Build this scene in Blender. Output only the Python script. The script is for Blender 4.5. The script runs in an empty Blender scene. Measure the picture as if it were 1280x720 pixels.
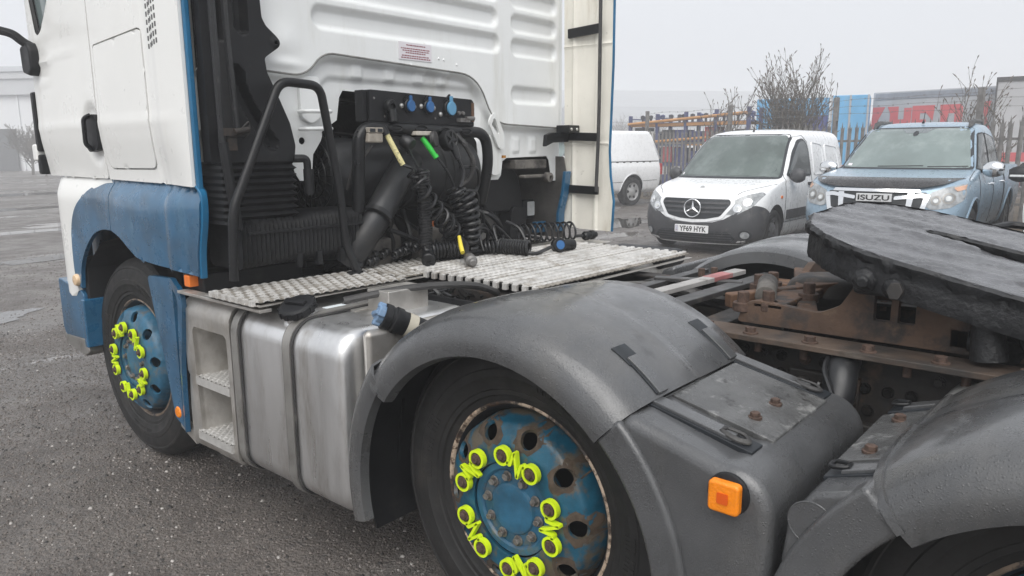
import bpy, bmesh, math, random
import numpy as np
from math import sin, cos, pi, radians as R, sqrt, atan2
from mathutils import Vector, Matrix, Euler
from mathutils.bvhtree import BVHTree
from mathutils.geometry import delaunay_2d_cdt
random.seed(7)
rng = np.random.default_rng(7)
S = bpy.context.scene
COL = S.collection
# ---------------------------------------------------------------- camera
CAM = Vector((-2.60, -3.73, 1.52))
yaw, pit, rol = R(49.5), R(10.6), R(-.35)
fw = Vector((sin(yaw)*cos(pit), cos(yaw)*cos(pit), -sin(pit)))
rt = Vector((cos(yaw), -sin(yaw), 0)); up = rt.cross(fw)
r2 = rt*cos(rol)+up*sin(rol); u2 = -rt*sin(rol)+up*cos(rol)
cd = bpy.data.cameras.new('camera'); cam = bpy.data.objects.new('camera', cd); COL.objects.link(cam)
m = Matrix((r2, u2, -fw)).transposed().to_4x4(); m.translation = CAM
cam.matrix_world = m
cd.sensor_width = 36; cd.lens = 930/1280*36; cd.clip_start = .05; cd.clip_end = 3000
S.camera = cam
# ---------------------------------------------------------------- sky and sun (overcast)
SUN_EL, SUN_AZ = R(52), R(-125)       # azimuth from +y towards +x
w = bpy.data.worlds.new('World'); S.world = w; w.use_nodes = True
nt = w.node_tree; bg = nt.nodes['Background']
sky = nt.nodes.new('ShaderNodeTexSky'); sky.sky_type = 'NISHITA'; sky.sun_disc = False
sky.sun_elevation = SUN_EL; sky.sun_rotation = SUN_AZ; sky.air_density = 1.5; sky.dust_density = 6; sky.ozone_density = 1
hs = nt.nodes.new('ShaderNodeHueSaturation'); hs.inputs['Saturation'].default_value = .10
mx = nt.nodes.new('ShaderNodeMix'); mx.data_type = 'RGBA'; mx.inputs[0].default_value = .78
nt.links.new(sky.outputs[0], hs.inputs['Color']); nt.links.new(hs.outputs[0], mx.inputs[6])
mx.inputs[7].default_value = (4.95, 5.15, 5.5, 1)      # the even cloud layer
nt.links.new(mx.outputs[2], bg.inputs['Color']); bg.inputs['Strength'].default_value = .1
sd = bpy.data.lights.new('sun', 'SUN'); sd.energy = 1.5; sd.angle = R(60); sd.color = (1, .975, .94)
so = bpy.data.objects.new('sun', sd); COL.objects.link(so)
so.rotation_euler = Vector((-sin(SUN_AZ)*cos(SUN_EL), -cos(SUN_AZ)*cos(SUN_EL), -sin(SUN_EL))).to_track_quat('-Z', 'Y').to_euler()
so.location = (0, 0, 30)
S.view_settings.view_transform = 'Standard'; S.view_settings.look = 'None'
S.view_settings.exposure = 0.86; S.view_settings.gamma = 1
S.cycles.volume_bounces = 3; S.cycles.max_bounces = 8; S.cycles.diffuse_bounces = 3; S.cycles.transparent_max_bounces = 12

# ---------------------------------------------------------------- object helpers
def tag(o, label=None, cat=None, group=None, kind=None):
    for k, v in (('label', label), ('category', cat), ('group', group), ('kind', kind)):
        if v: o[k] = v
    return o
def thing(name, label, cat, loc=(0, 0, 0), rz=0, group=None):
    o = bpy.data.objects.new(name, None); COL.objects.link(o); o.empty_display_size = .1
    o.location = loc; o.rotation_euler = (0, 0, rz)
    return tag(o, label, cat, group)
def inst(src, parent, mtx=None, name=None):
    o = src.copy(); COL.objects.link(o); o.parent = parent
    if name: o.name = name
    if mtx is not None: o.matrix_local = mtx
    return o
def copy_tree(o, parent=None):
    c = o.copy(); COL.objects.link(c); c.parent = parent
    for ch in [x for x in S.objects if x.parent == o]: copy_tree(ch, c)
    return c
def frame(axis, origin=(0, 0, 0), upv=None):
    """matrix whose local z is the axis"""
    z = Vector(axis).normalized(); u = Vector(upv) if upv else (Vector((0, 0, 1)) if abs(z.z) < .95 else Vector((1, 0, 0)))
    x = u.cross(z).normalized(); y = z.cross(x)
    mm = Matrix((x, y, z)).transposed().to_4x4(); mm.translation = Vector(origin); return mm
class MB:
    def __init__(s, mtx=None): s.v = []; s.f = []; s.M = mtx
    def add(s, vs, fs, mtx=None):
        b = len(s.v)
        for v in vs:
            v = Vector(v)
            if mtx is not None: v = mtx @ v
            if s.M is not None: v = s.M @ v
            s.v.append(tuple(v))
        for f in fs: s.f.append(tuple(b+i for i in f))
        return s
    def box(s, lo, hi, mtx=None):
        (a, b, c), (d, e, f) = lo, hi
        return s.add([(a,b,c),(d,b,c),(d,e,c),(a,e,c),(a,b,f),(d,b,f),(d,e,f),(a,e,f)],
                     [(0,3,2,1),(4,5,6,7),(0,1,5,4),(1,2,6,5),(2,3,7,6),(3,0,4,7)], mtx)
    def bar(s, p, q, w_, h, upv=(0, 0, 1)):
        p, q = Vector(p), Vector(q); L = (q-p).length
        return s.box((-w_/2, -h/2, 0), (w_/2, h/2, L), frame(q-p, p, upv))
    def cyl(s, p, q, r0, r1=None, n=14, caps=True):
        r1 = r0 if r1 is None else r1
        p, q = Vector(p), Vector(q)
        return s.lathe([(r0, 0), (r1, (q-p).length)], frame(q-p, p), n, caps)
    def lathe(s, prof, mtx=None, n=24, caps=False):
        vs = []; fs = []
        for r, h in prof:
            for i in range(n): a = 2*pi*i/n; vs.append((r*cos(a), r*sin(a), h))
        for j in range(len(prof)-1):
            for i in range(n):
                k = (i+1) % n; fs.append((j*n+i, j*n+k, (j+1)*n+k, (j+1)*n+i))
        if caps: fs.append(tuple(range(n-1, -1, -1))); fs.append(tuple((len(prof)-1)*n+i for i in range(n)))
        return s.add(vs, fs, mtx)
    def loft(s, secs, closed=True, caps=False, loop=False, mtx=None):
        n = len(secs[0]); vs = [v for q in secs for v in q]; fs = []
        J = len(secs) if loop else len(secs)-1
        for j in range(J):
            a, b = j*n, ((j+1) % len(secs))*n
            for i in range(n if closed else n-1):
                k = (i+1) % n; fs.append((a+i, a+k, b+k, b+i))
        if caps: fs.append(tuple(range(n-1, -1, -1))); fs.append(tuple((len(secs)-1)*n+i for i in range(n)))
        return s.add(vs, fs, mtx)
    def tube(s, path, r, n=8, closed=False, caps=True, flat=1.0):
        P = [Vector(p) for p in path]; N = len(P)
        T = []
        for i in range(N):
            a = P[(i-1) % N] if (closed or i > 0) else P[i]; b = P[(i+1) % N] if (closed or i < N-1) else P[i]
            t = (b-a); T.append(t.normalized() if t.length > 1e-9 else Vector((0, 0, 1)))
        nv = T[0].orthogonal().normalized(); secs = []
        for i in range(N):
            nv = (nv-T[i]*nv.dot(T[i])); nv = nv.normalized() if nv.length > 1e-6 else T[i].orthogonal().normalized()
            bn = T[i].cross(nv); rr = r[i] if hasattr(r, '__len__') else r
            secs.append([P[i]+nv*rr*cos(2*pi*k/n)+bn*rr*flat*sin(2*pi*k/n) for k in range(n)])
        return s.loft(secs, True, caps and not closed, closed)
    def prism(s, poly, d0, d1, mtx):
        n = len(poly); vs = [(x, y, d0) for x, y in poly]+[(x, y, d1) for x, y in poly]
        return s.add(vs, [tuple(range(n-1, -1, -1)), tuple(range(n, 2*n))]+[(i, (i+1) % n, n+(i+1) % n, n+i) for i in range(n)], mtx)
    def build(s, name, mat, parent=None, ang=38, bevel=0, seg=2, solid=0, fixn=True, loc=None, off=-1):
        me = bpy.data.meshes.new(name); me.from_pydata(s.v, [], s.f)
        if fixn:
            b = bmesh.new(); b.from_mesh(me); bmesh.ops.recalc_face_normals(b, faces=b.faces); b.to_mesh(me); b.free()
        me.polygons.foreach_set('use_smooth', [True]*len(me.polygons)); me.set_sharp_from_angle(angle=R(ang))
        o = bpy.data.objects.new(name, me); COL.objects.link(o); me.materials.append(mat)
        if parent: o.parent = parent
        if loc: o.location = loc
        if solid:
            b = bmesh.new(); b.from_mesh(me)
            for e in b.edges:
                if e.is_boundary: e.smooth = False
            b.to_mesh(me); b.free()
            q = o.modifiers.new('solid', 'SOLIDIFY'); q.thickness = solid; q.offset = off
        if bevel:
            q = o.modifiers.new('bevel', 'BEVEL'); q.width = bevel; q.segments = seg; q.limit_method = 'ANGLE'; q.angle_limit = R(40); q.harden_normals = True
        return o
# ---- 2D helpers
def rrect(x0, y0, x1, y1, r, n=5):
    o = []
    for cx, cy, a in ((x1-r, y1-r, 0), (x0+r, y1-r, 90), (x0+r, y0+r, 180), (x1-r, y0+r, 270)):
        for k in range(n+1): t = R(a+90*k/n); o.append((cx+r*cos(t), cy+r*sin(t)))
    return o
def circ(cx, cy, r, n=16, sy=1): return [(cx+r*cos(2*pi*k/n), cy+r*sy*sin(2*pi*k/n)) for k in range(n)]
def rpoly(P, r, n=4):
    """round the corners of a polygon; r one number or one per corner"""
    o = []; N = len(P)
    for i in range(N):
        p = Vector(P[i]); a = Vector(P[i-1])-p; b = Vector(P[(i+1) % N])-p; rr = r[i] if hasattr(r, '__len__') else r
        d = min(rr, a.length*.49, b.length*.49)
        if d < 1e-5: o.append(tuple(p)); continue
        s, e = p+a.normalized()*d, p+b.normalized()*d
        for k in range(n+1):
            t = k/n; o.append(tuple((1-t)**2*s+2*t*(1-t)*p+t*t*e))
    return o
def rpath(P, r, n=6):
    """3D path with rounded corners"""
    P = [Vector(p) for p in P]; o = [P[0]]
    for i in range(1, len(P)-1):
        p = P[i]; a = P[i-1]-p; b = P[i+1]-p; d = min(r, a.length*.49, b.length*.49)
        s, e = p+a.normalized()*d, p+b.normalized()*d
        for k in range(n+1):
            t = k/n; o.append((1-t)**2*s+2*t*(1-t)*p+t*t*e)
    return o+[P[-1]]
def spline(P, n=8):
    P = [Vector(p) for p in P]; o = []
    for i in range(len(P)-1):
        a, b, c, d = P[max(i-1, 0)], P[i], P[i+1], P[min(i+2, len(P)-1)]
        for k in range(n):
            t = k/n; o.append(.5*((2*b)+(c-a)*t+(2*a-5*b+4*c-d)*t*t+(3*b-a-3*c+d)*t**3))
    return o+[P[-1]]
def smooth2(P, n=5):
    return [(q.x, q.y) for q in spline([(x, y, 0) for x, y in P], n)]
def inside(pts, poly):
    x, y = pts[:, 0], pts[:, 1]; res = np.zeros(len(pts), bool); P = np.asarray(poly); j = len(P)-1
    for i in range(len(P)):
        xi, yi = P[i]; xj, yj = P[j]
        c = ((yi > y) != (yj > y)) & (x < (xj-xi)*(y-yi)/((yj-yi) if yj != yi else 1e-12)+xi); res ^= c; j = i
    return res
def resample(poly, res):
    o = []
    for i in range(len(poly)):
        a, b = np.array(poly[i]), np.array(poly[(i+1) % len(poly)]); L = np.hypot(*(b-a)); k = max(1, int(L/res+.3))
        for j in range(k): o.append(tuple(a+(b-a)*j/k))
    return o
def cdt(poly, holes=(), res=.05):
    """triangulated polygon with inner points -> (verts2d, faces)"""
    loops = [resample(poly, res)]+[resample(h, res) for h in holes]
    vs = []; es = []
    for L in loops:
        b = len(vs); vs += L; es += [(b+i, b+(i+1) % len(L)) for i in range(len(L))]
    A = np.array(loops[0]); x0, y0 = A.min(0); x1, y1 = A.max(0)
    gx, gy = np.meshgrid(np.arange(x0+res*.5, x1, res), np.arange(y0+res*.5, y1, res))
    g = np.stack([gx.ravel(), gy.ravel()], 1)
    if len(g):
        k = inside(g, loops[0])
        for h in loops[1:]: k &= ~inside(g, h)
        g = g[k]
        if len(g):
            B = np.array(vs); d = np.full(len(g), 1e9)
            for i in range(0, len(B), 200): d = np.minimum(d, np.min(np.hypot(g[:, None, 0]-B[None, i:i+200, 0], g[:, None, 1]-B[None, i:i+200, 1]), 1))
            vs += [tuple(q) for q in g[d > res*.45]]
    r = delaunay_2d_cdt([Vector(v) for v in vs], es, [], 0, 1e-6)
    V = np.array([tuple(v) for v in r[0]]); F = np.array([f for f in r[2] if len(f) == 3])
    C = V[F].mean(1); k = inside(C, loops[0])
    for h in loops[1:]: k &= ~inside(C, h)
    return V, F[k]
def sheet(name, mat, parent, poly, fn, holes=(), res=.05, solid=0, ang=50, bevel=0, off=-1, flip=False):
    V, F = cdt(poly, holes, res)
    mb = MB(); mb.add([fn(a, b) for a, b in V], [tuple(int(i) for i in (f[::-1] if flip else f)) for f in F])
    return mb.build(name, mat, parent, ang=ang, solid=solid, fixn=False, bevel=bevel, off=off)
def sstep(a, b, x):
    t = min(1, max(0, (x-a)/(b-a))) if a != b else float(x > a); return t*t*(3-2*t)
def sdrr(x, y, x0, y0, x1, y1, r):
    cx, cy = (x0+x1)/2, (y0+y1)/2; qx = abs(x-cx)-(x1-x0)/2+r; qy = abs(y-cy)-(y1-y0)/2+r
    return min(max(qx, qy), 0)+math.hypot(max(qx, 0), max(qy, 0))-r
def text_mesh(name, txt, mat, parent, mtx, h, w_=None, depth=.002, bold=0):
    c = bpy.data.curves.new(name, 'FONT'); c.body = txt; c.size = 1; c.extrude = 0; c.offset = bold
    o = bpy.data.objects.new(name, c); COL.objects.link(o); me = bpy.data.meshes.new_from_object(o); bpy.data.objects.remove(o)
    V = np.array([v.co[:2] for v in me.vertices]); lo, hi = V.min(0), V.max(0); sy = h/(hi[1]-lo[1]); sx = sy if w_ is None else w_/(hi[0]-lo[0])
    for v in me.vertices: v.co = ((v.co.x-(lo[0]+hi[0])/2)*sx, (v.co.y-(lo[1]+hi[1])/2)*sy, 0)
    me.materials.clear(); me.materials.append(mat); me.name = name
    t = bpy.data.objects.new(name, me); COL.objects.link(t); t.parent = parent; t.matrix_local = mtx
    if depth:
        q = t.modifiers.new('solid', 'SOLIDIFY'); q.thickness = depth; q.offset = 1
    return t
# ---------------------------------------------------------------- materials
MAT = {}
def mat(name, col, rough=.5, metal=0, var=.12, vs=5, vstr=(1, 1, 1), bump=0, bs=80, dirt=None, dirt2=None, coat=0, spec=.5, rvar=.1, emit=0, alpha=1):
    """dirt = (colour, low, high, scale, stretch): noise patches of another colour; all in world position"""
    m = bpy.data.materials.new(name); MAT[name] = m; m.use_nodes = True; t = m.node_tree; N = t.nodes; L = t.links
    b = N['Principled BSDF']; b.inputs['Roughness'].default_value = rough; b.inputs['Metallic'].default_value = metal
    b.inputs['Specular IOR Level'].default_value = spec; b.inputs['Coat Weight'].default_value = coat; b.inputs['Coat Roughness'].default_value = .15
    geo = N.new('ShaderNodeNewGeometry')
    def noise(scale, st=(1, 1, 1), detail=5, seed=0, ro=.6):
        mp = N.new('ShaderNodeMapping'); mp.inputs['Scale'].default_value = st; mp.inputs['Location'].default_value = (seed*3.1, seed*1.7, seed*.9)
        n = N.new('ShaderNodeTexNoise'); n.inputs['Scale'].default_value = scale; n.inputs['Detail'].default_value = detail; n.inputs['Roughness'].default_value = ro
        L.new(geo.outputs['Position'], mp.inputs[0]); L.new(mp.outputs[0], n.inputs['Vector']); return n.outputs['Fac']
    def ramp(src, lo, hi):
        r = N.new('ShaderNodeMapRange'); r.inputs[1].default_value = lo; r.inputs[2].default_value = hi; r.interpolation_type = 'SMOOTHSTEP'
        L.new(src, r.inputs[0]); return r.outputs[0]
    def mix(fac, a, c):
        x = N.new('ShaderNodeMix'); x.data_type = 'RGBA'; L.new(fac, x.inputs[0])
        for k, q in ((6, a), (7, c)):
            if isinstance(q, tuple): x.inputs[k].default_value = (*q, 1)
            else: L.new(q, x.inputs[k])
        return x.outputs[2]
    col = tuple(col); n1 = noise(vs, vstr)
    c = mix(ramp(n1, .3, .7), tuple(q*(1-var) for q in col), tuple(min(1, q*(1+var)) for q in col))
    for i, d in enumerate((dirt, dirt2)):
        if d:
            dc, lo, hi, sc, st = d; c = mix(ramp(noise(sc, st, 7, i+1, .65), lo, hi), c, tuple(dc))
    L.new(c, b.inputs['Base Color'])
    if rvar:
        r = N.new('ShaderNodeMapRange'); r.inputs[1].default_value = .3; r.inputs[2].default_value = .7
        r.inputs[3].default_value = max(.02, rough-rvar); r.inputs[4].default_value = min(1, rough+rvar)
        L.new(noise(vs*2.3, vstr, 6, 4), r.inputs[0]); L.new(r.outputs[0], b.inputs['Roughness'])
    if bump:
        bp = N.new('ShaderNodeBump'); bp.inputs['Strength'].default_value = min(1, bump); bp.inputs['Distance'].default_value = .004 if bump < 1 else .004*bump
        L.new(noise(bs, (1, 1, 1), 6, 2), bp.inputs['Height']); L.new(bp.outputs[0], b.inputs['Normal'])
    if emit: b.inputs['Emission Color'].default_value = (*col, 1); b.inputs['Emission Strength'].default_value = emit
    if alpha < 1: b.inputs['Alpha'].default_value = alpha
    return m
V1 = (1, 1, 1); VZ = (1, 1, .08)
white = mat('white_paint', (.80, .80, .775), .33, var=.02, vs=3, dirt=((.60, .575, .51), .60, .9, 5, VZ), dirt2=((.45, .42, .36), .68, .85, 14, (1, 1, .5)), coat=.3)
whitein = mat('white_wall_paint', (.77, .785, .78), .4, var=.03, vs=3, dirt=((.62, .62, .58), .52, .8, 6, (1, 1, .12)), dirt2=((.5, .47, .4), .66, .85, 20, V1), coat=.2)
cream = mat('cream_inner_face', (.76, .735, .66), .6, var=.05, vs=4, dirt=((.5, .45, .36), .5, .8, 6, (1, 1, .2)), dirt2=((.3, .27, .22), .64, .8, 30, V1))
blue = mat('blue_paint', (.009, .083, .172), .3, var=.28, vs=5, dirt=((.08, .19, .29), .55, .85, 9, (1, 1, .22)), dirt2=((.10, .11, .12), .62, .85, 18, (1, 1, .4)), coat=.6)
bluetrim = mat('blue_edge_trim', (.009, .13, .27), .4, var=.15, dirt=((.12, .2, .28), .6, .8, 30, V1))
navy = mat('navy_underside', (.015, .045, .11), .4, var=.2, dirt=((.08, .08, .08), .5, .75, 12, V1))
black = mat('black_plastic', (.0095, .010, .0115), .5, var=.25, dirt=((.032, .031, .029), .55, .85, 7, V1), bump=.12, bs=220, spec=.3)
ductm = mat('dull_duct_plastic', (.019, .020, .022), .42, var=.25, dirt=((.05, .048, .045), .5, .8, 6, V1), bump=.1, bs=200)
blackg = mat('black_coated_steel', (.008, .0085, .0095), .36, var=.2, dirt=((.04, .037, .034), .58, .85, 20, V1), spec=.35, bump=.1, bs=160)
dark = mat('dark_engine', (.006, .0055, .0055), .8, var=.3, vs=12, dirt=((.026, .021, .017), .52, .8, 14, V1), spec=.2, bump=.4, bs=70)
grime = mat('grimy_casting', (.13, .12, .108), .7, var=.3, vs=9, dirt=((.03, .027, .025), .42, .68, 10, V1), bump=.4, bs=60)
chassis = mat('chassis_paint', (.018, .015, .013), .62, var=.3, vs=8, dirt=((.075, .048, .032), .52, .72, 9, V1), dirt2=((.015, .015, .016), .5, .7, 23, V1), bump=.5, bs=60)
rust = mat('rusty_steel', (.115, .062, .036), .75, var=.3, vs=9, dirt=((.035, .030, .028), .47, .64, 7, V1), dirt2=((.20, .105, .05), .58, .75, 26, V1), bump=.5, bs=70)
rustbolt = mat('rusty_bolt', (.075, .046, .034), .8, var=.35, vs=60, bump=.5, bs=120)
greysteel = mat('grey_steel', (.17, .165, .16), .45, .4, var=.2, dirt=((.06, .05, .042), .5, .7, 12, V1), bump=.2, bs=90)
grease = mat('grease', (.013, .0135, .015), .5, var=.3, vs=30, bump=1.6, bs=38, spec=.5)
def mk_guard(name, base):
    m = mat(name, base, .34, coat=.65, var=.2, vs=4, dirt=((.105, .102, .097), .48, .82, 3.2, (1, 1, .45)), dirt2=((.026, .026, .026), .57, .74, 6, (1, 1, .35)), bump=.35, bs=240, rvar=.20)
    t = m.node_tree; N = t.nodes; L = t.links; bs_ = N['Principled BSDF']; geo = N.new('ShaderNodeNewGeometry')
    def vor(sc):
        v = N.new('ShaderNodeTexVoronoi'); v.inputs['Scale'].default_value = sc; v.inputs['Randomness'].default_value = 1; L.new(geo.outputs['Position'], v.inputs['Vector'])
        r = N.new('ShaderNodeMapRange'); r.inputs[1].default_value = .42; r.inputs[2].default_value = .12; r.interpolation_type = 'SMOOTHSTEP'; L.new(v.outputs['Distance'], r.inputs[0])
        c = N.new('ShaderNodeSeparateColor'); L.new(v.outputs['Color'], c.inputs[0]); k = N.new('ShaderNodeMapRange'); k.inputs[1].default_value = .45; k.inputs[2].default_value = .8; L.new(c.outputs[0], k.inputs[0])
        q = N.new('ShaderNodeMath'); q.operation = 'MULTIPLY'; L.new(r.outputs[0], q.inputs[0]); L.new(k.outputs[0], q.inputs[1]); return q.outputs[0]
    a = N.new('ShaderNodeMath'); a.operation = 'ADD'; L.new(vor(150), a.inputs[0]); L.new(vor(330), a.inputs[1])
    n = N.new('ShaderNodeTexNoise'); n.inputs['Scale'].default_value = 3.5; n.inputs['Detail'].default_value = 4; L.new(geo.outputs['Position'], n.inputs['Vector'])
    k = N.new('ShaderNodeMapRange'); k.inputs[1].default_value = .40; k.inputs[2].default_value = .58; L.new(n.outputs['Fac'], k.inputs[0])
    q = N.new('ShaderNodeMath'); q.operation = 'MULTIPLY'; L.new(a.outputs[0], q.inputs[0]); L.new(k.outputs[0], q.inputs[1])
    bp = N.new('ShaderNodeBump'); bp.inputs['Strength'].default_value = .8; bp.inputs['Distance'].default_value = .0013; L.new(q.outputs[0], bp.inputs['Height'])
    old = bs_.inputs['Normal'].links[0].from_node; L.new(old.outputs[0], bp.inputs['Normal']); L.new(bp.outputs[0], bs_.inputs['Normal'])
    return m
guard = mk_guard('mudguard_plastic', (.068, .070, .073))
alu = mat('brushed_aluminium', (.72, .72, .72), .34, .88, var=.12, vs=6, vstr=(1, 1, .15), dirt=((.40, .375, .34), .48, .75, 7, (1, 1, .2)), dirt2=((.28, .25, .21), .62, .85, 4, (1, 1, .5)), bump=.08, bs=150)
alud = mat('weathered_aluminium', (.52, .50, .47), .48, .8, var=.1, vs=8, dirt=((.36, .33, .29), .45, .75, 9, (1, 1, .5)), bump=.15, bs=200)
platelow = mat('tread_plate_low', (.30, .275, .24), .6, .35, var=.25, vs=14, dirt=((.13, .115, .095), .48, .72, 18, V1), bump=.2, bs=150)  # darker colour for tread plate faces below the height threshold
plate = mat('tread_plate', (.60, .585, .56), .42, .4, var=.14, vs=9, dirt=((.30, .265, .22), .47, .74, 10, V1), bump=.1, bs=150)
rubber = mat('tyre_rubber', (.0105, .010, .0098), .68, var=.25, vs=9, dirt=((.036, .031, .027), .5, .8, 6, V1), bump=.15, bs=160)
hose = mat('hose_plastic', (.010, .0105, .012), .36, var=.2, dirt=((.07, .068, .065), .56, .8, 25, V1))
strap = mat('tank_strap', (.035, .034, .034), .5, var=.2, dirt=((.12, .115, .105), .5, .8, 12, V1))
strapm = mat('tank_strap_steel', (.30, .29, .275), .5, .6, var=.15, dirt=((.16, .15, .135), .5, .75, 8, V1))
yellow = mat('fluorescent_yellow', (.66, .86, .012), .4, var=.06, dirt=((.40, .46, .05), .60, .8, 60, V1))
yelcap = mat('dirty_yellow', (.62, .55, .10), .5, var=.2, vs=60)
green = mat('green_plug', (.03, .48, .05), .4, var=.1)
tagyel = mat('cream_yellow_sleeve', (.62, .56, .28), .6, var=.15, vs=70, dirt=((.12, .11, .08), .58, .62, 90, V1))
bluecap = mat('blue_cap', (.025, .11, .28), .4, var=.1)
lbluecap = mat('light_blue_cap', (.10, .27, .43), .45, var=.1)
adblue = mat('blue_filler_cap', (.15, .24, .37), .55, var=.12, vs=20, dirt=((.25, .29, .33), .55, .75, 30, V1))
amber = mat('amber_lens', (.85, .24, .006), .22, var=.08, vs=40, bump=.5, bs=170)
orange = mat('orange_reflector', (.70, .17, .02), .35, var=.15)
chrome = mat('chrome', (.82, .83, .84), .12, 1, var=.04)
zinc = mat('zinc_bolt', (.5, .5, .48), .35, .9, var=.1)
hubbolt = mat('grey_hub_bolt', (.24, .225, .21), .5, .6, var=.3, vs=60, dirt=((.10, .06, .04), .5, .7, 60, V1))
lens = mat('clear_lens', (.62, .64, .64), .1, var=.1, vs=30, spec=.8)
sticker = mat('sticker_paper', (.72, .69, .72), .5, var=.02)
ink = mat('red_ink', (.30, .10, .12), .6)
inkblack = mat('black_ink', (.01, .01, .01), .5, var=0)
wheelblue = mat('wheel_blue', (.007, .078, .130), .38, var=.3, vs=14, dirt=((.10, .082, .058), .47, .58, 9, V1), dirt2=((.045, .036, .03), .60, .68, 18, V1), bump=.3, bs=90)
wheelblue2 = mat('wheel_blue_clean', (.022, .105, .18), .42, var=.25, vs=14, dirt=((.11, .115, .11), .50, .68, 12, V1), bump=.2, bs=90)
wheelrust = mat('rust_ring', (.075, .053, .036), .8, var=.35, vs=30, dirt=((.016, .06, .10), .66, .74, 24, V1), bump=.4, bs=120)
rimedge = mat('rim_edge', (.55, .43, .32), .6, var=.2, vs=30, dirt=((.035, .025, .02), .46, .54, 7, V1), dirt2=((.09, .05, .03), .52, .60, 45, V1))
rimblack = mat('rim_black', (.012, .015, .019), .5, var=.3)

rimworn = mat('rim_worn_edge', (.18, .135, .10), .6, var=.3, vs=30, dirt=((.02, .02, .022), .5, .6, 20, V1))
# ================================================================ ground of the yard
def ground_mat():
    m = bpy.data.materials.new('wet_yard'); m.use_nodes = True; t = m.node_tree; N = t.nodes; L = t.links; b = N['Principled BSDF']
    geo = N.new('ShaderNodeNewGeometry')
    def noise(sc, st=(1, 1, 1), det=6, ro=.6, off=0):
        mp = N.new('ShaderNodeMapping'); mp.inputs['Scale'].default_value = st; mp.inputs['Location'].default_value = (off, off*.7, 0); n = N.new('ShaderNodeTexNoise'); n.inputs['Scale'].default_value = sc; n.inputs['Detail'].default_value = det; n.inputs['Roughness'].default_value = ro
        L.new(geo.outputs['Position'], mp.inputs[0]); L.new(mp.outputs[0], n.inputs['Vector']); return n.outputs['Fac']
    def rng_(src, a, c, lo=0, hi=1):
        r = N.new('ShaderNodeMapRange'); r.interpolation_type = 'SMOOTHSTEP'
        for i, q in enumerate((a, c, lo, hi)): r.inputs[i+1].default_value = q
        L.new(src, r.inputs[0]); return r.outputs[0]
    def mixc(f, a, c):
        x = N.new('ShaderNodeMix'); x.data_type = 'RGBA'
        if isinstance(f, float): x.inputs[0].default_value = f
        else: L.new(f, x.inputs[0])
        for k, q in ((6, a), (7, c)):
            if isinstance(q, tuple): x.inputs[k].default_value = (*q, 1)
            else: L.new(q, x.inputs[k])
        return x.outputs[2]
    def math_(op, a, c):
        x = N.new('ShaderNodeMath'); x.operation = op
        for i, q in enumerate((a, c)):
            if isinstance(q, (int, float)): x.inputs[i].default_value = q
            else: L.new(q, x.inputs[i])
        return x.outputs[0]
    big = noise(.35, (1, 1, 1), 4, .55, 3); mid = noise(2.2, (1, 1, 1), 8, .68, 5); fine = noise(26, (1, 1, 1), 5, .7, 1); grit = noise(110, (1, 1, 1), 3, .6, 9); track = noise(.5, (.16, 1.6, 1), 6, .6, 11)
    vo = N.new('ShaderNodeTexVoronoi'); vo.inputs['Scale'].default_value = 62; L.new(geo.outputs['Position'], vo.inputs['Vector'])
    c = mixc(rng_(mid, .35, .68), (.082, .066, .055), (.172, .147, .128))
    c = mixc(rng_(big, .45, .65), c, mixc(rng_(mid, .4, .6), (.115, .095, .080), (.215, .19, .17)))
    c = mixc(rng_(track, .52, .66), c, (.20, .185, .172))
    c = mixc(rng_(fine, .45, .72), c, (.062, .055, .05))
    sp = rng_(vo.outputs['Distance'], .20, .05); pick = N.new('ShaderNodeSeparateColor'); L.new(vo.outputs['Color'], pick.inputs[0])
    c = mixc(math_('MULTIPLY', sp, rng_(pick.outputs[0], .74, .80)), c, (.34, .32, .30))
    c = mixc(math_('MULTIPLY', sp, rng_(pick.outputs[1], .82, .88)), c, (.028, .025, .023))
    c = mixc(rng_(grit, .40, .66), mixc(.35, c, (.03, .027, .025)), c)
    c = mixc(math_('MULTIPLY', rng_(noise(60, (1, 1, 1), 3, .7, 17), .62, .74), .5), c, (.30, .28, .26))
    L.new(c, b.inputs['Base Color'])
    pud = rng_(math_('ADD', math_('MULTIPLY', noise(.42, (.55, 1.5, 1), 3, .5, 21), .8), math_('MULTIPLY', mid, .2)), .585, .605)
    damp = rng_(math_('ADD', math_('MULTIPLY', big, .5), math_('MULTIPLY', mid, .5)), .40, .62)
    r = math_('SUBTRACT', math_('SUBTRACT', .56, math_('MULTIPLY', damp, .26)), math_('MULTIPLY', pud, .38)); r2_ = math_('MAXIMUM', r, .05); L.new(r2_, b.inputs['Roughness'])
    hgt = math_('ADD', math_('MULTIPLY', fine, .5), math_('ADD', math_('MULTIPLY', grit, .55), math_('MULTIPLY', vo.outputs['Distance'], -.40)))
    hgt = math_('MULTIPLY', hgt, math_('SUBTRACT', 1, pud))
    bp = N.new('ShaderNodeBump'); bp.inputs['Strength'].default_value = .9; bp.inputs['Distance'].default_value = .022; L.new(hgt, bp.inputs['Height']); L.new(bp.outputs[0], b.inputs['Normal'])
    b.inputs['Specular IOR Level'].default_value = .8
    return m
G_ = MB(); xs_ = [-1500, -200, -40]+list(np.arange(-12, 24.1, 3))+[40, 200, 1500]; n_ = len(xs_)
G_.add([(x, y, 0) for x in xs_ for y in xs_], [(i*n_+j, (i+1)*n_+j, (i+1)*n_+j+1, i*n_+j+1) for i in range(n_-1) for j in range(n_-1)])
go = G_.build('ground', ground_mat(), None); go['kind'] = 'structure'
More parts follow.
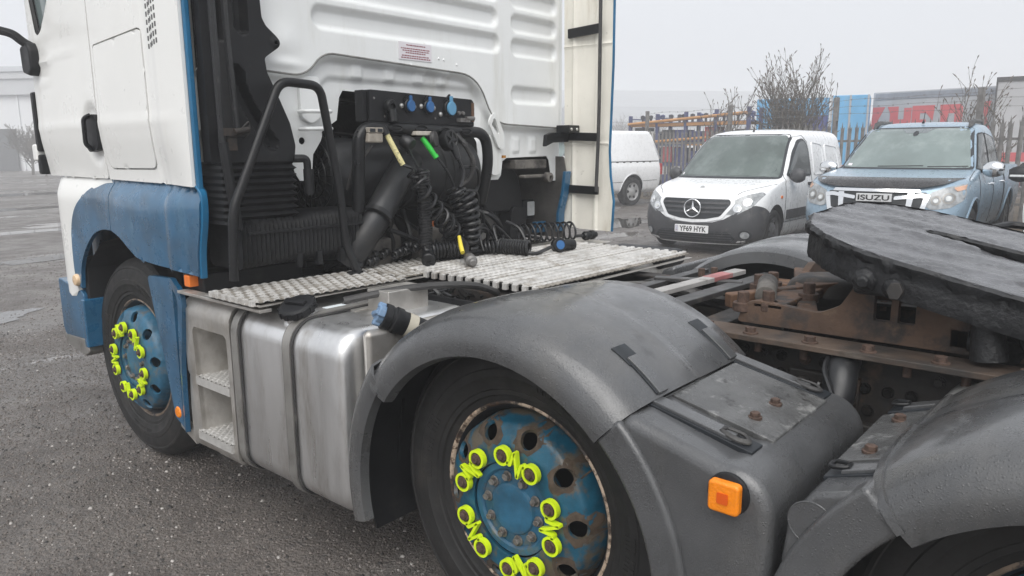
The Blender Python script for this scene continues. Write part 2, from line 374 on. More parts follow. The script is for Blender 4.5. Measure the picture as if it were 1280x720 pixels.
# shallow puddles lie in the yard as sheets of water
water = mat('puddle_water', (.06, .055, .05), .04, var=.1, rvar=0, spec=.7)
PUD = [((-.62, 4.25), .42, .20, .3), ((4.6, 19.5), 5.5, .55, .1), ((2.2, 12.6), 3.0, .35, .05), ((8.0, 27.5), 9, 1.0, .1), ((1.3, 8.3), 1.1, .22, .2), ((10.6, 4.6), 1.2, .5, .4)]
for k, ((cx, cy), a, c_, rz) in enumerate(PUD):
    n = 48; P_ = []
    for i in range(n):
        t = 2*pi*i/n; rr = 1+.22*sin(2*t+k)+.16*sin(3*t+2*k)+.10*sin(7*t+k)+.07*sin(13*t+3*k); x, y = a*rr*cos(t), c_*rr*sin(t); P_.append((cx+x*cos(rz)-y*sin(rz), cy+x*sin(rz)+y*cos(rz)))
    q = MB().add([(x, y, .004) for x, y in P_], [tuple(range(n))]).build('puddle', water, None); q['kind'] = 'structure'
# loose grit, one mass nobody could count
def grit(name, n, x0, x1, y0, y1, s0, s1, m_):
    r = np.random.default_rng(n); x = r.uniform(x0, x1, n); y = r.uniform(y0, y1, n); s_ = s0+(s1-s0)*r.random(n)**4; a = r.uniform(0, pi, n)
    V = np.zeros((n, 8, 3)); 
    for k in range(4):
        q = r.uniform(.6, 1.15, n)*s_; V[:, k, 0] = x+np.cos(a+k*pi/2)*q; V[:, k, 1] = y+np.sin(a+k*pi/2)*q; V[:, k+4, 0] = x+np.cos(a+k*pi/2)*q*.62; V[:, k+4, 1] = y+np.sin(a+k*pi/2)*q*.62; V[:, k+4, 2] = s_*r.uniform(.35, .8, n)
    T_ = np.array([(4, 5, 6, 7), (0, 1, 5, 4), (1, 2, 6, 5), (2, 3, 7, 6), (3, 0, 4, 7)]); F = (T_[None]+(np.arange(n)*8)[:, None, None]).reshape(-1, 4)
    me = bpy.data.meshes.new(name); me.vertices.add(n*8); me.vertices.foreach_set('co', V.ravel()); me.loops.add(F.size); me.loops.foreach_set('vertex_index', F.ravel().astype(np.int32)); me.polygons.add(len(F)); me.polygons.foreach_set('loop_start', np.arange(0, F.size, 4, dtype=np.int32)); me.update(calc_edges=True); me.validate()
    me.materials.append(m_); o = bpy.data.objects.new(name, me); COL.objects.link(o); o['kind'] = 'stuff'
gs = mat('grit_stone', (.115, .10, .09), .62, var=.55, vs=70, dirt=((.30, .28, .26), .60, .68, 55, V1), dirt2=((.035, .031, .028), .58, .66, 75, V1), rvar=.2)
grit('grit', 62000, -3.0, .2, -1.9, 3.4, .0026, .0105, gs); grit('grit', 9000, -1.5, 3.0, 3.4, 9, .004, .014, gs); grit('grit', 2000, 6, 15, -2, 8, .006, .025, gs)
grit('pale_chipping', 2600, -3.0, .2, -1.9, 3.6, .0035, .012, mat('pale_chipping_stone', (.33, .31, .29), .4, var=.3, vs=30)); grit('dark_chipping', 5000, -3.0, .2, -1.9, 3.6, .004, .012, mat('dark_chipping_stone', (.03, .027, .025), .6, var=.4, vs=30))
# ================================================================ the tractor unit
T = thing('tractor_unit', 'white and blue lorry tractor unit with fifth wheel, filling the foreground', 'lorry')
WF = lambda p, ax=(-1, 0, 0): frame(ax, p)
# ---------------------------------------------------------------- wheels
def wave(a): return sin(a)
def make_wheel(base, axis, nut0, paint, full=True):
    W = bpy.data.objects.new('wheel', None); COL.objects.link(W); W.parent = T; W.matrix_local = WF(base, axis)
    tp = [(.284, -.012), (.292, .002), (.305, .006), (.318, .012), (.322, .019), (.336, .020), (.340, .024), (.372, .031), (.376, .034), (.398, .034), (.402, .031),
          (.43, .030), (.452, .022), (.456, .024), (.466, .020), (.470, .014), (.484, .002), (.492, -.006), (.500, -.022), (.504, -.04)]
    for g in (-.085, -.13, -.175, -.22):
        tp += [(.505, g+.010), (.493, g+.006), (.493, g-.006), (.505, g-.010)]
    tp += [(.504, -.265), (.498, -.285), (.484, -.305), (.45, -.328), (.40, -.338), (.34, -.33), (.29, -.31)]
    ty = MB().lathe(tp, None, 96)
    for k in range(96):                               # shoulder sipes
        a = 2*pi*k/96; c, s_ = cos(a), sin(a)
        ty.add([(r*c-q*s_, r*s_+q*c, h) for r, h in ((.4855, .003), (.501, -.022), (.5055, -.055)) for q in (-.004, .004)], [(0, 1, 3, 2), (2, 3, 5, 4)])
    ty.build('tyre', rubber, W, ang=28)
    if full:                                          # raised panels on the sidewall
        for a0, span in ((150, 34), (-20, 26), (60, 20), (250, 30)):
            mb = MB(); n = 14
            for i in range(n):
                a = R(a0+span*i/n)
                if i in (4, 9): continue
                da = R(span/n*.62)
                q = [((.358)*cos(a), .358*sin(a), .0285), (.358*cos(a+da), .358*sin(a+da), .0285), (.392*cos(a+da), .392*sin(a+da), .0352), (.392*cos(a), .392*sin(a), .0352)]
                mb.add([(x, y, z-.004) for x, y, z in q]+[(x, y, z+.0016) for x, y, z in q], [(4, 5, 6, 7), (0, 1, 5, 4), (1, 2, 6, 5), (2, 3, 7, 6), (3, 0, 4, 7)])
            mb.build('sidewall_marking', rubber, W)
    MB().lathe([(.2985, -.016), (.3005, -.004), (.2995, .005), (.2945, .008), (.2895, .005), (.286, -.004)], None, 72).build('rim_flange', rimedge if full and paint is wheelblue else rimworn, W)
    MB().lathe([(.2865, -.003), (.276, -.016), (.2705, -.035), (.266, -.10), (.255, -.16), (.25, -.2), (.0, -.2)], None, 56).build('rim_barrel', rimblack, W)
    def hd(r): return np.interp(r, [.13, .140, .148, .190, .200, .212, .245, .257, .264, .27], [.058, .064, .066, .066, .063, .057, .044, .030, -.01, -.05])
    holes = [circ(.2275*cos(R(36*k+nut0+18)), .2275*sin(R(36*k+nut0+18)), .0265, 14) for k in range(10)]
    if full:
        V, F = cdt(circ(0, 0, .268, 64), holes+[circ(0, 0, .139, 40)], .011)
        mb = MB(); mb.add([(x, y, hd(math.hypot(x, y))) for x, y in V], [tuple(map(int, f)) for f in F])
        mb.build('wheel_disc', paint, W, ang=60, solid=.012, fixn=False)
        for k in range(10):                           # scorched, bare ring round every hand hole
            a = R(36*k+nut0+18); mb = MB(); n = 18; vs = []; fs = []
            for j, rr in enumerate((.0265, .036, .044)):
                for i in range(n):
                    t = 2*pi*i/n; q = rr*(1+(.16*sin(2*t+k)+.10*sin(5*t+2*k)+.06*sin(9*t+k))*(j > 0)); x, y = .2275*cos(a)+q*cos(t), .2275*sin(a)+q*sin(t)
                    vs.append((x, y, float(hd(math.hypot(x, y)))+(.0012 if j < 2 else .0004)))
            for j in range(2):
                for i in range(n): fs.append((j*n+i, j*n+(i+1) % n, (j+1)*n+(i+1) % n, (j+1)*n+i))
            if paint is wheelblue: mb.add(vs, fs).build('hand_hole_ring', wheelrust, W, fixn=False)
    else:
        MB().lathe([(.139, .058), (.148, .066), (.2, .066), (.222, .048), (.264, -.035)], None, 40).build('wheel_disc', paint, W)
    # hub with cover plate
    MB().lathe([(.139, -.02), (.139, .050), (.135, .056), (.118, .056), (.112, .050), (.112, .047), (.078, .049), (.074, .056), (.068, .058), (.045, .058), (.0, .056)], None, 48).build('hub', wheelblue2, W, ang=30)
    hexa = [(.0135*cos(pi*k/3), .0115*sin(pi*k/3)) for k in range(6)]
    src = None
    for k in range(10):
        a = R(36*k+nut0+9); mm = Matrix.Translation((.094*cos(a), .094*sin(a), .049)) @ Matrix.Rotation(k*.7, 4, 'Z')
        if src is None:
            src = MB().cyl((0, 0, 0), (0, 0, .004),   .0160, n=12).prism([(x*.9, y*.86) for x, y in hexa], .004, .017, Matrix()).build('hub_bolt', hubbolt, W, bevel=.0015, seg=1); src.matrix_local = mm
        else: inst(src, W, mm)
    hexb = [(.0185*cos(pi*k/3), .0185*sin(pi*k/3)) for k in range(6)]
    src = None
    for k in range(10):
        a = R(nut0-36*k); mm = Matrix.Translation((.1675*cos(a), .1675*sin(a), .066)) @ Matrix.Rotation(k*.9, 4, 'Z')
        if src is None:
            src = MB().cyl((0, 0, 0), (0, 0, .007), .024, .0225, n=18).prism(hexb, .006, .026, Matrix()).cyl((0, 0, .026), (0, 0, .034), .0115, .0105, n=12).build('wheel_nut', rustbolt, W, bevel=.002, seg=1); src.matrix_local = mm
        else: inst(src, W, mm)
    if full:
        for k in range(0, 10, 2):
            a, b = R(nut0-36*k), R(nut0-36*(k+1)); mb = MB()
            A, B = Vector((.1675*cos(a), .1675*sin(a))), Vector((.1675*cos(b), .1675*sin(b)))
            mid = (A+B)/2; d = (B-A).normalized(); nn = Vector((-d.y, d.x))
            if nn.dot(mid) < 0: nn = -nn
            rr = .0242
            def ring(C, t0):
                return [C+Vector((cos(t0+2*pi*i/20), sin(t0+2*pi*i/20)))*rr for i in range(20)]
            def ribbon(path, closed, th=.0038, z0=.073, z1=.090):
                n = len(path); o1 = []; o2 = []
                for i in range(n):
                    p0 = path[(i-1) % n] if closed or i > 0 else path[i]; p1 = path[(i+1) % n] if closed or i < n-1 else path[i]
                    t = (p1-p0).normalized(); q = Vector((-t.y, t.x))*th; o1.append(path[i]+q); o2.append(path[i]-q)
                secs = [[(*x, z0), (*x, z1), (*y, z1), (*y, z0)] for x, y in zip(o1, o2)]
                mb.loft(secs, True, not closed, closed)
            ribbon(ring(A, 0), True); ribbon(ring(B, 0), True)
            pth = [A+d*rr*.9-nn*rr*.3, A+d*.034-nn*.012, mid-d*.013+nn*.034, mid+d*.014-nn*.036, B-d*.034+nn*.010, B-d*rr*.9+nn*rr*.3]
            pth = [Vector(q) for q in rpoly([tuple(q) for q in pth], .005, 3)]
            ribbon(pth, False, .0042)
            mb.build('nut_indicator', yellow, W, ang=40)
    return W
WB = -2.457
make_wheel((-1.06, 0, .505), (-1, 0, 0), 133, wheelblue2)
make_wheel((-1.06, WB, .518), (-1, 0, 0), 165, wheelblue)
make_wheel((1.20, 0, .505), (1, 0, 0), 20, wheelblue2, False)
make_wheel((1.20, WB, .518), (1, 0, 0), 50, wheelblue, False)
for sx in (-1, 1):
    make_wheel((sx*1.05+.07, WB-1.35, .505), (sx, 0, 0), 10, wheelblue, False)
# ---------------------------------------------------------------- cab
XS = -1.15; XC = .06; ZB = 1.385
def plan(inset, zlev):
    o = [(XS+inset, -.80), (XS+inset, .78)]
    for k in range(1, 9):
        t = pi/2*k/8; o.append((XS+inset+.42*(1-cos(t)), .78+.46*sin(t)))
    o += [(2*XC-x, y) for x, y in o[::-1]]
    return [(x, y, zlev) for x, y in o]
cb = MB().loft([plan(.03, 1.82), plan(.02, 1.9), plan(.02, 2.3), plan(.05, 3.0), plan(.16, 3.25)], True, True)
cb.loft([[(x, max(y, -.05), z) for x, y, z in plan(.03, 1.40)], [(x, max(y, -.05), z) for x, y, z in plan(.02, 1.819)]], True, True)
cb.build('cab_body', white, T)
MB().box((XS+.03, -.80, 1.40), (-.80, -.06, 1.815)).build('cab_sill', white, T)
MB().box((.80, -.80, 1.47), (1.24, -.06, 1.815)).build('cab_sill', white, T)
def side(y, z):
    """depth of the near cab side in x"""
    b = -.022*(1-sstep(1.38, 1.635, z))*sstep(-.86, -.60, y)+.003*math.exp(-((z-1.645)/.02)**2)*sstep(-.86, -.60, y)
    return XS-b*1.2+.03*max(0, y-.45)**2*3
def door_h(y, z):
    x = side(y, z)
    for (ya, za, yb, zb, wd) in ((.68, 1.955, .16, 1.985, .02), (.70, 1.845, .50, 1.868, .018)):
        t = min(1, max(0, (y-ya)/(yb-ya))); zc = za+(zb-za)*t; d = z-zc
        if min(ya, yb)-.02 < y < max(ya, yb)+.02: x -= .007*(1-sstep(0, wd*1.6, d) if d > 0 else 1-sstep(0, .006, -d))*min(1, 1.4-t*1.2)
    x += .016*sstep(-.01, .03, .14-math.hypot((y-.085)*1.3, z-1.60))     # pocket behind the handle
    return x
win = rpoly([(.66, 2.10), (.60, 2.115), (.53, 2.17), (.455, 2.25), (.42, 2.40), (.38, 2.92), (.70, 2.92), (.735, 2.4)], .03)
door_poly = rpoly([(.012, ZB+.008), (.79, ZB+.012), (.80, 1.60), (.80, 3.0), (.012, 3.0)], .02)
D = sheet('cab_door', white, T, door_poly, lambda y, z: (door_h(y, z), y, z), [win], .02, solid=.014, ang=30, bevel=.004, flip=False, off=-1)
sheet('door_window', mat('dark_cab_glass', (.16, .20, .20), .06, var=.05, spec=.7), D, win, lambda y, z: (XS+.012, y, z), (), .2)
mb = MB(); n = len(win)
mb.tube([(XS-.002, y, z) for y, z in win], .012, 6, True).build('window_seal', black, D)
# handle: housing, grip bar
hp = rpoly([(.025, 1.525), (.115, 1.515), (.15, 1.545), (.155, 1.655), (.13, 1.685), (.03, 1.69), (.008, 1.665), (.008, 1.55)], .02)
V, F = cdt(hp, [], .02)
MB().add([(XS-.022, y, z) for y, z in V], [tuple(map(int, f)) for f in F]).build('handle_housing', black, D, solid=.03, bevel=.004, fixn=False, off=1)
MB().tube(rpath([(XS-.02, .075, 1.53), (XS-.05, .075, 1.55), (XS-.05, .072, 1.67), (XS-.02, .072, 1.685)], .02), .013, 8, flat=.7).build('door_handle', blackg, D)
# rear side panel with locker door, louvres
lock = rpoly([(-.035, 1.445), (-.51, 1.45), (-.52, 1.62), (-.515, 2.0), (-.49, 2.012), (-.03, 1.985), (-.03, 1.6)], [.05, .04, .05, .03, .03, .02, .05])
sp = [(.0, ZB+.006), (.0, 3.0), (-.86, 3.0), (-.86, ZB-.006), (-.5, ZB)]
slots = []
def panel_h(y, z):
    x = side(y, z)
    x += .006*(1-sstep(.002, .010, abs(y+.555)))                         # shallow pressed line
    x -= .007*sstep(-.60, -.64, y)
    return x
lockg = [tuple(q) for q in rpoly([(-.028, 1.438), (-.518, 1.442), (-.528, 1.62), (-.522, 2.006), (-.49, 2.02), (-.022, 1.992), (-.022, 1.6)], [.05, .04, .05, .03, .03, .02, .05])]
SP = sheet('cab_side_panel', white, T, sp, lambda y, z: (panel_h(y, z), y, z), [lockg], .02, solid=.014, ang=30, bevel=.003)
sheet('locker_door', white, SP, lock, lambda y, z: (side(y, z)-.002, y, z), (), .02, solid=.014, ang=30, bevel=.003)
mb = MB()
for c in range(5):
    for r in range(19):
        y = -.583-.021*c; z = 1.925+.031*r+.004*c
        xv = panel_h(y, z); mb.box((xv-.0155, y-.0065, z), (xv-.006, y+.0065, z+.021))
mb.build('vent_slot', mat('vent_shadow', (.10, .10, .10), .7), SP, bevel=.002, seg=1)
mb = MB().lathe([(.011, 0), (.011, .004), (.006, .005), (.0, .003)], frame((-1, 0, 0), (XS-.009, -.60, 1.655)), 14).build('panel_plug', alud, SP)
MB().box((XS-.009, -.884, ZB-.02), (XS+.014, -.861, 3.0)).build('panel_edge_trim', bluetrim, SP, bevel=.006)
# front corner deflector and slot
mb = MB()
for z0, z1 in ((1.52, 1.83), (1.40, 1.505)):
    mb.box((XS-.012, .815, z0), (XS+.12, .86, z1))
mb.build('corner_deflector', black, T, bevel=.01)
MB().box((XS-.02, .84, 1.47), (XS+.06, .90, 1.56)).build('deflector_clip', white, T, bevel=.012)
# mirror
MA = MB().tube(rpath([(XS-.01, .72, 2.045), (-1.20, .74, 2.07), (-1.235, .76, 2.11), (-1.40, .88, 2.16)], .03), .026, 8, flat=.7).build('mirror_arm', black, T)
MB().prism(rpoly([(.655, 1.93), (.70, 1.90), (.79, 1.92), (.80, 2.05), (.70, 2.07), (.66, 2.03)], .02), -.03, .055, frame((-1, 0, 0), (XS, 0, 0)) @ Matrix.Scale(-1, 4, (1, 0, 0))).build('mirror_mount', black, MA, bevel=.015)
MH = MB().prism(rrect(-1.52, 2.165, -1.262, 2.75, .05), -.95, -.80, frame((0, -1, 0))).build('mirror_housing', black, T, bevel=.03, seg=3)
MB().prism(rrect(-1.50, 2.185, -1.282, 2.73, .035), -.797, -.790, frame((0, -1, 0))).build('mirror_glass', chrome, MH, bevel=.003)
# ---------------------------------------------------------------- lower wings
def wing_h(y, z):
    x = XS+.012
    r = math.hypot(y, z-.505)
    x -= .030*sstep(1.385, 1.25, z)*sstep(-.5, -.1, -abs(y+.35)) *.6
    x += .035*sstep(1.30, 1.385, z)
    x -= .012*sstep(-.60, -.64, y)                                      # rear flange stands proud
    return x
bluepoly = [(.50, .835), (.52, .93), (.50, 1.12), (.42, 1.24), (.26, 1.32), (.10, 1.375), (0, 1.385), (-.02, 1.385), (-.34, 1.383), (-.85, 1.375), (-.905, 1.34), (-.90, 1.25), (-.855, 1.12), (-.845, 1.02), (-.6, 1.03), (-.33, 1.045), (-.24, 1.075), (-.13, 1.125), (.0, 1.15), (.10, 1.148), (.22, 1.115), (.34, 1.03), (.42, .93), (.445, .82)]
# front quarter and rear quarter are two panels that meet at y = -.02
arch_f = smooth2([(-.015, 1.152), (.10, 1.148), (.22, 1.115), (.34, 1.03), (.42, .93), (.445, .82)]); top_f = smooth2([(.50, .835), (.52, .93), (.50, 1.12), (.42, 1.24), (.26, 1.32), (.10, 1.372), (-.015, 1.385)])
fq = top_f+arch_f
rq = [(-.022, 1.385), (-.34, 1.383)]+smooth2([(-.85, 1.375), (-.895, 1.34), (-.89, 1.25), (-.855, 1.12), (-.845, 1.02)])+smooth2([(-.6, 1.03), (-.33, 1.045), (-.24, 1.075), (-.13, 1.125), (-.022, 1.152)])
sheet('front_wing', blue, T, fq, lambda y, z: (wing_h(y, z), y, z), (), .02, solid=.02, ang=40, bevel=.006)
WR = sheet('rear_wing', blue, T, rq, lambda y, z: (wing_h(y, z), y, z), (), .02, solid=.02, ang=40, bevel=.006)
mb = MB()
for y, z in ((-.08, 1.355), (-.30, 1.36), (-.56, 1.36), (-.70, 1.20), (-.30, 1.22)): mb.lathe([(.008, 0), (.006, .004), (0, .005)], frame((-1, 0, 0), (wing_h(y, z), y, z)), 8)
mb.build('wing_rivet', navy, WR)
mb = MB(); pth = smooth2([(-.862, 1.385), (-.900, 1.345), (-.896, 1.25), (-.860, 1.12), (-.850, 1.01)], 4)
mb.loft([[(XS-.012, y+.014, z), (XS-.012, y-.004, z), (XS+.016, y-.004, z), (XS+.016, y+.014, z)] for y, z in pth], True, True).build('wing_edge_trim', bluetrim, WR, bevel=.004)
wc = smooth2([(.50, .80), (.505, .93), (.485, 1.11), (.41, 1.225), (.25, 1.305), (.10, 1.36), (.0, 1.37)])+[(.02, 1.385), (.70, 1.385)]+smooth2([(.72, 1.35), (.79, 1.22), (.80, 1.10), (.79, 1.0), (.78, .83)])+[(.60, .76)]
sheet('corner_panel', white, T, wc, lambda y, z: (XS+.014+.10*sstep(.60, .95, y)+.03*sstep(1.30, 1.385, z), y, z), (), .04, solid=.02, ang=35, bevel=.006)
mb = MB(); pth = [(.74, 1.385), (.80, 1.24), (.815, 1.10), (.81, .9), (.81, .60)]
mb.loft([[(XS+.06, y, z), (XS+.06, y+.03, z), (XS+.20, y+.06, z), (XS+.20, y, z)] for y, z in pth], True, True).build('bumper_edge', blue, T, bevel=.006)
# front step
MB().prism(rpoly([(.80, .84), (.48, .80), (.46, .78), (.46, .60), (.50, .535), (.77, .52), (.80, .56)], .02), -.02, .10, frame((-1, 0, 0), (XS+.1, 0, 0)) @ Matrix.Scale(-1, 4, (1, 0, 0))).build('step_panel', blue, T, bevel=.01)
MB().box((XS-.015, .43, .50), (XS+.10, .47, .76)).build('step_return', blue, T, bevel=.008)
MB().prism(rpoly([(.80, .53), (.50, .535), (.46, .47), (.52, .44), (.78, .47)], .02), 0, .10, frame((-1, 0, 0), (XS+.1, 0, 0)) @ Matrix.Scale(-1, 4, (1, 0, 0))).build('step_tread', strapm, T, bevel=.008)
MB().box((XS+.02, .44, .50), (XS+.6, .485, .98)).build('splash_panel', black, T, bevel=.01)
MB().box((XS+.22, .70, .46), (1.05, 1.25, 1.385)).build('front_bumper', blue, T, bevel=.03)
MB().lathe([(.032, 0), (.032, .018), (.026, .026), (0, .03)], frame((-1, 0, 0), (XS+.0, .485, .86)), 18).build('side_lamp', mat('pale_amber', (.62, .45, .28), .3), T)
# wheel arch liner
mb = MB(); sec = []
for k in range(19):
    a = R(-8+k*(196/18)); rr = .60+(.012 if k % 2 else 0)
    sec.append([(XS+.03, rr*cos(a), .505+rr*sin(a)), (-.62, rr*cos(a), .505+rr*sin(a))])
mb.loft(sec, False).build('arch_liner', black, T, fixn=False)
# blue panel behind the front wheel
pb = rpoly([(-.36, .975), (-.60, .985), (-.685, .96), (-.71, .90), (-.655, .60), (-.635, .30), (-.515, .345), (-.455, .62), (-.40, .82)], [.03, .02, .04, .03, .02, .01, .02, .03, .03])
sheet('rear_splash_panel', blue, T, pb, lambda y, z: (XS+.005-.018*sstep(-.58, -.66, y), y, z), [rpoly([(-.60, .945), (-.655, .93), (-.668, .89), (-.60, .34), (-.59, .34)], .02)], .03, solid=.02, ang=40, bevel=.006)
MB().box((XS+.03, -.66, .30), (XS+.5, -.635, .98)).build('inner_panel', black, T, bevel=.01)
mb = MB()
for k in range(6): mb.lathe([(.014, 0), (.011, .008), (0, .009)], frame((0, -1, 0), (XS+.14+.02*(k % 2), -.661, .38+.1*k)), 10)
mb.build('panel_fixing', greysteel, T)
MB().lathe([(.030, 0), (.030, .012), (.022, .02), (0, .022)], frame((-1, 0, 0), (XS+.0, -.545, .375)), 18).build('round_reflector', amber, T)
MB().box((XS-.02, -.76, .965), (XS+.03, -.715, 1.015)).build('side_marker', orange, T, bevel=.006)
MB().box((XS+.02, -.80, .94), (XS+.5, -.62, 1.02)).build('wing_bracket', black, T, bevel=.01)
MB().prism([(-.515, .36), (-.64, .31), (-.66, .25), (-.53, .30)], 0, .02, frame((-1, 0, 0), (XS+.02, 0, 0)) @ Matrix.Scale(-1, 4, (1, 0, 0))).build('mud_flap', alud, T)
# ---------------------------------------------------------------- cab rear wall
YW = -.88
_sm = rpoly([(-1.3, 1.84), (-.63, 1.832), (-.54, 1.938), (.46, 1.905), (.585, 1.655), (1.35, 1.635)], [0, .07, .09, .16, .12, 0], 7)
seamx = [p[0] for p in _sm]; seamz = [p[1] for p in _sm]
ribs = [(-.585, 2.045, .645, 2.14, .045), (-.585, 2.18, .63, 2.275, .045), (-.585, 2.315, .63, 2.41, .045), (-.585, 2.45, .63, 2.545, .045)]
ribs += [(.745, z, 1.165, z+.092, .04) for z in (1.78, 2.042, 2.172, 2.302, 2.432)]
boss = [(-.56, 1.60, -.37, 1.80, .03), (.40, 1.40, .54, 1.78, .04)]
SEG = np.array([[a, b] for a, b in zip(seamx, seamz)])
def seam_d(x, z):
    A, Bv = SEG[:-1], SEG[1:]; ab = Bv-A; t = np.clip(((x-A[:, 0])*ab[:, 0]+(z-A[:, 1])*ab[:, 1])/(ab**2).sum(1), 0, 1)
    d = float(np.sqrt((A[:, 0]+t*ab[:, 0]-x)**2+(A[:, 1]+t*ab[:, 1]-z)**2).min()); return d if np.interp(x, seamx, seamz) > z else -d
def wall_h(x, z):
    y = 0.0
    d = seam_d(x, z)
    y += .040*sstep(.0, .028, d)
    if d < 0:
        for q in ribs:
            s_ = sdrr(x, z, *q); 
            if s_ < .03: y += .026*(1-sstep(-.016, .004, s_))
        y -= .012*math.exp(-((x+.74)**2+(z-1.97)**2)/.004)              # bulge by the duct's lug
        y -= .012*math.exp(-((x+.74)/.09)**2-((z-1.88)/.02)**2)
        y += .02*sstep(1.19, 1.235, x)
    else:
        s_ = sdrr(x, z, -.395-.14, 1.55, .36+.15, 1.84, .07)
        y += .016*(1-sstep(-.012, .012, s_))
        for cx in (-.33, -.13, .06, .22):
            y -= .010*(1-sstep(-.006, .006, sdrr(x, z, cx-.032, 1.845, cx+.032, 1.905, .01)))
        for cx in (.82, .98):
            y -= .010*(1-sstep(-.006, .006, sdrr(x, z, cx-.03, 1.50, cx+.03, 1.585, .01)))
    return y
wp = [(-1.12, 2.62), (-1.12, 1.6), (-.80, 1.55), (-.755, 1.50), (-.70, 1.46), (-.69, 1.42), (-.665, 1.385), (-.615, 1.385), (-.60, 1.42), (-.59, 1.50), (-.545, 1.56), (-.53, 1.60), (-.44, 1.655), (-.42, 1.76), (-.40, 1.79),
      (.34, 1.775), (.40, 1.755), (.43, 1.67), (.48, 1.62), (.50, 1.46), (.535, 1.37), (.56, 1.345), (.665, 1.345), (.69, 1.37), (.705, 1.45), (.74, 1.467), (1.12, 1.475), (1.145, 1.45), (1.17, 1.34), (1.19, 1.32), (1.25, 1.32), (1.25, 2.62)]
WALL = sheet('cab_rear_wall', whitein, T, wp, lambda x, z: (x, YW+wall_h(x, z), z), [circ(-.645, 1.56, .016, 10), circ(.60, 1.57, .012, 10)], .0105, solid=.004, ang=60)
MB().box((-1.12, YW, 2.62), (1.25, YW+.03, 3.2)).build('upper_rear_wall', whitein, T)
# bracket loops and plates in the recess
for z in (1.685, 1.61):
    MB().tube(rpath([(-.665, YW+.02, z), (-.665, YW-.035, z), (-.53, YW-.035, z+.004), (-.53, YW+.02, z)], .02), .009, 8).build('bracket_loop', whitein, WALL)
MB().prism(rpoly([(-.655, 1.90-.06), (-.55, 1.84), (-.55, 1.66), (-.60, 1.63), (-.655, 1.66)], .02), -.02, .012, frame((0, -1, 0), (0, YW+.03, 0))).build('bracket_plate', whitein, WALL, bevel=.006)
V, F = cdt(rpoly([(.535, 1.66), (.56, 1.71), (.60, 1.72), (.665, 1.60), (.66, 1.52), (.62, 1.52)], .02), [rpoly([(.557, 1.655), (.578, 1.69), (.592, 1.685), (.625, 1.61), (.61, 1.60)], .008)], .02)
MB().add([(x, YW-.012, z) for x, z in V], [tuple(map(int, f)) for f in F]).build('slotted_bracket', whitein, WALL, solid=.014, bevel=.003, fixn=False)
MB().prism(rpoly([(.565, 1.60), (.665, 1.60), (.668, 1.40), (.64, 1.37), (.585, 1.37), (.565, 1.40)], .02), 0, .012, frame((0, -1, 0), (0, YW+.022, 0))).build('bracket_tongue', whitein, WALL, bevel=.005)
MB().box((.668, YW-.0, 1.468), (.69, YW+.02, 1.483)).build('rust_spot', mat('orange_rust', (.45, .2, .03), .7), WALL)
# notice
MBs = MB().box((-.098, YW-.0032, 1.952), (.118, YW-.0005, 2.035)).build('notice_sticker', sticker, WALL)
mb = MB()
for z, a, b in ((2.022, -.05, .075), (2.006, -.085, .105), (1.996, -.075, .10), (1.986, -.055, .075), (1.972, -.08, .10), (1.962, -.085, .108)):
    x = a
    while x < b:
        L = random.uniform(.006, .017); mb.box((x, YW-.0040, z-.0028), (min(x+L, b), YW-.0034, z+.0024)); x += L+.0035
mb.build('notice_text', ink, MBs)
mb = MB()
for x, z in ((.17, 1.975), (.205, 1.972), (-.02, 1.93), (.30, 1.955)): mb.lathe([(.007, 0), (.005, .004), (0, .005)], frame((0, -1, 0), (x, YW, z)), 8)
mb.build('wall_fixing', whitein, WALL)
# ---------------------------------------------------------------- far side fairing (its inner face)
def fair(y, z):
    x = 1.27-.02*sstep(-1.2, -.9, y)
    x -= .012*(1-sstep(.006, .014, abs(y+.955)))+.014*(1-sstep(.006, .016, abs(y+1.115)))
    x -= .006*(1-sstep(.003, .008, abs(z-1.545)))+.006*(1-sstep(.003, .008, abs(z-2.13)))
    return x
FA = sheet('far_side_fairing', cream, T, [(-.89, 1.05), (-1.0, 1.02), (-1.225, 1.015), (-1.235, 1.2), (-1.21, 1.35), (-1.20, 1.5), (-1.215, 2.0), (-1.215, 3.0), (-.87, 3.0)], lambda y, z: (fair(y, z), y, z), (), .011, solid=.012, ang=40, off=1)
SQ = [(x, z+.006) for x, z in zip(seamx, seamz) if -.9 < x < 1.2]; SQ = [(-.87, 1.846)]+SQ+[(1.2, 1.646)]
mb = None
MB().tube([(x, YW-.001, z) for x, z in SQ], .0045, 6).build('sealant_line', mat('grey_sealant', (.20, .20, .19), .7, var=.3, vs=20), WALL)
mb = MB(); pth = [(-1.232, 1.015), (-1.242, 1.2), (-1.217, 1.35), (-1.207, 1.5), (-1.222, 2.0), (-1.222, 3.0)]
mb.loft([[(1.272, y-.002, z), (1.272, y+.006, z), (1.286, y+.006, z), (1.286, y-.002, z)] for y, z in pth], True, True).build('fairing_trim', bluetrim, FA)
MB().tube(rpath([(1.215, -1.165, 3.0), (1.215, -1.165, 1.75), (1.215, -1.16, 1.5), (1.21, -1.155, 1.26)], .1), .011, 8).build('fairing_stay', strap, FA)
for (ya, za, yb, zb, h, nm) in ((-.92, 2.205, -1.16, 2.215, .055, 'stay_bracket'), (-.93, 1.595, -1.16, 1.585, .05, 'stay_bracket'), (-.93, 1.27, -1.16, 1.265, .05, 'stay_bracket')):
    MB().bar((1.235, ya, za), (1.225, yb, zb), h, .02, (1, 0, 0)).build(nm, blackg, FA, bevel=.004)
MB().prism(rpoly([(.995, 1.60), (1.05, 1.615), (1.22, 1.615), (1.22, 1.56), (1.06, 1.555), (.985, 1.53)], .01), 0, .025, frame((0, -1, 0), (0, -.915, 0))).build('hinge_arm', blackg, T, bevel=.004)
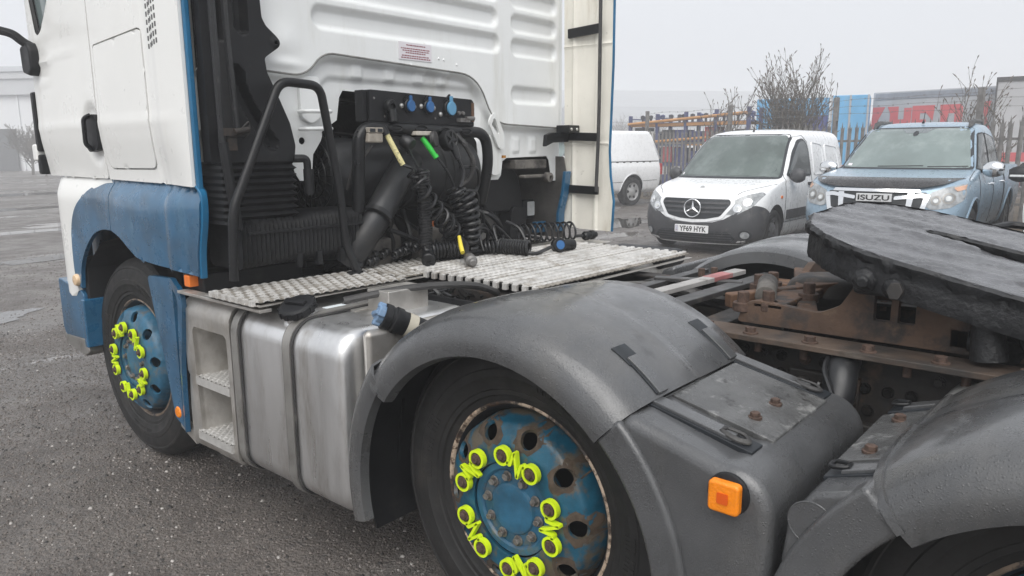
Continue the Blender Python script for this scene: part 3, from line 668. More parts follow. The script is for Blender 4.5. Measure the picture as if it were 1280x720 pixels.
HG = MB().box((1.14, -1.00, 1.61), (1.25, -.90, 1.66)).build('fairing_hinge', blackg, T, bevel=.005)
mb = MB()
for x in (1.165, 1.222): mb.lathe([(.010, 0), (.008, .004), (0, .005)], frame((0, -1, 0), (x, -1.0, 1.635)), 10)
mb.build('hinge_bolt', zinc, HG)
YZ = lambda x0=0: frame((-1, 0, 0), (x0, 0, 0)) @ Matrix.Scale(-1, 4, (1, 0, 0))      # (y, z, depth towards -x)
XZ = lambda y0=0: frame((0, -1, 0), (0, y0, 0))                                       # (x, z, depth towards -y)
# ---------------------------------------------------------------- air intake stack
tower = [(-1.12, 3.0), (-1.12, 1.47), (-.765, 1.47), (-.755, 1.54), (-.775, 1.63), (-.82, 1.73), (-.868, 1.83), (-.875, 1.885), (-.855, 1.90), (-.81, 1.93), (-.80, 1.95), (-.812, 1.972), (-.86, 2.01), (-.877, 2.04), (-.885, 2.2), (-.90, 3.0)]
grooves = [((-1.045, 1.955), (-1.06, 2.9), .013), ((-.965, 1.995), (-.975, 2.9), .022)]
curve = spline([(-1.0, 1.82, 0), (-.985, 1.75, 0), (-.945, 1.67, 0), (-.90, 1.60, 0), (-.865, 1.55, 0)], 5)
def tow_h(x, z):
    y = -.955
    for (a, b, wd) in grooves:
        t = min(1, max(0, (z-a[1])/(b[1]-a[1]))); d = math.hypot(x-(a[0]+(b[0]-a[0])*t), z-(a[1]+(b[1]-a[1])*t)); y += .035*(1-sstep(wd*.6, wd*1.5, d))
    d = min(math.hypot(x-q.x, z-q.y) for q in curve); y += .045*(1-sstep(.016, .034, d))
    if x < -1.03: y += .03*sstep(-1.03, -1.06, x)
    e = math.hypot(x+.823, z-1.949); y -= .008*(1-sstep(.015, .025, e))
    return y
AI = sheet('air_intake_duct', black, T, rpoly(tower, .01), lambda x, z: (x, tow_h(x, z), z), [circ(-.823, 1.949, .009, 8)], .0095, solid=.06, ang=50, bevel=.008, off=-1)
mb = MB()
secs = []
for k in range(0, 37):
    z = 1.475-k*.0068; o_ = .016*(.5+.5*cos(2*pi*k/4)) ; 
    secs.append([(x, y, z) for x, y in rrect(-1.10-o_*.3, -.965-o_, -.775+o_, -.70, .03, 3)])
mb.loft(secs, True, True).build('intake_bellows', black, T, ang=25)
mb = MB(); secs = []
N = 116
for k in range(N+1):
    x = -1.06+.60*k/N; t = k/N; o_ = .010*(.5+.5*cos(2*pi*k/4)); top = 1.235+.015*sstep(.45, .6, t)+.0*t; bot = 1.055+.02*t
    secs.append([(x, y, z) for y, z in rrect(-.995-o_, bot-o_, -.74, top+o_, .035, 3)])
mb.loft(secs, True, True).build('ribbed_air_duct', black, T, ang=25)
mb = MB(); mb.box((-1.03, -1.012, 1.185), (-.44, -.995, 1.197))
for x in (-.80, -.70, -.58): mb.box((x-.012, -1.012, 1.03), (x+.012, -.99, 1.09))
mb.build('duct_rib', black, T, bevel=.002)
mb = MB(); mb.tube([(-1.10, -.99, 3.0), (-1.105, -.99, 2.0), (-1.10, -.985, 1.62), (-1.10, -.985, 1.55)], .014, 8).build('tilt_rod', hose, T)
MB().tube([(-1.045, -.985, 3.0), (-1.05, -.985, 2.0), (-1.035, -.985, 1.61), (-1.035, -.985, 1.585)], .012, 8).build('tilt_rod', hose, T)
mb = MB(); mb.box((-1.10, -1.0, 1.575), (-1.0, -.96, 1.605)); mb.box((-1.08, -.99, 1.52), (-1.04, -.965, 1.58)); mb.cyl((-1.06, -1.01, 1.59), (-1.0, -1.01, 1.60), .012)
mb.tube(spline([(-1.02, -.99, 1.60), (-.985, -.99, 1.63), (-.985, -.99, 1.59), (-1.01, -.99, 1.57)], 5), .004, 6)
mb.build('latch_bracket', chassis, T)
MB().tube(rpath([(-1.10, -.99, 1.55), (-1.09, -1.0, 1.40), (-1.075, -1.0, 1.28), (-1.07, -1.0, 1.21)], .06), .020, 8).build('drain_hose', black, T)
mb = MB(); mb.tube(rpath([(-.77, -.96, 1.485), (-.72, -.98, 1.485), (-.715, -.98, 1.33)], .02), .017, 8); mb.cyl((-.715, -.98, 1.44), (-.715, -.98, 1.335), .022); mb.build('breather_elbow', black, T)
# grab rail
MB().tube(rpath([(-1.13, -1.05, 1.02), (-1.115, -1.05, 1.29), (-.875, -1.05, 1.79), (-.685, -1.05, 1.782), (-.612, -1.05, 1.36), (-.595, -1.06, 1.10), (-.56, -1.09, .99)], .05, 7), .0185, 12).build('grab_rail', blackg, T)
MB().box((-.60, -1.10, .975), (-.54, -1.06, .99)).build('rail_foot', blackg, T)
# ---------------------------------------------------------------- engine bay behind the cab
mb = MB(); mb.box((-.72, -.35, .70), (1.1, .6, 1.78)); mb.box((-1.1, -.55, .62), (-.55, -.40, 1.75)); mb.build('engine_tunnel', dark, T, bevel=.03)
DR = MB().lathe([(.0, -.53), (.14, -.53), (.175, -.50), (.185, -.47), (.185, -.12), (.192, -.115), (.192, -.09), (.185, -.085), (.185, -.06), (.192, -.055), (.192, -.03), (.185, -.025), (.185, .17), (.192, .175), (.192, .20), (.185, .205), (.185, .23), (.192, .235), (.192, .26), (.185, .265), (.185, .44), (.16, .47), (0, .47)], frame((1, 0, 0), (.03, -.70, 1.40)), 40).build('air_filter_housing', ductm, T, ang=30)
mb = MB(); C0 = Vector((-.50, -.70, 1.40))
for k in range(22):
    a = 2*pi*k/22; mb.bar(C0+Vector((-.006, .03*cos(a), .03*sin(a))), C0+Vector((-.006, .165*cos(a), .165*sin(a))), .008, .006, (1, 0, 0))
for r_ in (.06, .11, .165): mb.tube([C0+Vector((-.008, r_*cos(2*pi*k/30), r_*sin(2*pi*k/30))) for k in range(30)], .005, 6, True)
mb.build('filter_end_grille', blackg, DR)
# visible fan cowl left of the hoses
mb = MB(); C0 = Vector((-.37, -.76, 1.44)); ax = frame((-.35, -1, .05), C0)
mb.lathe([(.165, -.1), (.165, .0), (.155, .012), (.145, 0), (.145, -.05)], ax, 32)
for k in range(20):
    a = 2*pi*k/20; mb.box((.03, -.004, -.02), (.15, .004, -.008), ax @ Matrix.Rotation(a, 4, 'Z'))
mb.lathe([(.04, -.03), (.04, -.005), (0, .0)], ax, 16)
mb.build('cooling_fan_cowl', dark, T)
# sockets panel on a bent tube
MB().tube(rpath([(-.46, -.98, 1.24), (-.455, -1.0, 1.62), (.385, -1.0, 1.605), (.41, -1.0, 1.45), (.40, -.95, 1.24)], .09, 8), .029, 12).build('carrier_tube', blackg, T)
PN = MB().prism(rpoly([(-.39, 1.645), (.30, 1.635), (.30, 1.76), (.285, 1.772), (-.38, 1.788)], .006), -.05, .0, XZ(-1.0)).build('socket_panel', black, T, bevel=.004)
MB().box((-.415, -.985, 1.645), (-.39, -.93, 1.785)).build('panel_side_plate', black, PN, bevel=.003)
MB().box((.28, -1.0025, 1.66), (.2995, -.999, 1.755)).build('rust_patch', rust, PN)
mb = MB()
for x in (-.36, -.30, .02, .24): mb.lathe([(.006, 0), (.005, .003), (0, .003)], frame((0, -1, 0), (x, -1.0, 1.67+.08*(x < -.33))), 8)
mb.build('panel_screw', greysteel, PN)
MB().lathe([(.034, 0), (.034, .02), (.028, .03), (.016, .03), (.014, .015), (0, .012)], frame((0, -1, 0), (-.275, -1.0, 1.715)), 20).build('air_coupling', blackg, PN)
MB().cyl((-.275, -1.02, 1.70), (-.275, -1.03, 1.645), .02).build('coupling_body', blackg, PN)
def socket_cap(x, z, m_, s_=1.0, screws=((-.045, .0), (.045, .0))):
    mb = MB(); mb.lathe([(.035*s_, 0), (.035*s_, .012), (.031*s_, .016), (.030*s_, .016)], frame((0, -1, 0), (x, -1.0, z)), 20); mb.build('socket_body', blackg, PN)
    cap = MB().prism([(x+.023*s_*cos(2*pi*k/20), z+.027*s_*sin(2*pi*k/20)) for k in range(20)], .012, .026, XZ(-1.0)); cap.box((x-.008*s_, -1.022, z+.02*s_), (x+.008*s_, -1.012, z+.048*s_))
    c = cap.build('socket_cap', m_, PN, bevel=.003)
    for dx, dz in screws: MB().lathe([(.012, 0), (.011, .006), (.006, .010), (0, .011)], frame((0, -1, 0), (x+dx, -1.0, z+dz)), 12).build('panel_bolt', zinc, PN)
    MB().bar((x-.03*s_, -1.004, z+.028*s_), (x-.002, -1.008, z+.054*s_), .006, .012, (0, 1, 0)).build('cap_hinge', blackg, PN)
socket_cap(-.152, 1.722, bluecap, 1.0, ((-.045, .0), (.033, -.002)))
socket_cap(-.028, 1.722, bluecap, 1.0, ((-.045, .002), (.038, -.004)))
socket_cap(.118, 1.72, lbluecap, 1.25, ((-.062, -.030),))
mb = MB()
for x in (.185, .215): mb.lathe([(.011, 0), (.009, .01), (0, .012)], frame((0, -1, 0), (x, -1.0, 1.70)), 10)
mb.box((.17, -1.03, 1.655), (.24, -1.0, 1.675)); mb.cyl((.22, -1.02, 1.672), (.275, -1.02, 1.675), .012)
mb.build('valve_block', greysteel, PN)
mb = MB()
for x in (-.26, -.10, .06, .21): mb.tube([(x+.038*cos(2*pi*k/14), -1.028-.002, 1.617-.02*(x > 0)*.4+.015*sin(2*pi*k/14)) for k in range(14)], .0035, 6, True)
mb.build('tube_clip', blackg, T)
# elbow pipe
EL = MB().tube(rpath([(-.05, -.88, 1.47), (-.16, -.93, 1.40), (-.36, -1.0, 1.22), (-.45, -.97, 1.10), (-.50, -.93, 1.0)], .10, 8), .068, 20).build('intake_elbow_pipe', ductm, T)
fm = frame(Vector((-.36, -1.0, 1.22))-Vector((-.16, -.93, 1.40)), (-.375, -1.005, 1.205))
MB().lathe([(.072, -.014), (.083, -.012), (.083, .012), (.072, .014)], fm, 24).build('hose_clamp', blackg, EL)
MB().box((.06, -.012, -.01), (.10, .012, .01), fm @ Matrix.Rotation(2.2, 4, 'Z')).build('clamp_screw', greysteel, EL)
# clutter low in the bay
mb = MB(); mb.box((-.42, -.75, .92), (-.02, -.45, 1.12)); mb.lathe([(.13, 0), (.15, .05), (.15, .25), (.12, .3), (0, .3)], frame((1, 0, 0), (-.38, -.72, 1.05)), 20); mb.build('gearbox_housing', grime, T, bevel=.02)
mb = MB(); mb.box((-.40, -.95, .95), (-.24, -.88, 1.10)); mb.box((-.02, -.9, .95), (.16, -.8, 1.12)); mb.lathe([(.04, 0), (.05, .01), (.05, .05), (0, .06)], frame((0, -1, 0), (.0, -.95, 1.08)), 16); mb.build('valve_body', grime, T, bevel=.012)
r_ = random.Random(3)
for k in range(16):
    x0 = r_.uniform(-.5, .6); p = [(x0, r_.uniform(-.85, -.6), r_.uniform(1.15, 1.3)), (x0+r_.uniform(-.15, .15), r_.uniform(-1.0, -.8), r_.uniform(1.05, 1.2)), (x0+r_.uniform(-.3, .3), r_.uniform(-1.0, -.85), r_.uniform(.98, 1.06)), (x0+r_.uniform(-.4, .4), r_.uniform(-.95, -.7), r_.uniform(.9, 1.0))]
    MB().tube(spline(p, 6), r_.choice((.007, .009, .012, .016)), 7).build('engine_hose', r_.choice((hose, dark, blackg)), T)
mb = MB()
for k in range(18):
    x = -.52+.032*k; a = r_.uniform(-.02, .02); mb.lathe([(.018, -.014), (.022, -.01), (.022, .01), (.018, .014)], frame((1, .2, .1), (x, -.98+a, 1.0+.004*k+a*.5)), 10)
mb.build('cable_bundle', hose, T)
MB().box((-.16, -.62, 1.02), (-.06, -.55, 1.10)).build('gear_casting', grime, T, bevel=.015)
MB().lathe([(.018, 0), (.018, .03), (0, .034)], frame((0, -1, 0), (.12, -.84, 1.13)), 12).build('orange_plug', mat('rust_orange_plug', (.40, .11, .03), .6), T)
# far wheel arch, cover, lamp
mb = MB(); sec = []
for k in range(15):
    a = R(60+k*120/14); sec.append([(x, -.02+.64*cos(a), .60+.68*sin(a)) for x in (.60, .9, 1.2)])
mb.loft(sec, False).build('far_arch_liner', mat('dusty_arch_liner', (.055, .05, .046), .8, var=.3, bump=.3), T, fixn=False, solid=.01)
MB().box((1.02, -.30, .98), (1.22, -.28, 1.38)).build('far_inner_wing', mat('dusty_inner_wing', (.075, .07, .065), .8, var=.3, vs=9), T)
MB().prism(rpoly([(.62, 1.14), (.66, 1.33), (.80, 1.42), (.90, 1.42), (.97, 1.36), (1.0, 1.25), (1.02, 1.14)], .03), 0, .14, XZ(-.60)).build('arch_cover', black, T, bevel=.015)
mb = MB(); pth = [(-.93, 1.38), (-.915, 1.25), (-.88, 1.12), (-.875, 1.0)]
mb.loft([[(1.17, y, z), (1.17, y-.022, z), (1.235, y-.022, z), (1.235, y, z)] for y, z in pth], True, True).build('far_wing', blue, T, bevel=.006)
mb = MB(); mb.box((.80, YW+.02, 1.40), (1.1, YW+.16, 1.455)); mb.box((.86, YW+.0, 1.345), (1.10, YW+.05, 1.365)); mb.build('rear_crossbeam', grime, T, bevel=.008)
MB().lathe([(.03, -.02), (.03, .015), (.014, .02), (.014, .0), (0, 0)], frame((0, -1, 0), (1.085, YW-.005, 1.345)), 16).build('tow_eye', grime, T)
LP = MB().prism(rrect(1.075, 1.075, 1.195, 1.20, .02), 0, .07, XZ(-.62)).build('work_lamp', black, T, bevel=.012)
MB().prism(rrect(1.115, 1.095, 1.185, 1.185, .008), .07, .074, XZ(-.62)).build('lamp_lens', lens, LP)
MB().tube(rpath([(1.12, -.6, 1.08), (1.05, -.62, 1.05), (1.04, -.66, .98), (1.10, -.8, .96)], .05), .01, 8).build('lamp_bracket', black, T)
MB().box((1.10, -.78, .99), (1.20, -.74, 1.06)).build('blue_bracket', blue, T, bevel=.006)
bx = MB().box((.70, -.62, .96), (.90, -.42, 1.15)).build('battery_box', mat('dusty_grey_box', (.26, .25, .235), .7, var=.2, bump=.2), T, bevel=.015)
MB().prism(rpoly([(.86, .97), (.885, 1.15), (.90, 1.17), (1.02, 1.16), (1.03, 1.10), (1.0, .97)], .015), 0, .10, XZ(-.66)).build('support_bracket', black, T, bevel=.012)
MB().box((.55, -.46, .9), (1.25, -.43, 1.40)).build('bay_panel', MAT['dusty_inner_wing'], T)
sheet('far_wing_inner_face', MAT['dusty_inner_wing'], T, [(-.90, .96), (.3, .96), (.3, 1.5), (-.90, 1.47), (-.925, 1.35), (-.885, 1.15)], lambda y, z: (1.225-.10*sstep(-.2, .3, y), y, z), (), .05, solid=.01)
MB().box((-.6, -1.05, .88), (1.2, -.5, .93)).build('bay_floor', dark, T)
# ---------------------------------------------------------------- tank with steps
TX0, TX1, TZ0, TZ1 = -1.155, -.48, .245, .918
def tank_sec(y, i=0): return [(x, y, z) for x, z in rrect(TX0+i, TZ0+i, TX1-i, TZ1-i, max(.02, .10-i*.5), 8)]
ends = []
mb = MB(); Y0, Y1 = -1.065, -1.745
mb.loft([tank_sec(Y0), tank_sec(Y1+.05), tank_sec(Y1+.034, .002), tank_sec(Y1+.018, .008), tank_sec(Y1+.006, .022), tank_sec(Y1, .045), tank_sec(Y1-.004, .20)], True, True)
TK = mb.build('fuel_tank', alu, T, ang=40)
for yb in (-1.085, -1.44):
    n_ = 40
    def band(x_, wd, m_, nm):
        mb = MB(); P = rrect(TX0-x_, TZ0-x_, TX1+x_, TZ1+x_, .10+x_, 8)
        mb.loft([[(x, yb-wd/2, z) for x, z in P], [(x, yb+wd/2, z) for x, z in P]], True, False)
        return mb.build(nm, m_, T, solid=.006, off=1)
    B_ = band(.0035, .062, strap, 'tank_strap')
    b2 = band(.008, .044, strapm, 'strap_band'); b2.parent = B_
# step box in front of the tank
SB = [(TX0+.0, -.655), (TX0+.0, -1.05)]
def step_sec(y, i=0): return [(x, y, z) for x, z in rrect(TX0+i, TZ0+.01+i, TX1-i, TZ1-.01-i, max(.02, .09-i*.4), 8)]
recess = rpoly([(-.745, .80), (-1.02, .80), (-1.025, .315), (-.765, .315)], .03)
def housing(y, z):
    e = 1-sstep(.0, .05, min(z-TZ0, TZ1-z)); f = 1-sstep(0, .045, -.645-y)
    return TX0+.05*e*e+.035*f*f
SBX = sheet('step_housing', alud, T, rpoly([(-.645, .90), (-.66, .60), (-.685, .27), (-1.05, .25), (-1.05, .925), (-.70, .925)], .03), lambda y, z: (housing(y, z), y, z), [recess], .03, solid=.012, ang=50, bevel=.006)
def rec_in(q, d): return [(TX0+d, y, z) for y, z in q]
mb = MB(); sm = rpoly([(-.765, .785), (-1.005, .785), (-1.01, .33), (-.78, .33)], .03)
mb.loft([rec_in(recess, .0), rec_in(recess, .012), rec_in(sm, .05), rec_in(sm, .17)], True, False); mb.f.append(tuple(range(3*len(sm), 4*len(sm))))
mb.build('step_recess', alud, SBX, ang=50)
MB().box((TX0+.03, -1.06, .26), (TX1, -.69, .30)).box((TX0+.06, -.72, .26), (TX1, -.69, .92)).box((TX0+.06, -1.0, .90), (TX1, -.70, .93)).build('step_back', alud, T, bevel=.01)
treadm = mat('bright_tread', (.50, .49, .47), .45, .35, var=.1, vs=20)
def tread_fn(px, py, h):
    return lambda x, y: h*max(0, cos(2*pi*x/px)*cos(2*pi*y/py))**.6
for z, dx in ((.585, -.012), (.345, -.02)):
    mb = MB(); nx, ny = 22, 44; vs = []; fs = []
    for i in range(nx+1):
        for j in range(ny+1):
            x = TX0+dx-.004+.17*i/nx; y = -.75-.27*j/ny
            vs.append((x, y, z+(.0085*max(0, cos(2*pi*i/4.4)*cos(2*pi*j/5.5)))))
    for i in range(nx):
        for j in range(ny): fs.append((i*(ny+1)+j, i*(ny+1)+j+1, (i+1)*(ny+1)+j+1, (i+1)*(ny+1)+j))
    mb.add(vs, fs); mb.box((TX0+dx-.004, -1.02, z-.035), (TX0+dx+.17, -.75, z-.001))
    st = mb.build('step_tread', treadm, SBX, ang=40)
    for y in (-.80, -.95): MB().lathe([(.010, 0), (.009, .008), (0, .009)], frame((0, 0, 1), (TX0+.13, y, z+.002)), 10).build('step_bolt', zinc, SBX)
# filler cap, boxes, stickers on the tank
fc = frame((-.40, -.10, 1), (-1.062, -1.395, .902))
NK = MB().lathe([(.072, -.02), (.066, .012), (.058, .02), (.058, .045), (.063, .047)], fc, 28).build('filler_neck', alu, TK)
FC = MB().lathe([(.064, .040), (.068, .044), (.068, .066), (.062, .072), (.05, .074), (0, .074)], fc, 28)
for k in range(12): FC.box((.060, -.009, .042), (.072, .009, .068), fc @ Matrix.Rotation(2*pi*k/12, 4, 'Z'))
FC.box((-.045, -.012, .07), (.045, .012, .086), fc); FC.build('filler_cap', black, TK, bevel=.002)
MB().box((-.84, -1.625, .915), (-.64, -1.50, 1.0)).build('sensor_box', alud, TK, bevel=.004)
MB().box((-.90, -1.50, .913), (-.60, -1.40, .924)).build('tank_cover_plate', alud, TK, bevel=.003)
MB().box((-.93, -1.385, .9172), (-.84, -1.335, .9195)).build('tank_label', mat('pale_label', (.70, .76, .78), .5, var=.08), TK)
mb = MB(); mb.bar((-1.17, -.70, .945), (-1.17, -1.33, .945), .012, .05, (1, 0, 0)); 
mb.build('plate_edge_rail', alud, T, bevel=.002)
# blue filler cap of the second small tank
ac = frame((-.72, .42, .40), (-.975, -1.79, .95)) @ Matrix.Scale(.84, 4)
AN = MB().lathe([(.048, -.18), (.050, -.05), (.056, -.04), (.056, -.015), (.050, -.01), (.050, .0), (.054, .004), (.054, .03), (.046, .034)], ac, 24).build('second_filler_neck', black, T)
AC = MB().lathe([(.040, .030), (.040, .055), (.036, .060), (0, .060)], ac, 24)
for k in range(4): AC.box((.026, -.015, .032), (.049, .015, .064), ac @ Matrix.Rotation(pi*k/2+.3, 4, 'Z'))
AC.box((-.04, -.010, .058), (.04, .010, .072), ac @ Matrix.Rotation(.3, 4, 'Z'))
AC.build('second_filler_cap', adblue, AN, bevel=.005)
MB().lathe([(.0515, -.11), (.0515, -.07)], ac, 20).build('paper_tag', mat('old_paper', (.42, .39, .32), .8), AN)
MB().box((-1.08, -1.80, .29), (-.5, -1.76, .92)).build('second_tank', alud, T, bevel=.05, seg=4)
# ---------------------------------------------------------------- catwalk plates
def deck(name, x0, x1, y0, y1, z, fn, nx, ny, edge, skew=0, low=.0012):
    mb = MB(); vs = []; fs = []
    for i in range(nx+1):
        for j in range(ny+1):
            x = x0+(x1-x0)*i/nx; y = y0+(y1-y0)*j/ny+skew*(x-x0); vs.append((x, y, z+fn(x, y0+(y1-y0)*j/ny)))
    for i in range(nx):
        for j in range(ny): fs.append((i*(ny+1)+j, (i+1)*(ny+1)+j, (i+1)*(ny+1)+j+1, i*(ny+1)+j+1))
    mb.add(vs, fs)
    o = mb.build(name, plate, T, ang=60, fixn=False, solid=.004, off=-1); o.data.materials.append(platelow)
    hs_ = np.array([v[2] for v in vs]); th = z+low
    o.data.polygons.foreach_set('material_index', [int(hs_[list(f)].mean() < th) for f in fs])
    e = MB(); 
    for a, b in edge: e.bar(a, b, .004, .03, (1, 0, 0) if abs(a[1]-b[1]) > abs(a[0]-b[0]) else (0, 1, 0))
    if edge: e.build('deck_edge', alud, o, bevel=.001, seg=1)
    return o
def bumps(x, y):
    u, v = x/.042, y/.048; k = math.floor(v); u += .5*(k % 2); fu, fv = u-math.floor(u)-.5, v-k-.5
    return .0065*max(0, 1-(fu/.33)**2)**.7*max(0, 1-(fv/.36)**2)**.7
def ridges(x, y):
    v = y/.052; k = math.floor(v); fv = v-k; r = sstep(.10, .24, fv)*(1-sstep(.62, .76, fv)); u = x/.034+.5*(k % 2)
    return .0105*r+.0028*r*max(0, cos(2*pi*u))+(.003*max(0, cos(2*pi*(u+.5))) if fv > .8 or fv < .06 else 0)
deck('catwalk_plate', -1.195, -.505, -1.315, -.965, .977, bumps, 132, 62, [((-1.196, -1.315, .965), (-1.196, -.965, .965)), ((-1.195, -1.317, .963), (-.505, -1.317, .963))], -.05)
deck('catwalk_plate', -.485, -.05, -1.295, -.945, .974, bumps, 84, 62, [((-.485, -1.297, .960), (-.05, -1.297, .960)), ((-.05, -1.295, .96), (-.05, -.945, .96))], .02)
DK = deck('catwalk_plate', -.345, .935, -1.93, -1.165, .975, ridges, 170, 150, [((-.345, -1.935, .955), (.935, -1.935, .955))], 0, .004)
MB().box((.60, -1.30, .925), (1.16, -1.02, .972)).build('far_deck', alud, T, bevel=.006)
mb = MB()                                            # folded teeth along the left edge of the big plate
for k in range(15):
    y = -1.18-.052*k-.022; mb.box((-.362, y-.014, .955), (-.344, y+.012, .984))
mb.build('deck_teeth', plate, DK, bevel=.003, seg=1)
mb = MB()
for k in range(7):
    y = -.985-.048*k-.02; mb.box((-1.212, y-.015, .962), (-1.194, y+.008, .985))
mb.build('deck_teeth', plate, T, bevel=.002, seg=1)
# trough with dirt and cable ends between the plates
TR = MB().box((-.52, -1.75, .86), (-.30, -1.30, .88)).box((-.53, -1.78, .86), (-.515, -1.30, .93)).build('cable_trough', black, T)
for k in range(26):
    x, y = r_.uniform(-.50, -.20), r_.uniform(-1.70, -1.33); p = [(x, y, .91), (x+r_.uniform(-.08, .08), y+r_.uniform(-.08, .08), .93+r_.uniform(-.01, .02)), (x+r_.uniform(-.15, .15), y+r_.uniform(-.12, .12), .90)]
    MB().tube(spline(p, 5), r_.choice((.006, .008, .011)), 6).build('cable', r_.choice((hose, blackg, dark)), T)
MB().tube(spline([(-.95, -1.50, .97), (-.72, -1.62, 1.0), (-.50, -1.72, .99), (-.36, -1.74, .94)], 8), .014, 8).build('wrapped_pipe', strap, T)
MB().box((-.42, -1.42, .91), (-.38, -1.38, .935)).build('red_clip', mat('dull_red', (.22, .08, .06), .7), T)
# ---------------------------------------------------------------- mudguards
def hump(name, yc, zc, a0, a1, xsec, n=30, hole=None, m_=None):
    mb = MB(); secs = []
    for k in range(n+1):
        a = R(a0+(a1-a0)*k/n); secs.append([(x, yc+r*cos(a), zc+r*sin(a)) for x, r in xsec])
    return mb.loft(secs, False)  .build(name, m_ or guard, T, ang=45, solid=.008, off=-1 if hole is None else hole, fixn=False)
ZG = .475
xs = [(-1.195, .505), (-1.222, .512), (-1.226, .53), (-1.224, .558), (-1.212, .585), (-1.188, .606), (-1.15, .618), (-1.10, .626), (-1.0, .629), (-.90, .628), (-.878, .628), (-.866, .621), (-.85, .621), (-.65, .617), (-.56, .612), (-.535, .597), (-.53, .55)]
G1 = hump('mudguard_top', WB, ZG, 36, 133.6, xs)
xst = [(-1.195, .552), (-1.222, .556), (-1.226, .568), (-1.222, .60), (-1.205, .625), (-1.17, .635), (-1.12, .636)]
hump('mudguard_front_strip', WB, ZG, -14, 39, [(x+.004, r-.004) for x, r in xst], 20)
hump('mudguard_inner_wall', WB, ZG, -20, 60, [(-1.135, .62), (-.5, .62)], 20, None, black)
mb = MB()
for k in range(1, 7): mb.bar((-1.10+.1*k, WB+.622*cos(R(-12+10*k)), ZG+.622*sin(R(-12+10*k))), (-1.10+.1*k, WB+.622*cos(R(10+10*k)), ZG+.622*sin(R(10+10*k))), .01, .01, (1, 0, 0))
mb.build('inner_wall_rib', black, T)
# seam lip
hump('mudguard_seam', WB, ZG, 35.8, 36.9, [(x-(.004 if x < -1.1 else 0), r+.005) for x, r in xs[2:]], 2)
# bridge between the two wheels
def arcp(yc, zc, r, a0, a1, n): return [(yc+r*cos(R(a0+(a1-a0)*k/n)), zc+r*sin(R(a0+(a1-a0)*k/n))) for k in range(n+1)]
polyA = [(-2.872, .926)]+[(-3.13+.095*cos(R(a)), .772+.095*sin(R(a))) for a in range(78, 181, 12)]+[(-3.225, .68), (-3.20, .15)]+[(-3.08, .15)]+arcp(WB, ZG, .545, 212, 134, 18)
BA = MB().prism(polyA, .555, 1.212, YZ(0)).build('mudguard_bridge', guard, T, bevel=.055, seg=7)
lipA = arcp(WB, ZG, .512, 133, 212, 20)+[(WB+.60*cos(R(212)), ZG+.60*sin(R(212)))]+arcp(WB, ZG, .60, 205, 133, 20)
MB().prism(lipA, 1.16, 1.228, YZ(0)).build('mudguard_lip', guard, T, bevel=.014, seg=3)
polyB = [(-3.245, .70), (-3.255, .80), (-3.30, .862), (-3.43, .905)]+arcp(WB-1.35, ZG, .545, 48, -20, 16)+[(-3.26, .25)]
BB = MB().prism(polyB, .56, 1.205, YZ(0)).build('rear_mudguard_bridge', guard, T, bevel=.032, seg=6)
lipB = arcp(WB-1.35, ZG, .500, 47, -24, 20)+arcp(WB-1.35, ZG, .600, -24, 47, 20)
MB().prism(lipB, 1.16, 1.226, YZ(0)).build('mudguard_lip', guard, T, bevel=.014, seg=3)
hump('rear_mudguard_top', WB-1.35, ZG, 47, 130, [(x, r-.03) for x, r in xs])
hump('mudguard_seam', WB-1.35, ZG, 46.4, 48.2, [(x-(.004 if x < -1.1 else 0), r-.025) for x, r in xs[2:]], 2)
# things on the bridges
def slope(y): return .926+(y+2.872)*(.064/.293)
def raised(x0, x1, y0, y1, h, nm, par, m_, zf=slope, b=.004):
    mb = MB(); mb.add([(x, y, zf(y)+d) for d in (-.01, h) for x, y in ((x0, y0), (x1, y0), (x1, y1), (x0, y1))], [(0, 3, 2, 1), (4, 5, 6, 7), (0, 1, 5, 4), (1, 2, 6, 5), (2, 3, 7, 6), (3, 0, 4, 7)])
    return mb.build(nm, m_, par, bevel=b)
def slopeB(y): return .862+(-3.30-y)*(.043/.13)
wet = mat('wet_guard_plastic', (.085, .086, .086), .16, var=.25, vs=9, dirt=((.25, .25, .245), .54, .72, 16, V1), dirt2=((.03, .03, .03), .56, .68, 11, V1), bump=.5, bs=110, rvar=.14)  # pale specks put the sky glints of the wet into the colour
raised(-1.02, -.66, -3.15, -2.895, .006, 'wet_panel', BA, wet, b=.003)
for x in (-1.085, -.62):
    L_ = raised(x-.03, x+.03, -3.14, -2.88, .004, 'latch_recess_shade', BA, rimblack, b=.002)  # slightly raised black patch, painted in for the shade of a recess
    raised(x-.022, x+.022, -3.09, -2.87, .012, 'latch_strap', BA, guard, b=.003)
    mb = MB().tube(spline([(x-.012, -3.06, slope(-3.06)+.012), (x-.018, -3.10, slope(-3.10)+.012), (x, -3.12, slope(-3.12)+.010), (x+.018, -3.10, slope(-3.10)+.012), (x+.012, -3.06, slope(-3.06)+.012)], 6), .0045, 8, True, flat=1.6); mb.build('latch_hook', strap, BA)
def hexbolt(x, y, z, m_, par, r_=.016, ax=(0, 0, 1)):
    f_ = frame(ax, (x, y, z)); hx = [(r_*cos(pi*k/3+.4), r_*sin(pi*k/3+.4)) for k in range(6)]
    MB().cyl((0, 0, -.004), (0, 0, .004), r_*1.35, n=14).prism(hx, .003, r_*1.1, Matrix()).build('hex_bolt', m_, par, bevel=.0015, seg=1).matrix_local = f_
for x, y in ((-.945, -3.075), (-.82, -3.075)): hexbolt(x, y, slope(y)+.006, rustbolt, BA, .0125)
raised(-1.02, -.66, -3.42, -3.285, .006, 'wet_panel', BB, wet, slopeB, b=.003)
for x in (-.97, -.73): hexbolt(x, -3.34, slopeB(-3.34)+.006, rustbolt, BB, .0135)
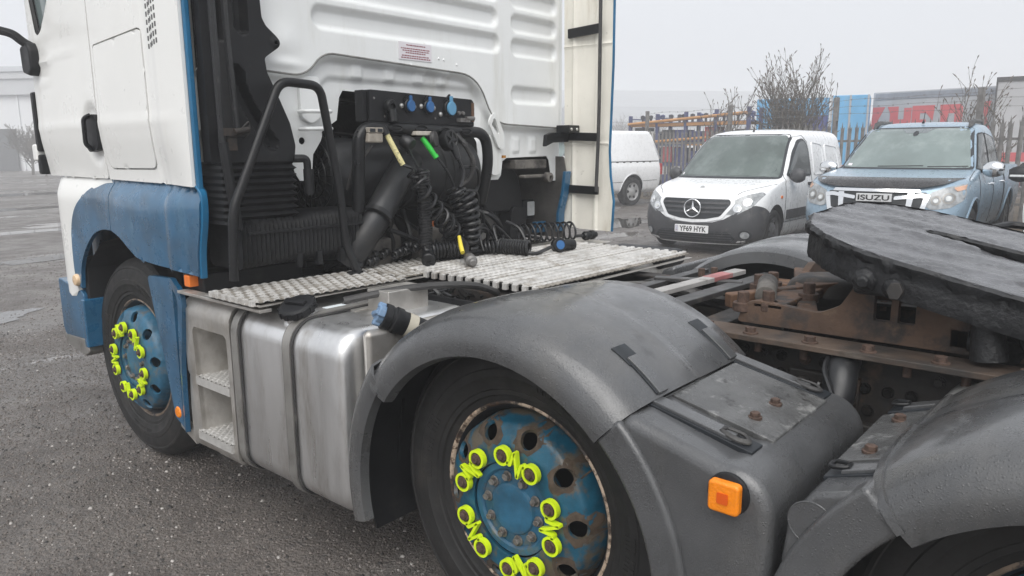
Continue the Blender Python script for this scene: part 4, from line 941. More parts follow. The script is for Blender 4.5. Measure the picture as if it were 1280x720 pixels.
for x in (-1.085, -.60):
    raised(x-.03, x+.03, -3.43, -3.29, .004, 'latch_recess_shade', BB, rimblack, slopeB, b=.002)
    raised(x-.02, x+.02, -3.42, -3.32, .012, 'latch_strap', BB, guard, slopeB, b=.003)
    MB().tube(spline([(x-.012, -3.33, slopeB(-3.33)+.014), (x-.016, -3.30, slopeB(-3.30)+.02), (x+.016, -3.30, slopeB(-3.30)+.02), (x+.012, -3.33, slopeB(-3.33)+.014)], 6), .0048, 8, True).build('latch_hook', blackg, BB)
def arcpatch(name, m_, x0, x1, r0, th, a0, a1, par, n=6):
    mb = MB(); secs = []
    for k in range(n+1):
        a = R(a0+(a1-a0)*k/n); secs.append([(x, WB+r*cos(a), ZG+r*sin(a)) for x, r in ((x0, r0-.004), (x0, r0+th), (x1, r0+th), (x1, r0-.004))])
    return mb.loft(secs, True, True).build(name, m_, par, bevel=.002, seg=1)
for x, rr0 in ((-1.06, .6365), (-.65, .6255)):       # latches across the seam; pocket shade painted as a thin dark patch
    arcpatch('latch_pocket_shade', rimblack, x-.030, x+.030, rr0, .0022, 118.5, 124.5, G1); arcpatch('latch_strap', guard, x-.021, x+.021, rr0, .008, 122.5, 133, G1); arcpatch('latch_edge', rimblack, x-.026, x+.026, rr0, .0030, 123, 132.8, G1)
# marker lamp
ml = frame((-1, 0, 0), (-1.2125, -3.134, .812))
MB().lathe([(.046, -.004), (.046, .003), (.042, .006), (0, .006)], ml, 28).build('marker_base', black, T)
LM = MB().prism(rrect(-.034, -.034, .034, .034, .010), .006, .030, ml).build('marker_lamp', amber, T, bevel=.007, seg=3)
MB().prism(rrect(-.012, -.012, .012, .012, .003), .0305, .032, ml).build('lamp_core', mat('deep_amber', (.70, .10, .005), .3), LM)
MB().prism(circ(0, 0, .042, 36), -.004, .0015, frame((-1, 0, 0), (-1.2055, -3.300, .800))).tube([(-1.2062, -3.300+.0435*cos(2*pi*k/36), .800+.0435*sin(2*pi*k/36)) for k in range(36)], .0016, 5, True).build('blanking_cap', guard, T)
# far side mudguard
xr = [(2*.07-x, r) for x, r in xs][::-1]
hump('far_mudguard_top', WB, ZG, 20, 150, [(x, r-.02) for x, r in xr], 30)
hump('far_mudguard_top', WB-1.35, ZG, 20, 150, [(x, r-.02) for x, r in xr], 30)
MB().prism([(-1.72, .55), (-1.95, .93), (-2.02, .96), (-2.02, .90), (-1.86, .55)], -1.30, -.62, YZ(0)).build('far_splash_guard', guard, T, bevel=.02)
MB().box((.60, -1.72, .25), (1.27, -.7, .92)).build('far_tank', alud, T, bevel=.09, seg=5)
mb = MB(); mb.box((.98, -1.75, .86), (1.27, -1.3, .955)); mb.build('far_step_cover', black, T, bevel=.04, seg=4)
# ---------------------------------------------------------------- chassis
for sx, nm in ((-1, 'frame_rail'), (1, 'frame_rail')):
    x0 = .07+sx*.43; mb = MB()
    mb.box((min(x0, x0-sx*.012), -4.6, .665), (max(x0, x0-sx*.012), 1.0, .935)); mb.box((min(x0-sx*.01, x0-sx*.085), -4.6, .923), (max(x0-sx*.01, x0-sx*.085), 1.0, .9345)); mb.box((min(x0-sx*.01, x0-sx*.085), -4.6, .6655), (max(x0-sx*.01, x0-sx*.085), 1.0, .677))
    RL = mb.build(nm, chassis, T, bevel=.004)
    if sx < 0:
        for i in range(22):
            y = -2.55-.062*i
            for z in (.70, .765, .83, .885):
                if r_.random() < .62: hexbolt(x0-.001, y+r_.uniform(-.01, .01), z, r_.choice((chassis, rustbolt, dark)), RL, .013, (-1, 0, 0))
        for y in (-2.98, -3.08): 
            P_ = MB().box((x0-.03, y-.075, .70), (x0-.002, y+.03, .86)).build('bracket_plate', chassis, RL, bevel=.006)
        for i, (y, z) in enumerate(((-2.93, .83), (-2.93, .76), (-2.93, .72), (-3.0, .83), (-3.0, .74), (-3.1, .80))):
            MB().cyl((x0-.06, y, z), (x0-.03, y, z), .018, .016, 12).build('flange_nut', chassis, RL, bevel=.003, seg=1)
        MB().box((x0-.05, -4.4, .700), (x0-.01, -3.12, .735)).build('cable_channel', chassis, RL, bevel=.008)
    # subframe angle
    a0, a1 = (x0-.10, x0+.03) if sx < 0 else (x0-.03, x0+.10)
    SF = MB().box((a0, -4.55, .9375), (a1, -2.50, .956)).build('subframe_plate', rust if sx > 0 else mat('rusty_flange', (.075, .052, .038), .7, var=.3, vs=7, dirt=((.035, .030, .027), .45, .65, 5, V1), dirt2=((.13, .11, .09), .55, .75, 13, (1, .3, 1)), bump=.4), T, bevel=.003)
    for i, y in enumerate((-2.70, -2.84, -3.02, -3.18, -3.36, -3.55)): hexbolt((a0+.035) if sx < 0 else (a1-.035), y, .957, rustbolt, SF, .017)
    for i in range(7): MB().cyl((x0-.05*1, -2.72-.14*i, .90), (x0-.05, -2.72-.14*i, .937), .012).build('bolt_shank', rustbolt, SF)
# cross members, pipes and red and white bar in front of the fifth wheel
mb = MB(); mb.box((-.35, -2.10, .86), (.49, -2.02, .93)); mb.box((-.35, -2.66, .80), (.49, -2.56, .92)); mb.box((-.35, -3.9, .75), (.49, -3.8, .9)); mb.build('crossmember', chassis, T, bevel=.006)
mb = MB()
mb.bar((-.42, -2.46, .965), (.60, -2.50, .965), .07, .022); mb.bar((-.42, -2.20, .962), (.56, -2.20, .962), .05, .02)
mb.bar((-.38, -1.98, .955), (-.30, -2.56, .962), .05, .018); mb.bar((.18, -2.16, .972), (.30, -2.5, .972), .05, .018)
mb.build('frame_strut', mat('black_frame_paint', (.035, .034, .034), .42, var=.25, dirt=((.12, .11, .10), .55, .75, 13, V1)), T, bevel=.004)
BRr = MB().bar((-.26, -2.36, .986), (.50, -2.40, .986), .055, .020).build('marked_bar', mat('dusty_white_bar', (.34, .33, .32), .6, var=.15, dirt=((.12, .11, .10), .55, .75, 16, V1)), T, bevel=.003)
for a, b in ((.22, .38),): MB().bar((a, -2.36-.04*(a+.26)/.76, .9868), (b, -2.36-.04*(b+.26)/.76, .9868), .0565, .0205).build('red_stripe', mat('faded_red', (.36, .13, .13), .55, var=.2, dirt=((.30, .26, .25), .5, .75, 20, V1)), BRr, bevel=.003)
for i in range(9):
    x = -.25+.07*i; MB().tube(spline([(x, -1.90, .90), (x+r_.uniform(-.08, .08), -2.2, .91+r_.uniform(-.02, .03)), (x+r_.uniform(-.1, .1), -2.5, .90), (x, -2.8, .88)], 6), r_.choice((.011, .015, .02)), 8).build('brake_pipe', r_.choice((hose, dark, greysteel)), T)
MB().box((-.30, -2.2, .80), (-.05, -2.02, .93)).build('junction_box', blackg, T, bevel=.01)
mb = MB(); mb.box((-.30, -2.6, .60), (.44, -1.9, .62)); mb.box((-.33, -4.4, .55), (.47, -2.6, .57)); mb.build('underside_tray', dark, T)
for x, y in ((-.33, -2.26), (-.28, -2.26), (.33, -2.30), (.39, -2.33)): MB().cyl((x, y, .955), (x, y, 1.01), .016, n=6).build('stud', rustbolt, T, bevel=.002, seg=1)
# black elbow hose and air tank behind the mudguards
EH = MB().tube(rpath([(-.37, -3.105, .905), (-.455, -3.12, .895), (-.495, -3.13, .82), (-.53, -3.09, .75), (-.58, -3.05, .66)], .05), .046, 16).build('drain_elbow', hose, T)
MB().tube(spline([(-.44, -3.08, .93), (-.50, -3.09, .90), (-.545, -3.13, .84), (-.55, -3.12, .79), (-.54, -3.06, .80), (-.49, -3.075, .86)], 6), .007, 6).build('loose_wire', hose, EH)
AT = MB().lathe([(0, 0), (.03, .006), (.048, .02), (.05, .05), (.05, .45), (.04, .47), (0, .48)], frame((-1, .22, -.28), (-.36, -3.44, .87)), 22).build('air_tank', mat('grey_air_tank', (.20, .20, .195), .4, .3, var=.2, dirt=((.07, .06, .05), .5, .7, 12, V1)), T)
# ---------------------------------------------------------------- fifth wheel
def fz(x, y): return 1.250+.045*(x-.08)+.222*(y+3.2)
FWP = bpy.data.objects.new('fifth_wheel', None); COL.objects.link(FWP); FWP.parent = T; FWP.location = (.07, -3.25, .95)
def fwc(p): return (p[0]-.07, p[1]+3.25, p[2]-.95)
half = [(.0, -2.905), (.17, -2.905), (.31, -2.945), (.40, -3.02), (.455, -3.12), (.475, -3.22), (.48, -3.42), (.475, -3.62), (.44, -3.70), (.30, -3.74), (.19, -3.76)]
outl = [(.03+x, y) for x, y in half]; outl += [(.055, -3.30)] ; 
ol = [(.03+x, y) for x, y in half]+[(.155, -3.62), (.135, -3.40), (.125, -3.24), (.105, -3.195), (.075, -3.20), (.045, -3.25), (.005, -3.42), (-.035, -3.62)]+[(.03-x, y) for x, y in half[:0:-1]]
ol = ol[::-1]
def g_noise(x, y): 
    return (sin(23*x+5*sin(9*y))*sin(31*y+4*sin(13*x))*.5+sin(67*x+3*sin(40*y))*sin(59*y+2*sin(50*x))*.3+sin(130*x+20*y)*sin(121*y-15*x)*.2)
def fw_top(x, y):
    n = g_noise(x, y); d = math.hypot(x-.09, y+3.18)
    z = fz(x, y)+.0035*n+.006*math.exp(-((d-.10)/.05)**2)*(.6+.6*n)+.0025*sin(38*(x*.9+y*.35)+2*n)
    return fwc((x, y, z))
greasetop = mat('smeared_grease', (.092, .093, .10), .26, var=.35, vs=8, vstr=(1, .35, 1), dirt=((.05, .05, .054), .50, .72, 9, (1, .4, 1)), dirt2=((.12, .12, .128), .55, .75, 15, (1, .25, 1)), bump=.9, bs=55, rvar=.12, spec=.7)  # paler than the skirt grease: sky sheen on top put into the colour
FT = sheet('top_plate', greasetop, FWP, rpoly(ol, .015), fw_top, (), .011, ang=180)
# thick skirt with ragged grease
P_ = resample(rpoly(ol, .015), .012); mb = MB(); secs = []
for lev, (dz, out) in enumerate(((.003, -.004), (-.006, .008), (-.018, .006), (-.030, -.004), (-.05, -.002), (-.088, .0), (-.102, -.004), (-.104, -.05))):
    sec = []
    for i, (x, y) in enumerate(P_):
        c = Vector((x-.07, y+3.3)); t = Vector(P_[(i+1) % len(P_)])-Vector(P_[i-1]); nn = Vector((-t.y, t.x)).normalized()
        if lev in (1, 2): jag = .003*sin(i*1.7)+.004*sin(i*.63+1)+.002*r_.uniform(-1, 1)
        else: jag = .0025*r_.uniform(-1, 1)
        zz = fz(x, y)+dz+(.006*sin(i*.9)+.005*sin(i*.37) if lev in (2, 3) else 0)
        if lev >= 6: zz = max(zz, fz(x, y)-.104)
        sec.append(fwc((x-nn.x*(out+jag), y-nn.y*(out+jag), zz)))
    secs.append(sec)
area = sum(P_[i][0]*P_[(i+1) % len(P_)][1]-P_[(i+1) % len(P_)][0]*P_[i][1] for i in range(len(P_)))
mb.loft(secs, True, False); mb.f.append(tuple(range((len(secs)-1)*len(P_), len(secs)*len(P_))))
mb.build('plate_skirt', grease, FWP, ang=50)
mb = MB()                                            # lugs and bolts under the near edge
def fwv(v): return Vector(fwc(v))
for y, r1 in ((-3.16, .034), (-3.235, .03)):
    mb.lathe([(.0, .03), (r1*.5, .03), (r1*.62, .015), (r1, .01), (r1*1.05, -.05)], frame((-1, -.05, -.1), fwv((-.445, y, fz(-.44, y)-.075))), 8)
mb.box(fwv((-.43, -3.265, 1.115)), fwv((-.30, -3.125, fz(-.4, -3.2)-.06)))
mb.build('pivot_lug', grease, FWP, bevel=.014, seg=2)
hx = [(.021*cos(pi*k/3), .026*sin(pi*k/3)) for k in range(6)]
MB().prism(hx, 0, .03, frame((-1, -.1, .15), fwv((-.46, -3.245, fz(-.45, -3.245)-.075)))).build('pivot_bolt', chassis, FWP, bevel=.003)
# pedestals and cross beams
ped = rpoly([(-2.74, .957), (-2.76, 1.02), (-2.80, 1.035), (-3.0, 1.02), (-3.06, 1.05), (-3.10, 1.12), (-3.32, 1.12), (-3.40, 1.06), (-3.52, 1.01), (-3.75, 1.0), (-3.80, .957)], .015)
for sx in (-1, 1):
    xx = .07+sx*.37; holes_ = [rrect(-3.20, 1.02, -3.155, 1.10, .005, 2), rrect(-3.265, 1.02, -3.22, 1.10, .005, 2)]
    V, F = cdt(ped, holes_, .04)
    rp = MAT.get("rusty_pedestal") or mat("rusty_pedestal", (.098, .060, .040), .75, var=.3, vs=6, dirt=((.04, .033, .03), .48, .64, 6, V1), dirt2=((.15, .10, .065), .56, .75, 12, V1), bump=.4, bs=70)
    MB().add([fwc((xx-.014*sx, y, z)) for y, z in V], [tuple(map(int, f)) for f in F]).build('pedestal_plate', rp, FWP, solid=.028, fixn=False, bevel=.004, off=0)
mb = MB()
mb.bar(fwc((-.30, -2.84, 1.02)), fwc((.44, -2.84, 1.02)), .10, .02); mb.bar(fwc((-.25, -2.95, 1.0)), fwc((.40, -2.70, 1.03)), .06, .03); mb.bar(fwc((-.20, -2.66, 1.0)), fwc((.30, -3.02, 1.03)), .045, .05)
mb.bar(fwc((-.02, -3.05, 1.02)), fwc((.42, -2.98, 1.04)), .05, .05); mb.bar(fwc((-.30, -3.4, 1.0)), fwc((.44, -3.4, 1.0)), .10, .06)
mb.build('cross_beam', rust, FWP, bevel=.006)
MB().prism(rpoly([(.30, .96), (.30, 1.03), (.40, 1.07), (.52, 1.06), (.60, 1.0), (.60, .96)], .02), 0, .03, XZ(0)).build('end_bracket', MAT['rusty_pedestal'], FWP, bevel=.005).location = (-.07, 3.25-2.72, -.95)
MB().cyl(fwc((-.22, -2.80, 1.035)), fwc((-.05, -2.74, 1.05)), .034, n=18).build('damper_tube', grime, FWP, bevel=.004)
for x, y, z in ((-.28, -2.75, 1.02), (-.27, -2.83, 1.03), (.02, -2.68, 1.03), (.10, -2.70, 1.03), (-.1, -2.9, 1.04), (.25, -2.62, .99)): 
    MB().cyl(fwc((x, y, z-.03)), fwc((x, y, z+.035)), .021, .021, 6).cyl(fwc((x, y, z-.03)), fwc((x, y, z)), .033, n=14).build('clamp_bolt', rustbolt, FWP, bevel=.003, seg=1)
MB().lathe([(.14, 0), (.15, .03), (.13, .07), (.10, .09), (0, .09)], frame((0, 0, 1), fwc((.22, -2.86, .96))), 20).build('bearing_block', chassis, FWP, bevel=.004)
mb = MB()
for s_ in (-1, 1): mb.cyl(fwc((.07+s_*.30, -3.45, 1.05)), fwc((.07+s_*.40, -3.47, .98)), .05, .06, 14)
mb.cyl(fwc((-.36, -3.44, 1.12)), fwc((-.37, -3.46, .97)), .035, .045, 12); mb.cyl(fwc((-.30, -3.40, 1.0)), fwc((-.30, -3.75, 1.0)), .03, n=12)
mb.build('release_linkage', grease, FWP)
MB().tube(rpath([(.42, -.02, .27), (.62, -.1, .285), (.62, -.42, .24), (.58, -.44, .235), (.50, -.2, .26)], .04), .013, 8).build('release_handle', blackg, FWP)
# ================================================================ coiled lines: each hangs or lies on the truck
def coil(path, r, turns, wire, taper=None, phase=0, n=16):
    P = path; N = len(P); L = [0]
    for i in range(1, N): L.append(L[-1]+(P[i]-P[i-1]).length)
    out = []; total = turns*n
    nv = None; T0 = None
    for k in range(total+1):
        s_ = L[-1]*k/total; i = min(N-2, max(0, int(np.searchsorted(L, s_))-1)); f_ = (s_-L[i])/max(1e-9, L[i+1]-L[i]); c = P[i].lerp(P[i+1], f_); t = (P[min(i+2, N-1)]-P[max(i-1, 0)]).normalized()
        nv = t.orthogonal().normalized() if nv is None else (nv-t*nv.dot(t)).normalized()
        b = t.cross(nv); a = 2*pi*k/n+phase; rr = r*(taper(k/total) if taper else 1)
        out.append(c+nv*rr*cos(a)+b*rr*sin(a))
    return out
def hosething(name, label, cat, group=None): return thing(name, label, cat, (0, 0, .977), group=group)
def up_(o):                                             # parts are written in world coordinates
    for ch in [x for x in S.objects if x.parent == o]: ch.location.z -= .977
GH = 'coiled lines between cab and catwalk'
sv = lambda P, n=8: spline(P, n)
# 1 thick ribbed coil that hangs to the plate edge
h = hosething('coiled_cable', 'tight black coil hanging straight down to the catwalk, leftmost of the tangle', 'cable', GH)
MB().tube(coil(sv([(-.155, -1.085, 1.425), (-.150, -1.09, 1.25), (-.16, -1.10, 1.06)]), .026, 26, .0085, n=12), .0095, 7).build('coil', hose, h)
MB().tube(sv([(-.215, -1.06, 1.52), (-.19, -1.07, 1.47), (-.165, -1.085, 1.42)]), .006, 7).build('lead', hose, h)
MB().tube(sv([(-.16, -1.10, 1.07), (-.17, -1.12, 1.03), (-.20, -1.16, 1.015)]), .020, 10).build('boot', hose, h)
MB().lathe([(.026, -.02), (.034, -.01), (.034, .015), (.028, .02), (.012, .02), (.012, .008), (0, .008)], frame((-.55, -.6, -.1), (-.222, -1.185, 1.01)), 18).build('plug', blackg, h)
MB().lathe([(.030, -.03), (.034, -.01), (.034, .018), (.028, .026), (0, .026)], frame((.3, -1, -.55), (-.205, -1.045, 1.55)), 18).build('socket_plug', hose, h)
MB().tube([(-.205, -1.04, 1.535), (-.20, -1.05, 1.50)], [.02, .012], 10).build('plug_boot', hose, h); up_(h)
# 2 wide coil from the cream sleeve
h = hosething('coiled_air_line', 'loose black air coil hanging from a cream speckled sleeve', 'air line', GH)
MB().tube([(-.325, -1.03, 1.60), (-.31, -1.05, 1.55), (-.27, -1.08, 1.45)], .013, 10).build('sleeve', tagyel, h)
MB().cyl((-.335, -1.02, 1.62), (-.322, -1.035, 1.585), .019).build('coupling', blackg, h)
MB().tube(sv([(-.27, -1.08, 1.45), (-.235, -1.10, 1.435), (-.20, -1.09, 1.42)]), .008, 7).build('lead', hose, h)
MB().tube(coil(sv([(-.215, -1.10, 1.42), (-.19, -1.12, 1.33), (-.10, -1.12, 1.22), (.02, -1.10, 1.12), (.10, -1.06, 1.05)]), .045, 9, .008, taper=lambda t: .8+.3*t), .0085, 7).build('coil', hose, h); up_(h)
# 3 green plug
h = hosething('coiled_cable', 'black coiled cable below a bright green plug', 'cable', GH)
MB().tube([(-.10, -1.03, 1.575), (-.078, -1.055, 1.53), (-.058, -1.07, 1.492)], [.013, .0145, .0125], 12).build('green_boot', green, h)
MB().lathe([(.0145, -.006), (.014, .010)], frame((.4, -.5, -1), (-.054, -1.073, 1.487)), 12).build('boot_collar', green, h)
MB().box((-.155, -1.055, 1.585), (-.055, -1.01, 1.605)).build('socket_flap', mat('pale_dirty_flap', (.45, .42, .37), .6, var=.2, vs=40), h, bevel=.004)
MB().lathe([(.036, -.012), (.038, 0), (.036, .008), (.02, .010), (0, .010)], frame((.5, -1, .1), (-.045, -1.06, 1.57)), 20).build('hinged_cap', strap, h)
MB().tube(sv([(-.048, -1.08, 1.48), (-.01, -1.10, 1.42), (.03, -1.10, 1.36), (.045, -1.10, 1.32)]), .007, 7).build('lead', hose, h)
MB().tube(coil(sv([(.05, -1.10, 1.33), (.07, -1.12, 1.25), (.11, -1.12, 1.16), (.16, -1.10, 1.08)]), .042, 11, .009), .0095, 7).build('coil', hose, h); up_(h)
# 4 round many pin plug
h = hosething('coiled_cable', 'thick black coil below the large round socket with spoked cap', 'cable', GH)
fx = frame((.15, -1, .15), (.07, -1.05, 1.565)); mb = MB().lathe([(.052, -.03), (.054, 0), (.05, .012), (.04, .014), (.036, .008), (.012, .008), (.010, .014), (0, .014)], fx, 26)
for k in range(5): mb.box((.01, -.006, .006), (.045, .006, .014), fx @ Matrix.Rotation(2*pi*k/5, 4, 'Z'))
mb.build('round_plug', blackg, h)
MB().tube([(.085, -1.06, 1.53), (.095, -1.08, 1.47)], [.022, .014], 12).build('boot', hose, h)
MB().tube(sv([(.095, -1.08, 1.47), (.12, -1.09, 1.41), (.10, -1.10, 1.36), (.06, -1.12, 1.33)]), .009, 7).build('lead', hose, h)
MB().tube(coil(sv([(.07, -1.14, 1.31), (.09, -1.16, 1.22), (.10, -1.16, 1.12), (.10, -1.15, 1.03)]), .040, 9, .01, taper=lambda t: 1.1-.3*t), .0105, 7).build('coil', hose, h); up_(h)
# 5 grey ribbed line right
h = hosething('air_line', 'grey ribbed line curving down at the right of the sockets', 'air line', GH)
MB().tube(rpath([(.155, -1.02, 1.58), (.17, -1.05, 1.55), (.23, -1.06, 1.46), (.235, -1.04, 1.38), (.19, -1.0, 1.33)], .05), .012, 8).build('line', strap, h)
mb = MB(); q = rpath([(.16, -1.03, 1.57), (.17, -1.05, 1.55), (.23, -1.06, 1.46), (.235, -1.04, 1.39)], .05)
for k in range(0, len(q)-1): mb.lathe([(.0135, -.004), (.015, 0), (.0135, .004)], frame(q[k+1]-q[k], q[k]), 8)
mb.build('rib', strap, h)
MB().cyl((.148, -1.01, 1.595), (.165, -1.04, 1.56), .018).build('coupling', blackg, h); up_(h)
# 6 loops bowing out to the right
h = hosething('air_line', 'three black loops bowing out to the right of the hanging coils', 'air line', GH)
mb = MB()
for k, (z, x) in enumerate(((1.40, .30), (1.28, .29), (1.17, .33), (1.08, .36))): mb.tube(sv([(.14, -1.05, z+.03), (x-.02, -1.03, z+.02), (x+.03, -1.0, z-.05), (x, -1.0, z-.10), (.16, -1.06, z-.09)], 7), .009, 7)
mb.build('loop', hose, h); up_(h)
# grey twin connector on its lead
h = hosething('battery_connector', 'beige grey twin pole connector clipped under the tube', 'connector')
MB().box((-.435, -1.045, 1.55), (-.35, -1.01, 1.595)).build('housing', mat('beige_grey', (.30, .27, .23), .6, var=.15, vs=40, dirt=((.12, .11, .09), .55, .75, 50, V1)), h, bevel=.008)
mb = MB()
for x in (-.434, -.391): mb.box((x, -1.048, 1.594), (x+.040, -1.01, 1.618)); 
mb.build('pole_frame', MAT['beige_grey'], h, bevel=.004)
mb = MB()
for x in (-.428, -.385): mb.box((x, -1.0495, 1.598), (x+.028, -1.047, 1.613))
mb.build('pole_opening', rimblack, h)
MB().tube(sv([(-.40, -1.02, 1.54), (-.43, -1.0, 1.49), (-.47, -.97, 1.44), (-.48, -.93, 1.34)]), .007, 7).build('lead', strap, h); up_(h)
# --- lying on the plate
GP = 'coils lying on the tread plate'
h = hosething('coiled_cable', 'short fat black coil lying by the yellow tag', 'cable', GP)
MB().tube(coil([Vector((-.14, -1.09, 1.035)), Vector((-.05, -1.13, 1.035)), Vector((.02, -1.17, 1.033))], .034, 10, .008, n=14), .008, 7).build('coil', hose, h); up_(h)
h = hosething('air_coupling', 'black air coupling with a yellow sleeve lying on the plate', 'coupling', GP)
MB().tube([(-.02, -1.19, 1.10), (-.06, -1.24, 1.06), (-.08, -1.27, 1.035)], [.009, .011, .011], 10).build('yellow_sleeve', mat('yellow_sleeve', (.72, .58, .06), .5), h)
MB().tube(sv([(.02, -1.14, 1.09), (.01, -1.20, 1.06), (-.06, -1.27, 1.02), (-.10, -1.32, 1.005)]), .016, 9).build('body', hose, h)
MB().lathe([(.020, -.05), (.028, -.03), (.028, .02), (.018, .03), (.018, .05), (.013, .055), (0, .055)], frame((-.5, -.75, -.12), (-.12, -1.36, 1.012)), 16).build('coupling_head', greysteel, h)
MB().tube(sv([(.03, -1.20, 1.0), (.05, -1.16, 1.01), (.08, -1.14, 1.03)]), .004, 6).build('green_wire', green, h); up_(h)
h = hosething('coiled_cable', 'black coil with a blue capped plug lying across the plate', 'cable', GP)
MB().tube(coil([Vector((.20, -1.15, 1.02)), Vector((.26, -1.20, 1.022))], .030, 4, .008, n=14), .007, 7).build('loose_coil', hose, h)
MB().tube(coil([Vector((.27, -1.19, 1.025)), Vector((.30, -1.30, 1.025)), Vector((.31, -1.36, 1.022))], .034, 12, .008, n=12), .0075, 7).build('coil', hose, h)
MB().tube(sv([(.30, -1.36, 1.0), (.34, -1.385, .995), (.43, -1.37, 1.003), (.48, -1.37, 1.012)]), .010, 8).build('lead', hose, h)
fx = frame((-.45, -1, .25), (.53, -1.385, 1.018)); MB().lathe([(.030, -.03), (.040, -.02), (.040, .010), (.036, .014)], fx, 22).build('plug', blackg, h)
MB().lathe([(.036, .012), (.036, .016), (0, .017)], fx, 20).build('plug_lid', blackg, h)
MB().lathe([(.024, .016), (.024, .019), (0, .020)], fx, 20).build('plug_cap', bluecap, h)
MB().cyl((.55, -1.38, 1.015), (.63, -1.41, 1.015), .030).build('plug_body', blackg, h, bevel=.006); up_(h)
h = hosething('coiled_air_line', 'open black coil of wide rings lying at the far end of the plate', 'air line', GP)
MB().tube(coil([Vector((.62, -1.02, 1.045)), Vector((.80, -1.09, 1.045)), Vector((.97, -1.17, 1.045))], .050, 10, .008, n=20), .0065, 7).build('coil', hose, h)
MB().tube(sv([(.98, -1.17, 1.01), (1.02, -1.19, 1.01), (1.05, -1.20, 1.005)]), .009, 8).build('lead', hose, h)
MB().lathe([(.020, 0), (.028, .01), (.028, .03), (.022, .035), (.022, .05), (.028, .055), (.028, .075), (.016, .08), (.016, .10), (0, .10)], frame((1, -.28, .05), (1.03, -1.19, 1.006)), 16).build('coupling', blackg, h); up_(h)
h = hosething('air_line', 'black lines looping from the coils up to the support bracket', 'air line', GP)
mb = MB(); mb.tube(sv([(.20, -1.15, 1.0), (.22, -1.10, 1.09), (.34, -1.02, 1.12), (.44, -1.0, 1.04), (.44, -1.06, .99)]), .008, 7); mb.tube(sv([(.40, -1.08, .99), (.44, -1.0, 1.10), (.50, -1.0, 1.08), (.46, -1.15, 1.0)]), .008, 7); mb.tube(sv([(.55, -1.0, 1.12), (.60, -1.05, 1.08), (.58, -1.12, 1.0), (.50, -1.15, .995)]), .009, 7)
mb.build('line', hose, h); up_(h)
# ================================================================ vehicles
bpaint = mat('light_blue_metallic', (.27, .375, .47), .32, .25, var=.05, coat=.5, dirt=((.20, .24, .28), .55, .85, 3, V1))
wpaint = mat('white_car_paint', (.80, .81, .82), .3, var=.02, coat=.5, dirt=((.62, .61, .58), .58, .85, 4, (1, 1, .5)))
darkgrey = mat('dark_bumper_plastic', (.045, .046, .05), .5, var=.15, vs=4, dirt=((.12, .115, .11), .52, .8, 5, V1), bump=.1)
misted = mat('misted_windscreen', (.085, .108, .10), .16, var=.2, vs=1.4, dirt=((.155, .185, .178), .45, .75, 2.4, (1, 1, .12)), spec=.6, rvar=.05)
misted2 = mat('misted_pale_windscreen', (.165, .205, .198), .2, var=.14, vs=1.4, dirt=((.26, .305, .295), .45, .75, 2.4, (1, 1, .12)), spec=.6, rvar=.05)
sideglass = mat('side_glass', (.05, .062, .065), .1, var=.3, vs=3, spec=.8)
lampglass = mat('headlamp_glass', (.30, .315, .325), .12, var=.3, vs=16, spec=.9)
seamm = mat('panel_gap', (.03, .03, .032), .7)
tailred = mat('tail_lamp_red', (.35, .02, .02), .25)
def outline(yf, yr, w, bow, rc, rr, z):
    h = []
    for k in range(9):
        x = (w-rc)*k/8; h.append((x, yf-bow*(x/w)**2))
    yc = yf-bow*((w-rc)/w)**2
    for k in range(1, 8):
        t = pi/2*k/7; h.append((w-rc+rc*sin(t), yc-rc*1.15*(1-cos(t))))
    y0 = yc-rc*1.15; y1 = yr+rr
    for k in range(1, 14): h.append((w, y0+(y1-y0)*k/14))
    for k in range(8):
        t = pi/2*k/7; h.append((w-rr+rr*cos(t), y1-rr*sin(t)))
    h.append((0, yr)); full = [(x, y, z) for x, y in h]+[(-x, y, z) for x, y in h[-2:0:-1]]
    return full
def interp_rows(rows, n):
    """rows of (z, yf, yr, w, bow, rc, rr) resampled smoothly"""
    P = np.array(rows, float); t = np.arange(len(P)); out = []
    for q in np.linspace(0, len(P)-1, n*(len(P)-1)+1):
        i = min(int(q), len(P)-2); f = q-i; a, b, c, d = P[max(i-1, 0)], P[i], P[i+1], P[min(i+2, len(P)-1)]
        v = .5*((2*b)+(c-a)*f+(2*a-5*b+4*c-d)*f*f+(3*b-a-3*c+d)*f**3); out.append(.55*v+.45*(b+(c-b)*f))
    return out
def shell(name, rows, m_, root, n=3, archs=(), ra=.37):
    R_ = interp_rows(rows, n); mb = MB().loft([outline(q[1], q[2], q[3], q[4], q[5], q[6], q[0]) for q in R_], True, True)
    o = mb.build(name, m_, root, ang=32); bm = bmesh.new(); bm.from_mesh(o.data); bv = BVHTree.FromBMesh(bm); bm.free()
    if archs:
        o.data.materials.append(black)
        cut = MB()
        for y in archs:
            for s_ in (-1, 1): cut.cyl((s_*.52, y, ra*.93), (s_*1.3, y, ra*.93), ra, n=32)
        c = cut.build('cutter', black, None); md = o.modifiers.new('arch', 'BOOLEAN'); md.object = c; md.operation = 'DIFFERENCE'; md.solver = 'EXACT'; md.material_mode = 'TRANSFER'
        c.parent = root; bpy.context.view_layer.update(); dg = bpy.context.evaluated_depsgraph_get(); me = bpy.data.meshes.new_from_object(o.evaluated_get(dg)); o.modifiers.clear(); o.data = me
        bpy.data.objects.remove(c); me.set_sharp_from_angle(angle=R(32))
    return o, bv
DIRS = {'front': (lambda u, v: (Vector((u, 3, v)), Vector((0, -1, 0)))), 'left': (lambda u, v: (Vector((-3, u, v)), Vector((1, 0, 0)))), 'right': (lambda u, v: (Vector((3, u, v)), Vector((-1, 0, 0)))), 'top': (lambda u, v: (Vector((u, v, 4)), Vector((0, 0, -1))))}
